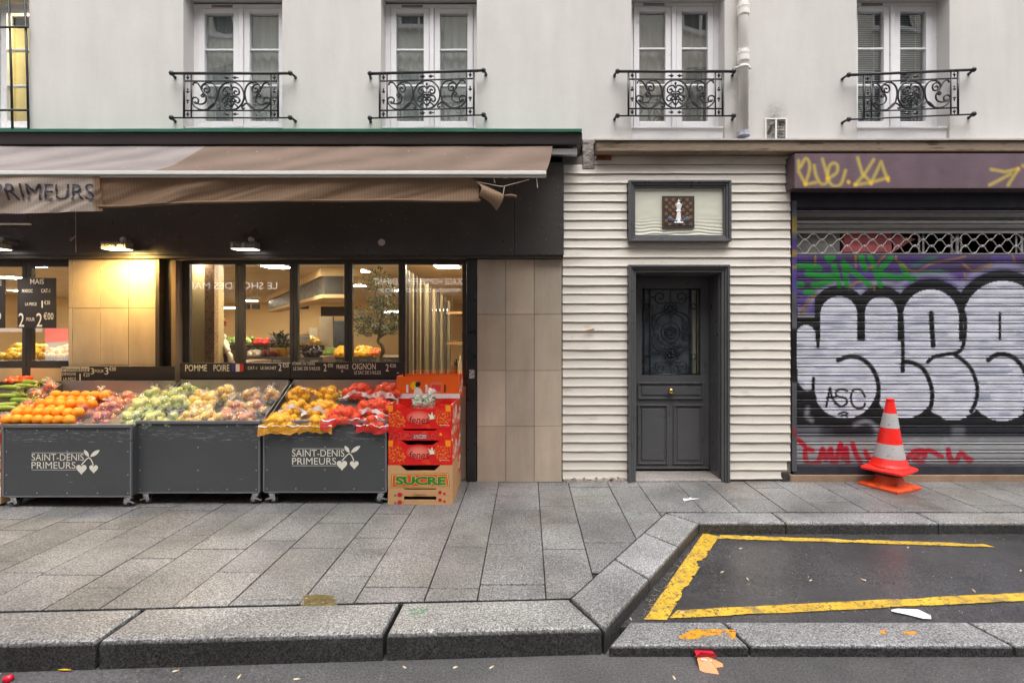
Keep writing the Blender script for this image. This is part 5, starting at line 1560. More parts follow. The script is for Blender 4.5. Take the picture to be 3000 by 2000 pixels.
TRAY0, TRAYK = 0.735, 0.43
def tray(y, yf): return TRAY0 + (y - yf - .05) * TRAYK
CARTS = []
def cart(x0, x1, yf, label, with_logo, dz=0.0):
    yb_ = yf + .62
    T = thing('market_cart', ((x0 + x1) / 2, (yf + yb_) / 2, 0), label, 'market cart', 'grey wheeled produce carts')
    zb, zt = .122 + dz * .5, .765 + dz
    m = MB(); m.box(x0 + .012, x1 - .012, yf, yf + .012, zb, zt - .02); m.build('front_panel', cartmat_, T)
    for a, b in ((x0 + .0005, x0 + .011), (x1 - .011, x1 - .0005)):
        m = MB(); m.hexa([(a, yf + .013, zb), (b, yf + .013, zb), (b, yb_, zb), (a, yb_, zb)], [(a, yf + .013, zt - .025), (b, yf + .013, zt - .025), (b, yb_, 1.07), (a, yb_, 1.07)])
        m.build('side_panel', cartpaint, T)
    m = MB()
    m.box(x0, x1, yf - .012, yf + .03, zt - .019, zt + .008)
    for a in (x0, x1 - .0145): m.box(a, a + .0145, yf - .006, yf + .0125, zb - .004, zt - .0195)
    m.box(x0 + .015, x1 - .015, yf - .003, yf + .02, zb - .012, zb - .001)
    m.build('steel_trim', pbr('trim_steel', S(138, 140, 146), .35, .6, var=.12, vs=4), T, bevel=.002)
    m = MB()
    for i in range(5):
        for z in (zb + .025, zt - .045): m.lathe([(.006, 0), (.0055, -.002), (.002, -.003)], (x0 + .035 + (x1 - x0 - .07) * i / 4, yf - .0005, z), 8, 'y')
    for z in (.32, .53):
        for x in (x0 + .035, (x0 + x1) / 2, x1 - .035): m.lathe([(.006, 0), (.0055, -.002), (.002, -.003)], (x, yf - .0005, z + dz), 8, 'y')
    m.build('screw', mscrew, T)
    m = MB()
    m.add([(x0 + .012, yf + .03, zt - .05), (x1 - .012, yf + .03, zt - .05), (x1 - .012, yb_ - .02, tray(yb_, yf) - .02), (x0 + .012, yb_ - .02, tray(yb_, yf) - .02)], [(0, 1, 2, 3)])
    m.build('tray', pbr('dull_tray', S(110, 106, 102), .5, .3), T, solid=.006)
    m = MB(); m.box(x0 + .012, x1 - .012, yb_ - .018, yb_ - .004, .70, 1.085)
    for x in (x0 + .05, (x0 + x1) / 2, x1 - .05): m.lathe([(.006, 0), (.003, -.003)], (x, yb_ - .0185, 1.065), 8, 'y')
    m.build('back_panel', pbr('stainless_back', S(168, 162, 158), .34, .55, var=.1, vs=2), T)
    m = MB(); m.box(x0 + .02, x1 - .02, yf + .02, yb_ - .02, zb, zb + .02); m.build('floor_plate', MT['blackmetal'], T)
    for sx in (x0 + .06, x1 - .06):
        for sy in (yf + .05, yb_ - .09):
            s = 1 if sx < (x0 + x1) / 2 else -1
            c = MB()
            c.box(sx - .04, sx + .04, sy - .04, sy + .04, zb - .006, zb - .0005)
            c.lathe([(.03, 0), (.034, .012), (.022, .03)], (sx, sy, zb - .036), 14)
            for q in (-.02, .016): c.hexa([(sx - .02 + s * .02, sy + q, .04), (sx + .02 + s * .02, sy + q, .04), (sx + .02 + s * .02, sy + q + .004, .04), (sx - .02 + s * .02, sy + q + .004, .04)], [(sx - .03, sy + q, zb - .03), (sx + .03, sy + q, zb - .03), (sx + .03, sy + q + .004, zb - .03), (sx - .03, sy + q + .004, zb - .03)])
            c.hexa([(sx - s * .055, sy - .018, .03), (sx + s * .02, sy - .018, .05), (sx + s * .02, sy + .018, .05), (sx - s * .055, sy + .018, .03)], [(sx - s * .055, sy - .018, .045), (sx + s * .02, sy - .018, .072), (sx + s * .02, sy + .018, .072), (sx - s * .055, sy + .018, .045)])
            o = c.build('caster', MT['chrome'], T, bevel=.002)
            w = MB(); w.lathe([(.012, -.014), (.034, -.014), (.038, -.009), (.038, .009), (.034, .014), (.012, .014)], (sx + s * .02, sy, .0385), 20, 'y'); w.build('wheel', MT['rubber'], o, smooth=False)
            w = MB(); w.lathe([(.004, -.021), (.014, -.0205), (.014, .0205), (.004, .021)], (sx + s * .02, sy, .0385), 12, 'y'); w.build('axle', MT['steel'], o)
    if with_logo:
        m = MB(); k = (D + yf) / F
        logo(m, X(with_logo[0], yf), Z(with_logo[1], yf), k, yf - .002); m.build('lettering', mlogo, T)
    CARTS.append((x0, x1, yf))
    return T
cart(X(8, -.85), X(386, -.85), -.85, 'grey wheeled cart with cream cherry emblem carrying the loose oranges', (93, 1325), -.02)
cart(X(399, -.77), X(762, -.77), -.77, 'grey wheeled cart with a plain front carrying bagged green and yellow apples', None)
cart(X(771, -.755), X(1133, -.755), -.755, 'grey wheeled cart with cream cherry emblem carrying nets of potatoes and onions', (856, 1313))

# ------------------------------------------------------------------ produce
def fruit_mat(name, a, b, rough=.35, sc=3, bump=0, spots=(), bs=90, sss=0.0):
    t = NT(name)
    co = t.coord()
    rnd = t.n('ObjectInfo').outputs['Random']
    sh = t.n('Combine', {}) if False else None
    c = t.mix(t.rng(t.math('ADD', t.noise(co, sc / .08, 3), t.math('MULTIPLY', t.math('SUBTRACT', rnd, .5), .6)), .3, .7, 0, 1), a, b)
    for s_, lo, hi, sc_ in spots: c = t.mix(t.rng(t.noise(co, s_, 2), lo, hi, 0, 1), c, sc_)
    ins = dict(Base_Color=c, Roughness=rough)
    if bump: ins['Normal'] = t.bump(t.noise(co, bs * 4, 2), bump)
    return t.pbr(**ins)
FM = dict(
    pomelo=fruit_mat('orange_peel', S(246, 138, 16), S(250, 160, 34), .4, 1.2, .0012, ((60, .70, .8, S(226, 110, 30)),)),
    red=fruit_mat('red_apple_skin', S(170, 28, 50), S(234, 140, 90), .28, 2.0, spots=((150, .66, .7, S(240, 190, 120)),)),
    green=fruit_mat('green_apple_skin', S(150, 176, 56), S(214, 210, 104), .3, 1.6, spots=((140, .68, .72, S(110, 120, 50)),)),
    yellow=fruit_mat('yellow_apple_skin', S(238, 190, 48), S(246, 210, 84), .3, 1.2, spots=((120, .72, .78, S(180, 130, 50)),)),
    blush=fruit_mat('blush_pear_skin', S(226, 184, 96), S(204, 104, 70), .35, 2.2, spots=((60, .6, .7, S(180, 90, 60)),)),
    potato=fruit_mat('potato_skin', S(246, 196, 62), S(240, 176, 44), .6, 1.0, .001),
    onion=fruit_mat('onion_skin_red', S(226, 84, 40), S(238, 110, 54), .35, 1.2),
)
def fruit_mesh(kind):
    bm = bmesh.new()
    if kind in ('red', 'green', 'yellow', 'blush'):
        prof = [(.004, .026), (.012, .031), (.024, .033), (.034, .024), (.0385, .006), (.036, -.014), (.028, -.030), (.016, -.036), (.006, -.033)]
        m = MB(); m.lathe(prof, (0, 0, 0), 14); m.tube([(0, 0, .024), (.003, 0, .042)], .0018, 5)
    else:
        r = dict(pomelo=(.047, .047, .0455), potato=(.040, .031, .028), onion=(.036, .036, .033))[kind]
        m = MB(); m.blob((0, 0, 0), r, 9, .06 if kind == 'pomelo' else .16, len(kind))
        if kind == 'onion': m.lathe([(.012, 0), (.005, .016), (.003, .02)], (0, 0, .028), 8)
        if kind == 'pomelo': m.lathe([(.004, 0), (.003, .002)], (0, 0, .0455), 8)
    me = m.build('x', FM[kind], None, smooth=True)
    d = me.data
    bpy.data.objects.remove(me)
    d.name = kind
    return d
FMESH = {k: fruit_mesh(k) for k in FM}
FNAME = dict(red='apple', green='apple', yellow='apple', blush='apple', potato='potato', onion='onion', pomelo='orange')

# loose oranges, stepped back in rows
ordn = ['first', 'second', 'third', 'fourth', 'fifth', 'sixth', 'seventh', 'eighth', 'ninth', 'tenth', 'eleventh', 'twelfth', 'thirteenth']
rnd = random.Random(21)
rows = [('front row', 1229, 22, 6, 30.5, -.765), ('second row', 1204, 52, 6, 30.0, -.69), ('third row', 1181, 118, 5, 33, -.60), ('row behind the middle of the heap', 1165, 150, 5, 28, -.53), ('back row', 1158, 163, 5, 30, -.46), ('top row', 1150, 200, 4, 29, -.40),
        ('row tucked behind the front', 1213, 38, 6, 31, -.74), ('upper middle row', 1189, 100, 5, 30, -.655)]
rows = [('front row of the heap', 1229, 22, 7, 30.0, -.775), ('second row', 1208, 52, 7, 29.5, -.70), ('third row', 1182, 118, 6, 30, -.60), ('top row of the heap', 1158, 163, 6, 29, -.48), ('row just behind the second row', 1199, 64, 5, 30, -.635), ('row just below the top row', 1172, 150, 5, 29, -.53)]
for nm, py, px0, n, pitch, y in rows:
    for i in range(n):
        px = px0 + pitch * i
        o = bpy.data.objects.new('orange', FMESH['pomelo']); COL.objects.link(o)
        yy = y + rnd.uniform(-.008, .008)
        k = rnd.uniform(.97, 1.06)
        o.scale = (k, k, k)
        o.location = (X(px + rnd.uniform(-1.5, 1.5), yy), yy, Z(py + rnd.uniform(-1.5, 1.5), yy) - .0)
        o.rotation_euler = (rnd.uniform(-.8, .8), rnd.uniform(-.8, .8), rnd.random() * 6)
        tag(o, 'loose orange in the %s, %s from the left' % (nm, ordn[i]), 'orange', 'loose oranges heaped on the cart')
# a layer under them, so that the heap is full
for i in range(46):
    pass

film = film_mat('clear_bag_film', (.90, .92, .90), .05, .74)
film2 = film_mat('reddish_bag_film', (.90, .80, .82), .04, .62)
netY = veil('yellow_net', S(240, 176, 40), .30, .5, 'net')
netR = veil('red_net', S(232, 64, 34), .42, .5, 'net')
skY = veil('loose_yellow_net', S(228, 160, 40), .75, .5, 'net')
skR = veil('loose_red_net', S(216, 44, 46), .80, .45, 'net')
band_w = pbr('white_label_band', S(232, 226, 226), .4, var=.08, vs=20)
band_v = pbr('violet_label_band', S(140, 118, 140), .4, var=.3, vs=18, spots=((22, .5, .6, S(214, 200, 196)),))
def bag(kind, px, py, yc, rx, ry, n, label, group, style='film', rz=0.0, lift=0.0, layers=2, band=None, skirt=False, tuft=True):
    rnd = random.Random(int(px * 7 + py))
    z = Z(py, yc) - .075 + lift
    name = {'film': 'fruit_bag', 'net': 'vegetable_net'}[style]
    T = thing(name, (X(px, yc), yc, z), label, {'film': 'bag', 'net': 'net bag'}[style], group, (R(20), 0, rz))
    fr = FNAME[kind]
    rad = .037 if kind not in ('potato', 'onion') else .033
    sph = []
    # pack pieces in rings
    for L in range(layers):
        q = 1 - L * .42
        cnt = n if L == 0 else max(3, int(n * .5))
        tries = 0
        placed = []
        while len(placed) < cnt and tries < 400:
            tries += 1
            a, rr = rnd.random() * 6.283, math.sqrt(rnd.random())
            x, y = (rx - rad * .9) * q * rr * math.cos(a), (ry - rad * .9) * q * rr * math.sin(a)
            if all((x - u) ** 2 + (y - v) ** 2 > (1.62 * rad) ** 2 for u, v in placed):
                placed.append((x, y))
                h = rad * .9 + L * rad * 1.35
                sph.append((x, y, h, rad))
                o = bpy.data.objects.new(fr, FMESH[kind]); COL.objects.link(o); o.parent = T
                o.location = (x, y, h)
                k = rnd.uniform(.80, 1.08); o.scale = (k, k, k)
                o.rotation_euler = (rnd.uniform(-1.2, 1.2), rnd.uniform(-1.2, 1.2), rnd.random() * 6) if kind != 'potato' else (rnd.uniform(-.4, .4), rnd.uniform(-.4, .4), rnd.random() * 6)
    # skin draped over them
    def top(x, y):
        s = 0.0
        for a, b, h, r in sph:
            d2 = ((x - a) ** 2 + (y - b) ** 2) / (r * 1.06) ** 2
            if d2 < 1: s = max(s, h + r * 1.06 * math.sqrt(1 - d2))
            elif d2 < 2.2: s = max(s, (h + r * .1) * (2.2 - d2) / 1.2 * .9)
        return s
    NR, NA = 14, 40
    m = MB(); vs = []
    sd_ = rnd.random() * 50
    for i in range(NR + 1):
        for k in range(NA):
            a = 2 * math.pi * k / NA
            q = i / NR
            wr = 1 + .07 * noise.noise(Vector((math.cos(a) * 2, math.sin(a) * 2, sd_)))
            x, y = rx * 1.04 * q * wr * math.cos(a), ry * 1.04 * q * wr * math.sin(a)
            # relax: sample a few neighbours so the film bridges gaps
            h = max(top(x, y), *(top(x + .016 * math.cos(b), y + .016 * math.sin(b)) - .006 for b in (0, 1.57, 3.14, 4.71)))
            h += .004 + (.010 if style == 'film' else .002) * noise.noise(Vector((x * 34 + sd_, y * 34, 0)))
            if i == NR: h = .002
            vs.append((x, y, max(h, .002)))
    m.add(vs, [(i * NA + k, (i + 1) * NA + k, (i + 1) * NA + (k + 1) % NA, i * NA + (k + 1) % NA) for i in range(NR) for k in range(NA)])
    m.v = [(p[0] + T.location.x, p[1] + T.location.y, p[2] + T.location.z) for p in m.v]
    mt = {'film': film2 if kind == 'red' else film, 'net': netR if kind == 'onion' else netY}[style]
    m.build({'film': 'film', 'net': 'netting'}[style], mt, T, smooth=True)
    O = T.location
    if tuft and style == 'film':
        m = MB(); tx, ty = rnd.uniform(-.4, .4) * rx, rnd.uniform(.1, .6) * ry
        th = top(tx, ty)
        for _ in range(9):
            a = rnd.random() * 6.283; ln = rnd.uniform(.025, .055)
            b = Vector((tx, ty, th + .002)); d = Vector((math.cos(a) * .7, math.sin(a) * .7, rnd.uniform(.2, 1.0))).normalized(); s = d.cross(Vector((rnd.random(), rnd.random(), rnd.random()))).normalized() * rnd.uniform(.008, .018)
            m.add([O + b - s * .3, O + b + s * .3, O + b + d * ln + s, O + b + d * ln * rnd.uniform(.7, 1.1) - s], [(0, 1, 2, 3)])
        m.build('gathered_neck', veil_tuft, T)
    if band:
        m = MB(); pts = []
        y0 = -ry * band[1]
        nseg = 26
        vs = []
        for i in range(nseg + 1):
            u = -1 + 2 * i / nseg
            x = rx * .98 * u; y = y0 - (.03 if u * band[2] > 0 else .0) * abs(u) + .012 * noise.noise(Vector((u * 4, sd_, 1)))
            av = lambda yy: max(.004, sum(top(x + dx, yy) for dx in (-.05, -.025, 0, .025, .05)) / 5)
            h = av(y) + .014 + .012 * noise.noise(Vector((u * 3, sd_, 0)))
            h2 = av(y + .03) + .016 + .010 * noise.noise(Vector((u * 3.4, sd_, 3)))
            wd = .55 + .45 * math.sin(u * 7 + sd_); vs += [O + Vector((x, y - .012 * wd, h - .008)), O + Vector((x, y + .014 * wd, h2))]
        m.add(vs, [(2 * i, 2 * i + 2, 2 * i + 3, 2 * i + 1) for i in range(nseg)])
        m.build('label_band', band[0], T, smooth=True)
    if skirt:
        m = MB(); nu, nv_ = 30, 8
        def sk(u, v):
            x = rx * (-1.02 + 2.04 * u); ex = .72 + .55 * noise.noise(Vector((u * 2.4, sd_, 5))); y = -ry * (.62 + .56 * v * ex) - .010 * math.sin(u * 9 + sd_) * v
            e = .03 * (1 - v) ** 1.5 + .014 + .022 * noise.noise(Vector((u * 7, v * 2.5, sd_))) + .0025 * math.sin(u * 40 + 9 * noise.noise(Vector((u * 5, v * 2, sd_)))) - (.050 * ex * max(0, v - .45) / .55)
            return O + Vector((x * (1 + .05 * v), y, e))
        m.grid(sk, nu, nv_); m.build('loose_end', skR if kind == 'onion' else skY, T, smooth=True)
        m = MB(); vs = []
        for i in range(nu + 1):
            e_ = .10 * noise.noise(Vector((i * .35, sd_, 8))); p = sk(i / nu, .42 + e_); q = sk(i / nu, .30 + e_ * .6)
            vs += [p + Vector((0, -.004, .008)), q + Vector((0, -.003, .010))]
        if skirt == 2:
            m.add(vs, [(2 * i, 2 * i + 2, 2 * i + 3, 2 * i + 1) for i in range(nu)]); m.build('hem', band_w, T, smooth=True)
    return T
veil_tuft = veil('gathered_film', (.93, .94, .94), .35, .12, streak=.45)
yf, ym, yk = -.70, -.52, -.32
GR, GG, GY, GB, GP, GO = 'bags of red apples', 'bags of green apples', 'bags of yellow apples', 'bags of blushed apples', 'nets of potatoes', 'nets of onions'
def bags(kind, noun, spots, group, **kw):
    for px, py, y, where, rx, ry in spots:
        bag(kind, px, py, y, rx, ry, kw.get('n', 8), 'bag of %s, %s' % (noun, where), group, layers=kw.get('layers', 2))
bags('red', 'red apples', [(228, 1222, -.665, 'at the front edge beside the oranges', .11, .10), (305, 1218, -.665, 'in front at the right end of the orange cart', .12, .10), (265, 1190, -.57, 'middle of the red heap next to the oranges', .12, .10), (328, 1186, -.55, 'middle of the red heap next to the green apples', .11, .10), (312, 1154, -.38, 'on top at the back beside the top row of oranges', .12, .10), (375, 1158, -.36, 'at the back, over the gap between the carts', .12, .10)], GR)
bags('green', 'green apples', [(392, 1216, -.665, 'at the front edge bridging the first two carts', .13, .11), (452, 1216, -.665, 'in the front row, second green bag from the left', .115, .105), (512, 1218, -.665, 'in the front row next to the yellow apples', .11, .10), (415, 1180, -.53, 'in the middle row at the left of the green heap', .12, .11), (472, 1174, -.52, 'in the middle of the green heap', .12, .11), (528, 1170, -.50, 'in the middle row beside the yellow apples', .11, .10), (446, 1150, -.36, 'in the back row at the left end of the second cart', .11, .10), (505, 1150, -.35, 'in the back row below the topmost bag', .12, .10), (550, 1131, -.26, 'topmost bag against the steel back of the second cart', .10, .08)], GG)
bags('yellow', 'yellow apples', [(562, 1212, -.665, 'at the front edge beside the green apples', .11, .10), (612, 1214, -.665, 'at the front edge beside the blushed apples', .10, .10), (588, 1182, -.55, 'in the middle of the yellow heap', .12, .11), (618, 1160, -.44, 'high in the yellow heap at its right', .11, .10), (668, 1140, -.32, 'at the very back on top of the yellow heap', .12, .10), (590, 1150, -.36, 'at the back beside the green apples', .10, .10)], GY)
bags('blush', 'blushed apples', [(664, 1216, -.665, 'at the front edge right of the yellow apples', .11, .10), (722, 1218, -.665, 'at the front edge beside the potato net', .11, .10), (690, 1184, -.55, 'in the middle of the blushed heap at its left', .12, .10), (752, 1184, -.54, 'in the middle of the blushed heap beside the potatoes', .12, .10), (742, 1148, -.34, 'at the back left on the blushed heap', .12, .10), (800, 1146, -.34, 'at the back right on the blushed heap', .11, .10)], GB)
for px, py, y, rx, ry, n, where, band, sk, rz in (
        (884, 1142, -.33, .15, .11, 14, 'at the back left of the third cart', (band_v, .1, 1), 0, .1),
        (965, 1139, -.31, .15, .11, 14, 'at the back beside the onion nets', (band_v, .0, 1), 0, -.1),
        (868, 1180, -.52, .15, .11, 12, 'in the middle row over the gap between carts', (band_w, .55, 1), 0, .15),
        (945, 1181, -.54, .17, .13, 18, 'in the middle row beside the red onions', (band_w, .7, 1), 0, 0),
        (828, 1218, -.70, .17, .12, 16, 'hanging over the front edge at the left', None, 2, .12),
        (935, 1222, -.71, .15, .10, 10, 'hanging over the front edge next to the onions', None, 2, -.05)):
    bag('potato', px, py, y, rx, ry, n, 'yellow net of potatoes, ' + where, GP, 'net', rz, band=band, skirt=sk)
for px, py, y, rx, ry, n, where, band, sk, rz in (
        (1052, 1134, -.31, .16, .11, 15, 'at the back beside the potatoes', (band_w, .75, -1), 0, 0),
        (1136, 1133, -.31, .15, .11, 15, 'at the back right against the steel', (band_w, .8, 1), 0, -.1),
        (1095, 1178, -.53, .19, .13, 20, 'in the middle right beside the orange box', (band_w, .85, 1), 0, 0),
        (1008, 1200, -.665, .17, .13, 18, 'in front at the left beside the potatoes', None, 2, .05),
        (1098, 1222, -.71, .14, .09, 8, 'lying at the front edge beside the red box', (band_w, .1, 1), 2, 0)):
    bag('onion', px, py, y, rx, ry, n, 'red net of onions, ' + where, GO, 'net', rz, band=band, skirt=sk)

# stand at the far left edge with maize and bagged tomatoes
TL = thing('produce_stand', (-5.25, -.5, 0), 'carton covered produce stand cut off by the left edge, carrying the maize', 'produce stand')
m = MB(); m.box(-5.8, -4.78, -.80, -.10, .02, .70); m.build('body', pbr('pale_carton', S(196, 160, 116), .8, var=.1), TL, bevel=.004)
m = MB()
for z in (.14, .30, .46, .62): m.box(-5.8, -4.779, -.803, -.8005, z - .05, z + .04)
m.build('printed_band', pbr('red_white_print', S(236, 226, 224), .5, spots=((9, .48, .52, S(196, 40, 50)),)), TL)
m = MB(); m.add([(-5.8, -.80, .70), (-4.78, -.80, .70), (-4.78, -.10, 1.02), (-5.8, -.10, 1.02)], [(0, 1, 2, 3)]); m.box(-5.8, -4.78, -.115, -.10, .7, 1.06); m.build('tray', MT['blackmetal'], TL, solid=.01)
def corn(px, py, y, a, label):
    L = thing('maize_cob', (X(px, y), y, Z(py, y)), label, 'maize', 'maize cobs on the left stand', (R(20), R(90 + 0), a))
    O = L.location
    m = MB(); m.lathe([(.004, -.13), (.022, -.10), (.027, -.03), (.026, .04), (.018, .09), (.010, .12), (.008, .17)], (O.x, O.y, O.z), 10); m.build('husk', pbr('green_husk', S(150, 170, 62), .5, var=.25, vs=10, stretch=(6, 6, .6)), L, smooth=True)
    m = MB(); leaf_tuft(m, (O.x, O.y, O.z + .12), 8, .1, .006, rnd); m.build('silk', pbr('husk_tip', S(196, 190, 110), .6), L)
k = 0
for px, py, y, w in ((30, 1135, -.28, 'topmost, lying at the back'), (70, 1130, -.27, 'at the back on the right'), (20, 1160, -.42, 'in the middle at the left'), (55, 1155, -.40, 'in the middle of the heap'), (30, 1185, -.52, 'lower left, leaning down'), (62, 1172, -.48, 'lower right beside the red bags'), (8, 1195, -.58, 'lowest, at the frame edge'), (90, 1120, -.22, 'at the very back beside the red bags')):
    corn(px, py, y, (.25, .15, .4, -.1, 1.0, .2, .5, .1)[k], 'green husked maize cob, ' + w); k += 1
FM['tom'] = fruit_mat('tomato_skin', S(222, 70, 24), S(236, 110, 30), .25, 1.0)
mt_ = MB(); mt_.blob((0, 0, 0), (.032, .032, .028), 8); oo = mt_.build('x', FM['tom'], None, smooth=True); FMESH['tom'] = oo.data; bpy.data.objects.remove(oo); FNAME['tom'] = 'tomato'
for px, py, y, w in ((115, 1150, -.30, 'beside the sloping divider at the back'), (150, 1128, -.22, 'topmost, touching the pomelo sign'), (95, 1180, -.50, 'in the middle, beside the maize'), (60, 1205, -.62, 'low, left of the second row of oranges'), (30, 1220, -.70, 'lowest, at the frame edge')):
    bag('tom', px, py, y, .11, .10, 8, 'dark red printed bag of tomatoes, ' + w, 'bags of tomatoes')
loose('clementine', [FM['tom']], -10, 55, -.16, 1.02, 24, .032, 'small clementine in the row behind the maize', 'clementine', 'clementines behind the maize', 1, 2)

# ------------------------------------------------------------------ stacked fruit cartons
def cmat(name, base, spots): return pbr(name, base, .42, var=.08, vs=6, spots=spots)
m_red = cmat('red_printed_card', S(216, 24, 22), ((14, .56, .66, S(226, 60, 20)),))
m_kraft = pbr('kraft_card', S(196, 150, 104), .75, var=.08, vs=6, fine=.06, fs=200)
m_orange = cmat('orange_printed_card', S(240, 100, 24), ())
m_side = pbr('orange_white_side_print', S(226, 70, 30), .5, spots=((7, .52, .56, S(238, 230, 226)), (11, .60, .63, S(240, 140, 30))))
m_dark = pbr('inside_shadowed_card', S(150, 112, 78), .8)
def carton(px_l, px_r, py_b, py_t, y, depth, mat, side, label, notch=None, hole=None, group='fruit cartons stacked beside the carts', kind='fruit_carton'):
    x0, x1, z0, z1 = X(px_l, y), X(px_r, y), Z(py_b, y), Z(py_t, y)
    T = thing(kind, ((x0 + x1) / 2, y + depth / 2, z0), label, 'carton', group)
    cx = (x0 + x1) / 2; w = x1 - x0
    t = .008
    m = MB()
    out = [(x0, z0), (x1, z0), (x1, z1)]
    if notch:
        a, b, dp_ = notch
        out += [(cx + w * a, z1), (cx + w * b, z1 - dp_), (cx - w * b, z1 - dp_), (cx - w * a, z1)]
    out += [(x0, z1)]
    if hole:
        a, b, h0, h1 = hole     # slot near the top: build the wall as pieces round it
        za, zb_ = z0 + (z1 - z0) * h0, z0 + (z1 - z0) * h1
        m.box(x0, x1, y, y + t, z0, za); m.box(x0, x1, y, y + t, zb_, z1); m.box(x0, cx - w * a, y, y + t, za, zb_); m.box(cx + w * a, x1, y, y + t, za, zb_)
    else:
        m.prism(out, y, y + t)
    m.build('front', mat, T)
    m = MB(); m.prism(out, y + depth - t, y + depth); m.build('back', mat, T)
    for a in (x0, x1 - t):
        m = MB(); m.box(a, a + t, y + t, y + depth - t, z0, z1); m.build('side', side, T)
    m = MB(); m.box(x0 + t, x1 - t, y + t, y + depth - t, z0, z0 + .01)
    m.build('base', m_dark, T)
    return T, (x0, x1, z0, z1)
YK = -.745
def patch(T, name, y, mt, polys, sub=None):
    for p in polys:
        m = MB(); m.add([(X(a, y), y, Z(b, y)) for a, b in p], [tuple(range(len(p)))])
        o = m.build(name, mt, T)
        for po in o.data.polygons:
            if po.normal.y > 0: po.flip()
    return o
q = lambda x, y: (700 + x / 3.136, 1050 + y / 3.136)
c_or = pbr('orange_square_print', S(240, 146, 20), .45, spots=((20, .58, .62, S(220, 60, 20)),))
def fenes(py_b, py_t, label, oy):
    T, b = carton(1137, 1325, py_b, py_t, YK, .40, m_red, m_side, label, notch=(.30, .19, .042))
    yy = YK - .0012
    Q = lambda x, y: q(x, y + oy)
    patch(T, 'orange_corner', yy, c_or, [[Q(1372, 430), Q(1416, 428), Q(1412, 486), Q(1374, 488)], [Q(1895, 428), Q(1945, 430), Q(1945, 486), Q(1900, 486)]])
    patch(T, 'printed_fruit', yy - .0003, pbr('fruit_print', S(206, 40, 24), .5, spots=((55, .5, .56, S(236, 120, 30)), (70, .6, .64, S(120, 10, 16)))), [[Q(1376, 492), Q(1410, 490), Q(1470, 470), Q(1540, 560), Q(1520, 630), Q(1378, 632)], [Q(1810, 470), Q(1890, 490), Q(1945, 492), Q(1945, 590), Q(1840, 632), Q(1800, 560)]])
    cxx, czz = Q(1650, 540)
    # soft pale halo printed behind the word
    t = NT('halo_print'); e = t.n('TexCoord').outputs['Generated']; s = t.n('SeparateXYZ', {0: e})
    r2 = t.math('ADD', t.math('POWER', t.math('SUBTRACT', s.outputs[0], .5), 2.0), t.math('POWER', t.math('SUBTRACT', s.outputs[2], .5), 2.0))
    t.pbr(Base_Color=t.mix(t.rng(r2, 0, .2, 1, 0), S(214, 20, 20), S(240, 130, 112)), Roughness=.42)
    patch(T, 'halo', yy - .0006, t.m, [[(cxx + 42 * math.cos(a * .3142), czz + 24 * math.sin(a * .3142)) for a in range(20)]])
    m = MB(); a, bb = Q(1562, 596), Q(1742, 528); m.text('fenes', X(a[0], yy), X(bb[0], yy), Z(a[1], yy), Z(bb[1], yy), yy - .0012, shear=.12); m.build('lettering', pbr('dark_red_ink', S(40, 10, 12), .5), T)
    lfp = [(1755, 560), (1745, 520), (1735, 500), (1760, 520), (1775, 488), (1785, 530), (1800, 512), (1792, 545), (1806, 552), (1780, 556)]
    patch(T, 'leaf_emblem', yy - .0016, pbr('pale_leaf_print', S(214, 226, 200), .5, spots=((60, .55, .6, S(80, 130, 60)),)), [[Q(*p) for p in lfp]])
    patch(T, 'white_line', yy - .0004, band_w, [[Q(1840, 609), Q(1935, 612), Q(1935, 615), Q(1840, 612)]])
    return T
T6, _ = carton(1136, 1326, 1480.5, 1452, YK, .40, m_kraft, m_kraft, 'lowest brown carton with strawberry prints, standing on the pavement', hole=(.25, .25, .60, .95))
T5, _ = carton(1137, 1325, 1451.5, 1430, YK, .40, m_kraft, m_kraft, 'low brown carton with strawberry prints, second from the bottom', notch=(.26, .24, .012))
berry = pbr('strawberry_print', S(190, 30, 40), .5, spots=((60, .6, .64, S(120, 20, 30)),)); gl_ = pbr('grey_print', S(120, 116, 90), .6)
for T, dy in ((T6, 0), (T5, -22.5)):
    disc = lambda cx, cy, r: [(cx + r * math.cos(a * .524), cy + r * math.sin(a * .524)) for a in range(12)]
    patch(T, 'printed_berry', YK - .0012, berry, [disc(1171, 1471 + dy, 7), disc(1289, 1464 + dy, 5.5), disc(1302, 1468 + dy, 4)])
    patch(T, 'printed_leaf', YK - .0012, gl_, [disc(1158, 1473 + dy, 4), disc(1180, 1470 + dy, 2)])
m = MB(); m.text('Desserts', X(1212, YK), X(1248, YK), Z(1452, YK), Z(1444, YK), YK - .0012); m.build('lettering', pbr('brown_ink', S(90, 56, 36), .6), T5)
T4, _ = carton(1136, 1326, 1429.5, 1362, YK, .40, m_kraft, m_kraft, 'brown carton with the green word on an orange plate', notch=(.31, .22, .05))
patch(T4, 'orange_plate', YK - .0012, pbr('sucre_orange', S(206, 78, 30), .5), [[(1151, 1392), (1310, 1388), (1314, 1421), (1149, 1425)]])
patch(T4, 'plate_rim', YK - .0008, pbr('plate_rim_ink', S(110, 96, 50), .5), [[(1147, 1389), (1313, 1385), (1318, 1424), (1145, 1428)]])
patch(T4, 'plate_edge', YK - .0010, pbr('sucre_yellow', S(226, 190, 110), .5), [[(1149, 1390.5), (1311.5, 1386.5), (1316, 1422.5), (1147, 1426.5)]])
m = MB(); m.text('SUCRE', X(1157, YK), X(1308, YK), Z(1421, YK), Z(1393, YK), YK - .0016, bold=.075); m.build('lettering', pbr('pale_rim_ink', S(206, 196, 110), .5), T4)
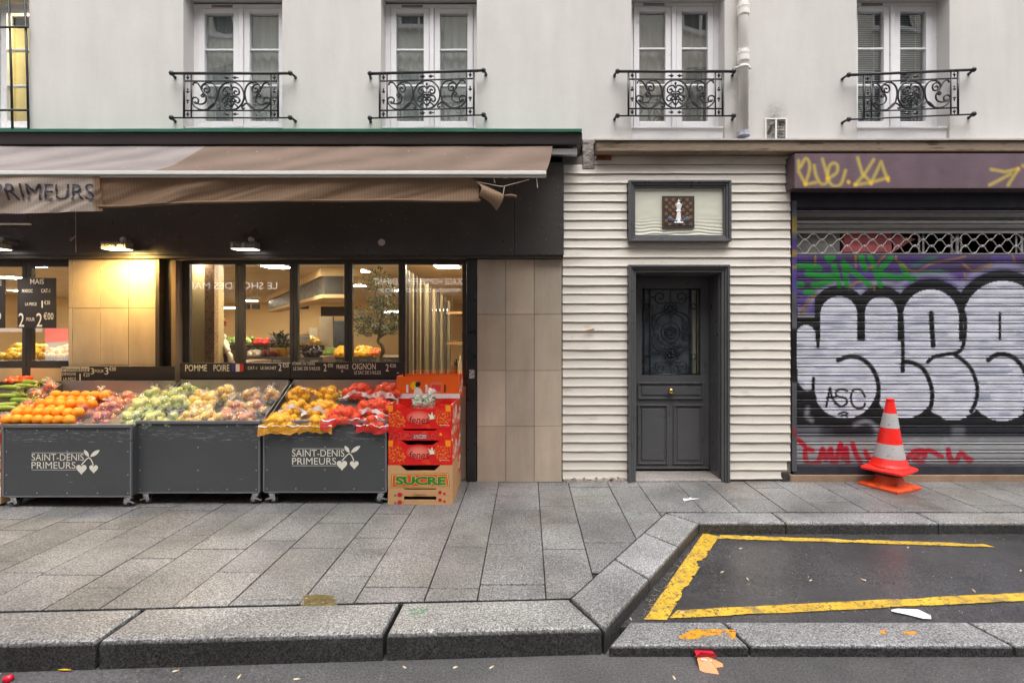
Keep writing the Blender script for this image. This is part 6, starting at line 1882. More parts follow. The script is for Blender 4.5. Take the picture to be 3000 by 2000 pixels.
m = MB(); m.text('SUCRE', X(1158.5, YK), X(1306.5, YK), Z(1419.5, YK), Z(1394.5, YK), YK - .0024, bold=.045); m.build('lettering', pbr('green_ink', S(50, 120, 50), .5), T4)
for zz in ((1160, 1426), ): pass
T3 = fenes(1361.5, 1290, 'red fruit carton with a fancy word and leaf, in the middle of the stack', 333 - 12)
T2, _ = carton(1138, 1322, 1289.5, 1256, YK, .40, m_red, m_side, 'shallow red carton with a small round yellow seal between the two larger red ones', notch=(.28, .24, .016))
patch(T2, 'pale_label', YK - .0012, pbr('dusty_rose_label', S(166, 60, 64), .5), [[q(1592, 690), q(1738, 690), q(1738, 742), q(1592, 742)]])
patch(T2, 'berry_print', YK - .0010, pbr('berry_pattern', S(220, 50, 40), .45, spots=((60, .5, .56, S(150, 16, 24)), (40, .62, .66, S(240, 130, 90)))), [[q(1380, 680), q(1588, 680), q(1588, 742), q(1380, 742)], [q(1742, 690), q(1815, 690), q(1815, 742), q(1742, 742)]])
m = MB(); m.text('Les Fruits', X(q(1612, 0)[0], YK), X(q(1722, 0)[0], YK), Z(q(0, 712)[1], YK), Z(q(0, 697)[1], YK), YK - .002, bold=.01); m.text('du Dauphin', X(q(1605, 0)[0], YK), X(q(1722, 0)[0], YK), Z(q(0, 736)[1], YK), Z(q(0, 718)[1], YK), YK - .002, bold=.01); m.build('lettering', band_w, T2)
m = MB(); m.lathe([(.0135, 0), (.0135, -.001)], (X(q(1853, 0)[0], YK), YK - .0006, Z(q(0, 697)[1], YK)), 20, 'y'); s_ = m.build('seal', pbr('gold_seal', S(236, 186, 60), .4, spots=((150, .5, .56, S(150, 90, 20)),)), T2)
T1 = fenes(1255.5, 1184, 'topmost red fruit carton of the front stack holding a clear bag of greens', 0)
# second stack behind: plain cartons, an orange one on top
YB2 = -.33
for i, (b, t, mt) in enumerate(((1440, 1395, m_kraft), (1394.5, 1330, m_side), (1329.5, 1250, m_side), (1249.5, 1168, m_side))):
    carton(1152, 1340, b, t, YB2, .26, mt, m_side if i else m_kraft, ('brown carton at the bottom of the hidden rear stack', 'orange and white carton low in the rear stack', 'orange and white carton in the middle of the rear stack', 'orange and white carton directly under the tall orange one')[i], group='cartons of the rear stack')
TO, ob = carton(1162, 1346, 1166.5, 1102, YB2 - .01, .28, m_orange, m_side, 'bright orange carton with a white foot band on top of the rear stack')
YO = YB2 - .01
patch(TO, 'white_band', YO - .0012, band_w, [[q(1447, 322), q(2030, 322), q(2030, 366), q(1447, 366)]])
patch(TO, 'vent_slot', YO - .0012, band_w, [[q(x - 10, 244), q(x, 236), q(x + 10, 244), q(x + 10, 308), q(x, 314), q(x - 10, 308)] for x in (1547, 1722)])
patch(TO, 'dark_slot', YO - .0012, pbr('slot_brown', S(120, 50, 24), .7), [[q(x - 10, 244), q(x, 236), q(x + 10, 244), q(x + 10, 308), q(x, 314), q(x - 10, 308)] for x in (1893,)])
patch(TO, 'yellow_blossom', YO - .0012, pbr('blossom_yellow', S(240, 190, 40), .5), [[q(1575 + 62 * (.5 + .5 * math.cos(a * .4488)) , 248 + 36 * math.sin(a * .4488)) for a in range(14)]])
patch(TO, 'white_shape', YO - .0014, band_w, [[q(1605, 322), q(1612, 280), q(1640, 262), q(1672, 280), q(1690, 322)]])
patch(TO, 'dark_shape', YO - .0016, pbr('shape_navy', S(24, 24, 40), .5), [[q(1618, 238), q(1632, 216), q(1662, 214), q(1672, 240), q(1650, 262), q(1630, 262)]])
patch(TO, 'rose_label', YO - .0012, pbr('rose_print', S(236, 120, 96), .5), [[q(1760, 228), q(1790, 214), q(1866, 218), q(1862, 312), q(1756, 312)]])
patch(TO, 'rose_label_inner', YO - .0015, pbr('rose_print_deep', S(220, 66, 50), .5), [[q(1772, 240), q(1856, 240), q(1852, 302), q(1768, 302)]])
# bag of greens in the top carton
GBG = thing('salad_bag', (X(1240, -.58), -.58, Z(1190, -.58)), 'clear knotted bag of pale salad greens in the top red carton', 'bag')
O = GBG.location
lm = MB(); rnd = random.Random(31)
for _ in range(60): leaf_tuft(lm, (O.x + rnd.uniform(-.09, .09), O.y + rnd.uniform(-.07, .07), O.z + rnd.uniform(.0, .08)), 2, .05, .014, rnd, .6)
lm.build('greens', pbr('pale_greens', S(150, 176, 120), .5, var=.4, vs=20), GBG)
m = MB(); m.blob((O.x, O.y, O.z + .035), (.115, .09, .075), 12, .22, 3); m.build('film', veil('salad_film', (.94, .95, .94), .22, .1, streak=.6, bump=.012), GBG, smooth=True)
m = MB()
for _ in range(14):
    a = rnd.random() * 6.283; b = Vector((O.x + .05, O.y, O.z + .10)); d = Vector((math.cos(a) * .8 + .3, math.sin(a) * .6, rnd.uniform(.3, 1))).normalized(); s = d.cross(Vector((rnd.random(), rnd.random(), 1))).normalized() * .02
    m.add([b - s * .3, b + s * .3, b + d * .08 + s, b + d * .09 - s], [(0, 1, 2, 3)])
m.build('knot', veil_tuft, GBG)

# ------------------------------------------------------------------ closed shop with the painted roller shutter
cs = thing('closed_shop', (X(2665), 0, 0), 'closed shop bay with dark purple sign box and steel guide rails', 'shop')
def seg_dist(P, a, b):
    a, b = np.array(a, float), np.array(b, float)
    ab = b - a
    t = np.clip(((P - a) @ ab) / max(ab @ ab, 1e-9), 0, 1)
    return np.linalg.norm(P - (a + t[:, None] * ab), axis=1)
def stroke(colr, P, pts, w, rgb, soft=1.5, alpha=1.0, smooth=True):
    if smooth and len(pts) > 2: pts = [(p.x, p.y) for p in smooth_path([Vector((a, b, 0)) for a, b in pts], 5)]
    pa = np.array(pts, float)
    lo, hi = pa.min(0) - w - soft, pa.max(0) + w + soft
    idx = np.where((P[:, 0] > lo[0]) & (P[:, 0] < hi[0]) & (P[:, 1] > lo[1]) & (P[:, 1] < hi[1]))[0]
    if not len(idx): return
    Q = P[idx]
    d = np.full(len(idx), 1e9)
    if len(pts) == 1: d = np.linalg.norm(Q - pa[0], axis=1)
    for a, b in zip(pts, pts[1:]): d = np.minimum(d, seg_dist(Q, a, b))
    k = np.clip((w / 2 + soft / 2 - d) / max(soft, .01), 0, 1)[:, None] * alpha
    colr[idx, :3] = colr[idx, :3] * (1 - k) + np.array(rgb) * k
def vn(P, sc, seed=0):
    """cheap smooth 2-D value noise, 0..1"""
    r = np.random.RandomState(seed)
    T = r.rand(64, 64)
    q = P / sc
    i = np.floor(q).astype(int); f = q - i; f = f * f * (3 - 2 * f)
    a, b = i[:, 0] % 64, i[:, 1] % 64
    a1, b1 = (a + 1) % 64, (b + 1) % 64
    return (T[a, b] * (1 - f[:, 0]) + T[a1, b] * f[:, 0]) * (1 - f[:, 1]) + (T[a, b1] * (1 - f[:, 0]) + T[a1, b1] * f[:, 0]) * f[:, 1]
A3 = lambda pts: [(2250 + a * .3189, 420 + b * .3189) for a, b in pts]
A4 = lambda pts: [(2250 + a * .3508, 900 + b * .3508) for a, b in pts]

def paint_shutter(P):
    n = len(P)
    C = np.ones((n, 4))
    x, y = P[:, 0], P[:, 1]
    steel = np.array(S(158, 158, 160)); purple = np.array(S(84, 64, 126)); black = np.array(S(24, 22, 26)); silver = np.array(S(208, 209, 220))
    C[:, :3] = steel
    up = np.clip((935 - y) / 30 + (vn(P, 60, 1) - .5) * 1.5, 0, 1)[:, None]
    C[:, :3] = C[:, :3] * (1 - up) + (purple * (.75 + .5 * vn(P, 90, 2))[:, None]) * up
    br = (np.clip((vn(P * np.array([1, 2.5]), 70, 5) - .55) * 6, 0, 1) * (y < 900))[:, None]
    C[:, :3] = C[:, :3] * (1 - .6 * br) + np.array(S(70, 58, 62)) * .6 * br
    # halos above the letters, then the black ground
    for c, r in (((2580, 920), 92), ((2725, 930), 128), ((2936, 940), 160), ((2456, 930), 95)):
        a = [(c[0] + r * math.cos(t), c[1] - r * math.sin(t)) for t in np.linspace(.5, 2.7, 16)]
        stroke(C, P, a, 16, S(170, 170, 190), 18, .6, False)
    bk = (y > 900) & (y < 1262)
    top = np.full(n, 2000.0)
    humps = [(2456, 922, 54), (2580, 916, 47), (2725, 930, 82), (2936, 940, 117), (2359, 980, 28), (3130, 950, 90)]
    inb = np.zeros(n, bool)
    for cx, cy, r in humps: inb |= (np.hypot(x - cx, y - cy) < r + 31)
    bk |= inb & (y < 960)
    bk &= ~((x > 2335) & (x < 2385) & (y < 930))
    C[bk, :3] = black
    # silver letters
    wh = np.zeros(n, bool)
    for cx, cy, r in humps: wh |= (np.abs(x - cx) < r) & (y > cy) | (np.hypot(x - cx, y - cy) < r)
    bott = [(2474, 1133, 92), (2648, 1140, 84), (2790, 1140, 90), (2934, 1136, 96), (2362, 1118, 27), (3100, 1140, 90)]
    low = np.zeros(n, bool)
    for cx, cy, r in bott: low |= (np.abs(x - cx) < r) & (y <= cy) | (np.hypot(x - cx, y - cy) < r)
    wh = (wh & (y <= 1080)) | (low & (y > 1015))
    wh |= (y > 1000) & (y < 1060) & (x > 2333)
    wh &= y < 1240
    sv = silver * (.86 + .28 * vn(P * np.array([1.0, 3.0]), 40, 9))[:, None]
    C[wh, :3] = sv[wh]
    stre = np.clip((vn(P * np.array([.5, 4.0]), 30, 12) - .68) * 5, 0, .55)[:, None] * wh[:, None]
    C[:, :3] = C[:, :3] * (1 - stre) + np.array(S(132, 140, 164)) * stre
    K = S(20, 18, 22)
    for pts, w in (([(765, -60), (768, 60), (775, 165)], 48), ([(1085, -40), (1112, 80), (1120, 300), (1122, 440), (1122, 500)], 40), ([(1120, 530), (1125, 460), (1200, 462), (1290, 515), (1345, 620), (1366, 720), (1355, 820), (1318, 900)], 46),
                   ([(1358, 50), (1364, 180), (1374, 320)], 52), ([(1600, -20), (1640, 90), (1632, 280), (1592, 368), (1480, 392), (1385, 412), (1328, 455)], 40), ([(1560, 400), (1620, 440), (1690, 515), (1732, 620), (1742, 700), (1728, 790), (1690, 870)], 42),
                   ([(1930, 50), (1930, 268)], 28), ([(1832, 440), (1910, 392), (2010, 402), (2085, 455), (2140, 540), (2170, 640), (2172, 760), (2140, 860)], 48), ([(580, 442), (680, 410), (780, 432), (862, 505), (910, 610), (918, 720), (900, 820), (850, 880)], 46),
                   ([(408, 120), (414, 330)], 34), ([(376, 592), (374, 700), (392, 760)], 34), ([(215, 560), (245, 640), (300, 700), (350, 705)], 26)):
        stroke(C, P, A4(pts), w * .285, K, 2.0)
    for cx in (950, 1350, 1730):  # black wedges between the round feet
        stroke(C, P, A4([(cx - 60, 930), (cx + 0, 905), (cx + 70, 930)]), 20, K, 2)
    for pts in ([(482, 830), (500, 740), (515, 672), (535, 760), (600, 828)], [(488, 752), (560, 748)], [(655, 695), (610, 682), (566, 700), (572, 738), (640, 758), (655, 795), (610, 826), (555, 800)], [(805, 745), (772, 690), (712, 688), (688, 745), (702, 812), (745, 842), (792, 832), (805, 800)], [(585, 890), (630, 874), (662, 886)], [(610, 905), (640, 898), (655, 908)]):
        stroke(C, P, A4(pts), 6.5, K, 1.5)
    # lower boards: black fading to grey with sprayed arcs
    lo = np.clip((y - 1240) / 12, 0, 1) * np.clip((1292 - y) / 20, 0, 1)
    g = np.clip((vn(P, 55, 20) - .45) * 4, 0, 1)[:, None] * .5
    lc = np.array(S(36, 36, 44)) * (1 - g) + np.array(S(130, 132, 140)) * g
    C[:, :3] = C[:, :3] * (1 - lo[:, None]) + lc * lo[:, None]
    for pts in ([(330, 840), (320, 900), (360, 940)], [(250, 1120), (380, 1130), (470, 1190)], [(1130, 1180), (1230, 1110), (1290, 1180)], [(1440, 1180), (1480, 1105), (1520, 1180)], [(1730, 1170), (1780, 1110)], [(720, 980), (820, 950), (900, 1000)]):
        stroke(C, P, A4(pts), 9, S(170, 172, 180), 14, .7)
    G_ = S(34, 138, 52)
    for pts in ([(262, 1128), (380, 1125), (470, 1150)], [(410, 1140), (355, 1190), (470, 1218), (600, 1228), (500, 1290), (415, 1302)], [(540, 1045), (560, 1075), (590, 1050)], [(600, 1125), (625, 1200), (650, 1300)], [(690, 1095), (705, 1180), (718, 1300)], [(690, 1110), (790, 1190), (905, 1285), (930, 1300)], [(850, 1042), (868, 1100), (890, 1160)], [(935, 1040), (975, 1150), (1030, 1305)], [(1125, 1055), (1060, 1120), (1010, 1180)], [(1010, 1190), (1120, 1225), (1230, 1235)], [(1225, 1118), (1270, 1200), (1300, 1250), (1335, 1238)], [(345, 1368), (400, 1365)], [(262, 1300), (305, 1298)]):
        stroke(C, P, A3(pts), 17, G_, 5, .95)
    for pts in ([(1330, 1125), (1440, 1075), (1530, 1050)], [(1380, 1195), (1500, 1180), (1610, 1178)]):
        stroke(C, P, A3(pts), 11, S(40, 120, 60), 12, .7)
    O_ = S(150, 112, 52)
    for pts in ([(432, 1035), (428, 1110)], [(800, 1028), (804, 1135)], [(1072, 1030), (1000, 1102)], [(1172, 1035), (1182, 1080), (1340, 1178), (1500, 1102), (1680, 1068), (1805, 1038)], [(1790, 1110), (1890, 1172), (2055, 1108)], [(2240, 1030), (2262, 1092)], [(1800, 1188), (1805, 1245)], [(742, 1335), (795, 1280), (855, 1270)], [(442, 1378), (335, 1490), (300, 1570)], [(915, 1150), (960, 1130)], [(950, 1300), (975, 1340)]):
        stroke(C, P, A3(pts), 6.5, O_, 3, .9)
    for pts in ([(1340, 545), (1400, 545), (1360, 570), (1395, 612)], [(1870, 545), (1910, 548), (1935, 612)], [(270, 590), (310, 552), (370, 548)], [(425, 545), (445, 612)], [(2160, 610), (2220, 590), (2300, 612)], [(700, 460), (880, 448), (1030, 462)]):
        stroke(C, P, A3(pts), 6, S(130, 94, 44), 4, .8)
    Rd = S(186, 20, 48)
    for pts in ([(250, 1105), (300, 1150)], [(368, 1195), (316, 1180), (308, 1250), (340, 1302), (405, 1290)], [(420, 1300), (452, 1180), (478, 1270), (520, 1180), (535, 1295)], [(560, 1305), (602, 1140), (622, 1260)], [(650, 1175), (662, 1295)], [(702, 1138), (730, 1220), (765, 1290)], [(810, 1205), (850, 1290)], [(1150, 1265), (1220, 1200), (1300, 1200), (1210, 1262), (1290, 1290)], [(1300, 1245), (1332, 1192), (1445, 1245)], [(1500, 1185), (1522, 1300)], [(1500, 1235), (1560, 1292), (1605, 1215), (1680, 1285)], [(1640, 1250), (1690, 1270)]):
        stroke(C, P, A4(pts), 15, Rd, 3, .97)
    dirt = np.clip((y - 1325) / 25, 0, 1)[:, None] * (.4 + .5 * vn(P, 8, 30))[:, None]
    C[:, :3] = C[:, :3] * (1 - .5 * dirt) + np.array(S(120, 118, 118)) * .5 * dirt
    return C

def slats(px0, px1, py_top, py_bot, pitch_px, prof, nx, y0, solid_fn=None):
    """stack of rolled slats; prof = (fraction down the slat, metres out)"""
    m = MB(); pts = []
    rows_ = []
    k = 0
    yy = py_top
    while yy < py_bot - 1:
        for f, o in prof:
            rows_.append((min(yy + pitch_px * f, py_bot), o))
        yy += pitch_px; k += 1
    xs = np.linspace(px0, px1, nx)
    for py, o in rows_:
        for px in xs:
            m.v.append((X(px, y0), y0 - o, Z(py, y0)))
            pts.append((px, py))
    n = nx
    for i in range(len(rows_) - 1):
        for j in range(nx - 1):
            m.f.append(((i + 1) * n + j, (i + 1) * n + j + 1, i * n + j + 1, i * n + j))
    return m, np.array(pts)
YS = 0.10
SX0, SX1 = 2331, 3190
rs = thing('roller_shutter', (X((SX0 + SX1) / 2, YS), YS, 0), 'steel roller shutter painted with big silver bubble letters beside the door', 'roller shutter')
msh = painted('shutter_paint', .42, .15, .10, .0006)
prof = [(0, .0), (.03, .005), (.10, .008), (.22, .0095), (.34, .0105), (.46, .0105), (.58, .0095), (.68, .007), (.74, -.004), (.78, -.006), (.81, .014), (.87, .018), (.92, .012), (.95, -.006)]
m, P = slats(SX0, SX1, 746, 1360, 25.2, prof, 480, YS)
m.c = paint_shutter(P)
o = m.build('slat_curtain', msh, rs)
def plain(py0, py1, tint, name):
    m, P = slats(SX0, SX1, py0, py1, (py1 - py0) / max(1, round((py1 - py0) / 25.2)), prof, 240, YS)
    C = paint_shutter(P)
    if tint is not None: C[:, :3] = np.array(tint) * (.8 + .4 * vn(P * np.array([.4, 3]), 40, 3))[:, None]
    else: C[:, :3] *= .55
    m.c = C
    m.build(name, msh, rs)
plain(560, 617, None, 'slat_curtain')
plain(621, 646, S(128, 126, 124), 'bare_slat'); 
m = MB(); m.box(X(SX0, YS), X(SX1, YS), YS - .008, YS + .01, Z(655, YS), Z(646.5, YS)); m.box(X(SX0, YS), X(SX1, YS), YS - .012, YS + .01, Z(620.5, YS), Z(617.5, YS)); m.box(X(SX0, YS), X(SX1, YS), YS - .012, YS + .01, Z(684, YS), Z(677, YS)); m.box(X(SX0, YS), X(SX1, YS), YS - .012, YS + .01, Z(746, YS), Z(742, YS))
m.build('lath_rail', pbr('galvanised', S(160, 158, 156), .35, .7, var=.2, vs=6, stretch=(.3, 1, 4)), rs, bevel=.002)
plain(655.5, 677, S(132, 128, 124), 'bare_slat')
m = MB()
per = 155 * .3189
r_ = .0052
amp = lambda py0, py1, ph: [(px, (py0 + py1) / 2 - (py1 - py0) / 2 * max(-1, min(1, 1.35 * math.cos((px - (2250 + 415 * .3189)) / per * 2 * math.pi + ph)))) for px in np.arange(SX0, SX1, per / 16)]
for a, b, ph in ((686, 701, 0), (704, 720, math.pi), (722, 741, 0)):
    m.tube([(X(px, YS), YS - .002, Z(py, YS)) for px, py in amp(a, b, ph)], r_, 6)
for k in range(int((SX1 - SX0) / per) + 2):
    for px, pa, pb in ((2250 + 415 * .3189 + k * per, 683, 688), (2250 + 415 * .3189 + k * per, 717, 725), (2250 + 340 * .3189 + k * per, 699, 706), (2250 + 340 * .3189 + k * per, 739, 743)):
        if SX0 < px < SX1: m.box(X(px - 2.6, YS), X(px + 2.6, YS), YS - .010, YS + .006, Z(pb, YS), Z(pa, YS))
m.build('lattice_grille', pbr('galvanised_wire', S(196, 192, 186), .4, .4, var=.15, vs=30), rs, smooth=True)
m = MB(); m.box(X(SX0, YS), X(SX1, YS), YS - .014, YS + .015, Z(1367, YS), Z(1361, YS)); m.build('bottom_bar', pbr('worn_steel', S(140, 140, 142), .35, .5, var=.3, vs=9), rs, bevel=.003)
m = MB(); m.box(X(2318), X(2330.5), -.02, .2, Z(1380), Z(590)); m.c = None
P2 = []
gr_ = MB(); nn = 90
def railf(u, v): return (X(2317) + (X(2331) - X(2317)) * u, -.025, Z(590) + (Z(1378) - Z(590)) * v)
gr_.grid(railf, 4, nn)
PR = np.array([(2317 + 14 * i / 4, 590 + 788 * j / nn) for j in range(nn + 1) for i in range(5)])
C = np.ones((len(PR), 4)); C[:, :3] = np.array(S(92, 92, 98)) * (.6 + .6 * vn(PR, 60, 41))[:, None]
for a, b, c in ((700, 790, S(72, 56, 110)), (760, 860, S(80, 66, 130)), (960, 1120, S(24, 24, 26)), (640, 680, S(130, 110, 50)), (735, 752, S(140, 116, 50)), (780, 790, S(140, 116, 50)), (1250, 1280, S(120, 60, 60))):
    k = (PR[:, 1] > a) & (PR[:, 1] < b); C[k, :3] = c
m.build('guide_rail', MT['blackmetal'], cs, bevel=.003)
gr_.c = C; o = gr_.build('painted_rail_face', msh, cs)
o.data.flip_normals() if o.data.polygons[0].normal.y > 0 else None
m = MB(); m.box(X(3192), X(3206), -.02, .2, Z(1380), Z(590)); m.build('guide_rail', MT['blackmetal'], cs, bevel=.003)
m = MB(); m.box(X(3207), 9.0, 0.0, .3, 0, 3.44); m.build('side_wall', MT['stucco'], cs)
m = MB(); m.box(X(2312), X(3206), -.03, .3, -.1, Z(1389)); m.build('stone_foot', pbr('brown_stone_foot', S(150, 124, 102), .8, var=.2, vs=6, bump=.006), cs, bevel=.006)
m = MB(); m.box(X(2322), X(3206), -.015, .28, Z(1388.5), Z(1364)); m.build('sill_plate', pbr('blue_black_sill', S(48, 48, 56), .45, var=.4, vs=9), cs, bevel=.003)
m = MB(); m.box(X(2286), X(2311), -.02, .2, -.1, Z(1380)); m.build('broken_foot', pbr('dark_rubble', S(60, 54, 50), .95, var=.5, vs=20, bump=.02), cs, bevel=.02)
# sign box
YX = -.2
bx = MB(); nx, nz = 330, 40
bx0, bx1, bz0, bz1 = X(2328, YX), X(3200, YX), Z(548, YX), Z(450, YX)
bx.grid(lambda u, v: (bx0 + (bx1 - bx0) * u, YX, bz1 + (bz0 - bz1) * v), nx, nz)
PB_ = np.array([(2328 + (3200 - 2328) * i / nx, 450 + 98 * j / nz) for j in range(nz + 1) for i in range(nx + 1)])
C = np.ones((len(PB_), 4)); C[:, :3] = np.array(S(104, 84, 94)) * (.88 + .24 * vn(PB_ * np.array([1, .3]), 30, 50))[:, None]
for pts in ([(300, 215), (345, 140), (380, 180), (378, 260), (342, 375)], [(280, 160), (282, 260), (345, 378)], [(345, 378), (440, 360)], [(425, 205), (440, 290), (480, 365), (530, 370), (548, 320)], [(500, 145), (525, 230), (550, 320)], [(550, 320), (558, 225), (598, 182), (638, 205), (630, 270), (560, 320)], [(552, 322), (575, 372), (622, 395), (675, 365), (712, 250)], [(738, 352), (742, 358)], [(825, 135), (865, 275), (950, 362)], [(972, 150), (885, 285), (802, 380)], [(802, 382), (945, 360), (1105, 315)], [(945, 370), (1040, 170), (1070, 260), (1105, 345)], [(2050, 240), (2180, 262), (2300, 235), (2205, 385)], [(2230, 282), (2035, 385)], [(2340, 205), (2420, 240)]):
    sm0 = len(pts) > 4
    stroke(C, PB_, A3(pts), 7, S(214, 190, 70), 9, .75, sm0)
for p in ([(345, 375)], [(550, 325)], [(740, 356)], [(805, 380)], [(945, 368)], [(1100, 330)], [(2300, 235)]):
    stroke(C, PB_, A3(p), 8, S(240, 180, 40), 9, .9)
bx.c = C
mbx = painted('box_paint', .4, .0, .08)
o = bx.build('sign_front', mbx, cs)
if o.data.polygons[0].normal.y > 0: o.data.flip_normals()
m = MB(); m.box(X(2300), bx1 + .002, YX + .001, .05, bz0 + .0, bz1); 
m.v = [(x if x > X(2310) else (bx0 if y < 0 else X(2300)), y, z) for x, y, z in m.v]
m.build('sign_box', pbr('brown_box', S(84, 66, 70), .5, var=.2, vs=8, spots=((12, .6, .68, S(60, 44, 40)),)), cs, bevel=.004)
m = MB(); m.box(bx0, bx1, YX - .003, YX + .02, bz0 - .012, bz0 - .001); m.build('box_edge', pbr('chipped_edge', S(96, 80, 84), .5, var=.3, vs=20), cs)
m = MB(); m.box(X(2320), X(3206), .03, .09, Z(606), Z(540)); m.build('shutter_header', pbr('dark_header', (.02, .018, .03), .5, var=.4, vs=5), cs)
# behind the grille
m = MB(); m.box(X(2318), 9.0, 2.5, 2.6, 0, 3); m.box(X(2318) - .05, X(2318), .2, 2.5, 0, 3); m.box(8.95, 9.0, .2, 2.5, 0, 3); m.box(X(2318), 9.0, .2, 2.6, -.02, 0); m.box(X(2318), 9.0, .2, 2.6, 2.95, 3)
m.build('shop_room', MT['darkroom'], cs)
m = MB(); m.box(X(2333, .16), X(2460, .16), .16, .2, Z(760, .16), Z(670, .16)); m.build('grey_panel', pbr('grey_panel', S(150, 148, 146), .6), cs)
m = MB(); m.box(X(2472, .18), X(2612, .18), .18, .5, Z(738, .18), Z(670, .18)); m.add([(X(2620, .18), .19, Z(738, .18)), (X(2660, .18), .19, Z(712, .18)), (X(2686, .18), .19, Z(700, .18)), (X(2640, .18), .19, Z(690, .18)), (X(2618, .18), .19, Z(690, .18))], [(0, 1, 2, 3, 4)])
m.build('pink_display', pbr('pink_display', S(236, 122, 128), .35, var=.15, vs=4), cs)
for px, w in ((2690, 5), (2702, 6), (2785, 6), (2800, 9), (2814, 4), (2975, 5), (2990, 8)): m = MB(); m.box(X(px, .19), X(px + w, .19), .19, .22, 1.9, 2.95); m.build('steel_upright', MT['steel'], cs)

# ------------------------------------------------------------------ traffic cones, one stacked on the other
yc_ = G(2605, 1425).y
def sq_ring(c, w, z, rnd_=.25, n=8):
    out = []
    for k in range(4 * n):
        a = 2 * math.pi * k / (4 * n) + math.pi / 4
        ca, sa = math.cos(a), math.sin(a)
        q = 1 / max(abs(ca), abs(sa))
        q = q * (1 - rnd_) + 1.0 * rnd_ * 1.1
        out.append((c[0] + w * ca * q, c[1] + w * sa * q, z))
    return out
def cone(loc, rz, label, mbody, bands, zfun, base_w, tilt=0.0):
    T = thing('traffic_cone', loc, label, 'traffic cone', None, (tilt, tilt * .3, rz))
    O = Vector(loc)
    m = MB()
    n = 32
    rings = [sq_ring((0, 0), base_w, 0, .12), sq_ring((0, 0), base_w, .022, .12), sq_ring((0, 0), base_w * .93, .034, .15)]
    circ = lambda r, z: [(r * math.cos(2 * math.pi * k / n + math.pi / 4), r * math.sin(2 * math.pi * k / n + math.pi / 4), z) for k in range(n)]
    for r, z in zfun: rings.append(circ(r, z))
    for rg in rings: m.v.extend(tuple(O + Vector(p)) for p in rg)
    for i in range(len(rings) - 1):
        for k in range(n): m.f.append((i * n + k, i * n + (k + 1) % n, (i + 1) * n + (k + 1) % n, (i + 1) * n + k))
    m.f.append(tuple(range(n))[::-1]); m.f.append(tuple((len(rings) - 1) * n + k for k in range(n)))
    m.build('body', mbody, T, bevel=0.003)
    for (r0, z0), (r1, z1) in bands:
        b = MB(); b.lathe([(r0 + .0015, z0), (r1 + .0015, z1)], O, n); b.f = b.f[:-2]
        b.build('reflective_band', pbr('grey_reflective_band', S(178, 174, 174), .5, var=.12, vs=8, spots=((16, .62, .70, S(146, 142, 142)),)), T, smooth=True)
    return T
sc_ = (D + yc_) / F
cxx = X(2605, yc_)
zb_low = 0.0
m_or = pbr('old_orange_plastic', S(214, 74, 24), .5, var=.2, vs=8, spots=((14, .58, .68, S(150, 60, 30)),))
m_rd = pbr('red_orange_plastic', S(240, 40, 32), .38, var=.06, vs=6, spots=((24, .64, .74, S(160, 44, 36)), (9, .62, .78, S(190, 70, 50)), (70, .7, .74, S(90, 50, 44))))
pz = lambda py: (1421 - py) * sc_
low = [(.155, .045), (.135, .06), (.120, .10), (.116, .13), (.12, .16)]
cone((cxx, yc_, 0.0), .45, 'weathered orange traffic cone at the bottom, standing on the pavement', m_or, [], low, .205)
# band heights measured up the cone
hb = pz(1367)
rr = lambda py: {1158: 8, 1165: 11, 1200: 17, 1242: 24, 1288: 32, 1330: 40, 1352: 47, 1357: 52}.get(py, 30) * sc_
up = [(.17, .05), (rr(1357), pz(1356) - hb + .012), (rr(1352), pz(1348) - hb + .01), (rr(1330), pz(1330) - hb), (rr(1288), pz(1288) - hb), (rr(1242), pz(1242) - hb), (rr(1200), pz(1200) - hb), (rr(1165), pz(1168) - hb), (11 * sc_, pz(1163) - hb), (11 * sc_, pz(1159) - hb), (6 * sc_, pz(1158) - hb)]
cone((cxx, yc_, hb - .016), .6, 'bright red traffic cone with two grey bands stacked on top of the orange one', m_rd, [((rr(1242), pz(1242) - hb), (rr(1200), pz(1200) - hb)), ((rr(1330) * .993, pz(1329) - hb), (rr(1288), pz(1288) - hb))], up, .195, .012)
m = MB(); m.lathe([(.10, 0), (.135, .005), (.14, .03), (.11, .05)], (cxx, yc_, .125), 24)
recenter(tag(m.build('rubber_ring', MT['rubber'], None, smooth=True), 'black rubber ring between the two stacked traffic cones', 'ring'))

# ------------------------------------------------------------------ litter
def scrap(pts, z, mt, name, label, cat='litter', lift=.01, mk=None, group=None):
    mk = mk or (lambda x, y: G(x, y, z))
    P = [mk(*p) for p in pts]
    c = sum(P, Vector()) / len(P)
    m = MB(); rnd = random.Random(int(pts[0][0]))
    vs = [Vector((p.x, p.y, z + .002 + lift * rnd.random())) for p in P] + [Vector((c.x, c.y, z + .004 + lift * .6))]
    n = len(P)
    m.add(vs, [(i, (i + 1) % n, n) for i in range(n)])
    o = m.build(name, mt, None, solid=.001)
    return recenter(tag(o, label, cat, group))
paper = pbr('white_paper', S(226, 230, 236), .6, var=.05, vs=10)
scrap([(2611, 1788), (2630, 1784), (2690, 1788), (2727, 1806), (2728, 1816), (2705, 1815), (2650, 1801), (2612, 1795)], BAYZ, paper, 'paper_scrap', 'long white paper scrap lying on the wet parking bay')
scrap([(2000, 1461), (2018, 1463), (2022, 1458), (2028, 1463), (2050, 1462), (2030, 1466), (2004, 1468)], 0, paper, 'paper_scrap', 'small torn white paper scrap on the pavement before the door')
cr = thing('crushed_carton', G(2070, 1945, ROADZ), 'crushed red and orange paper carton lying on the road', 'litter')
O = cr.location; k = .00145
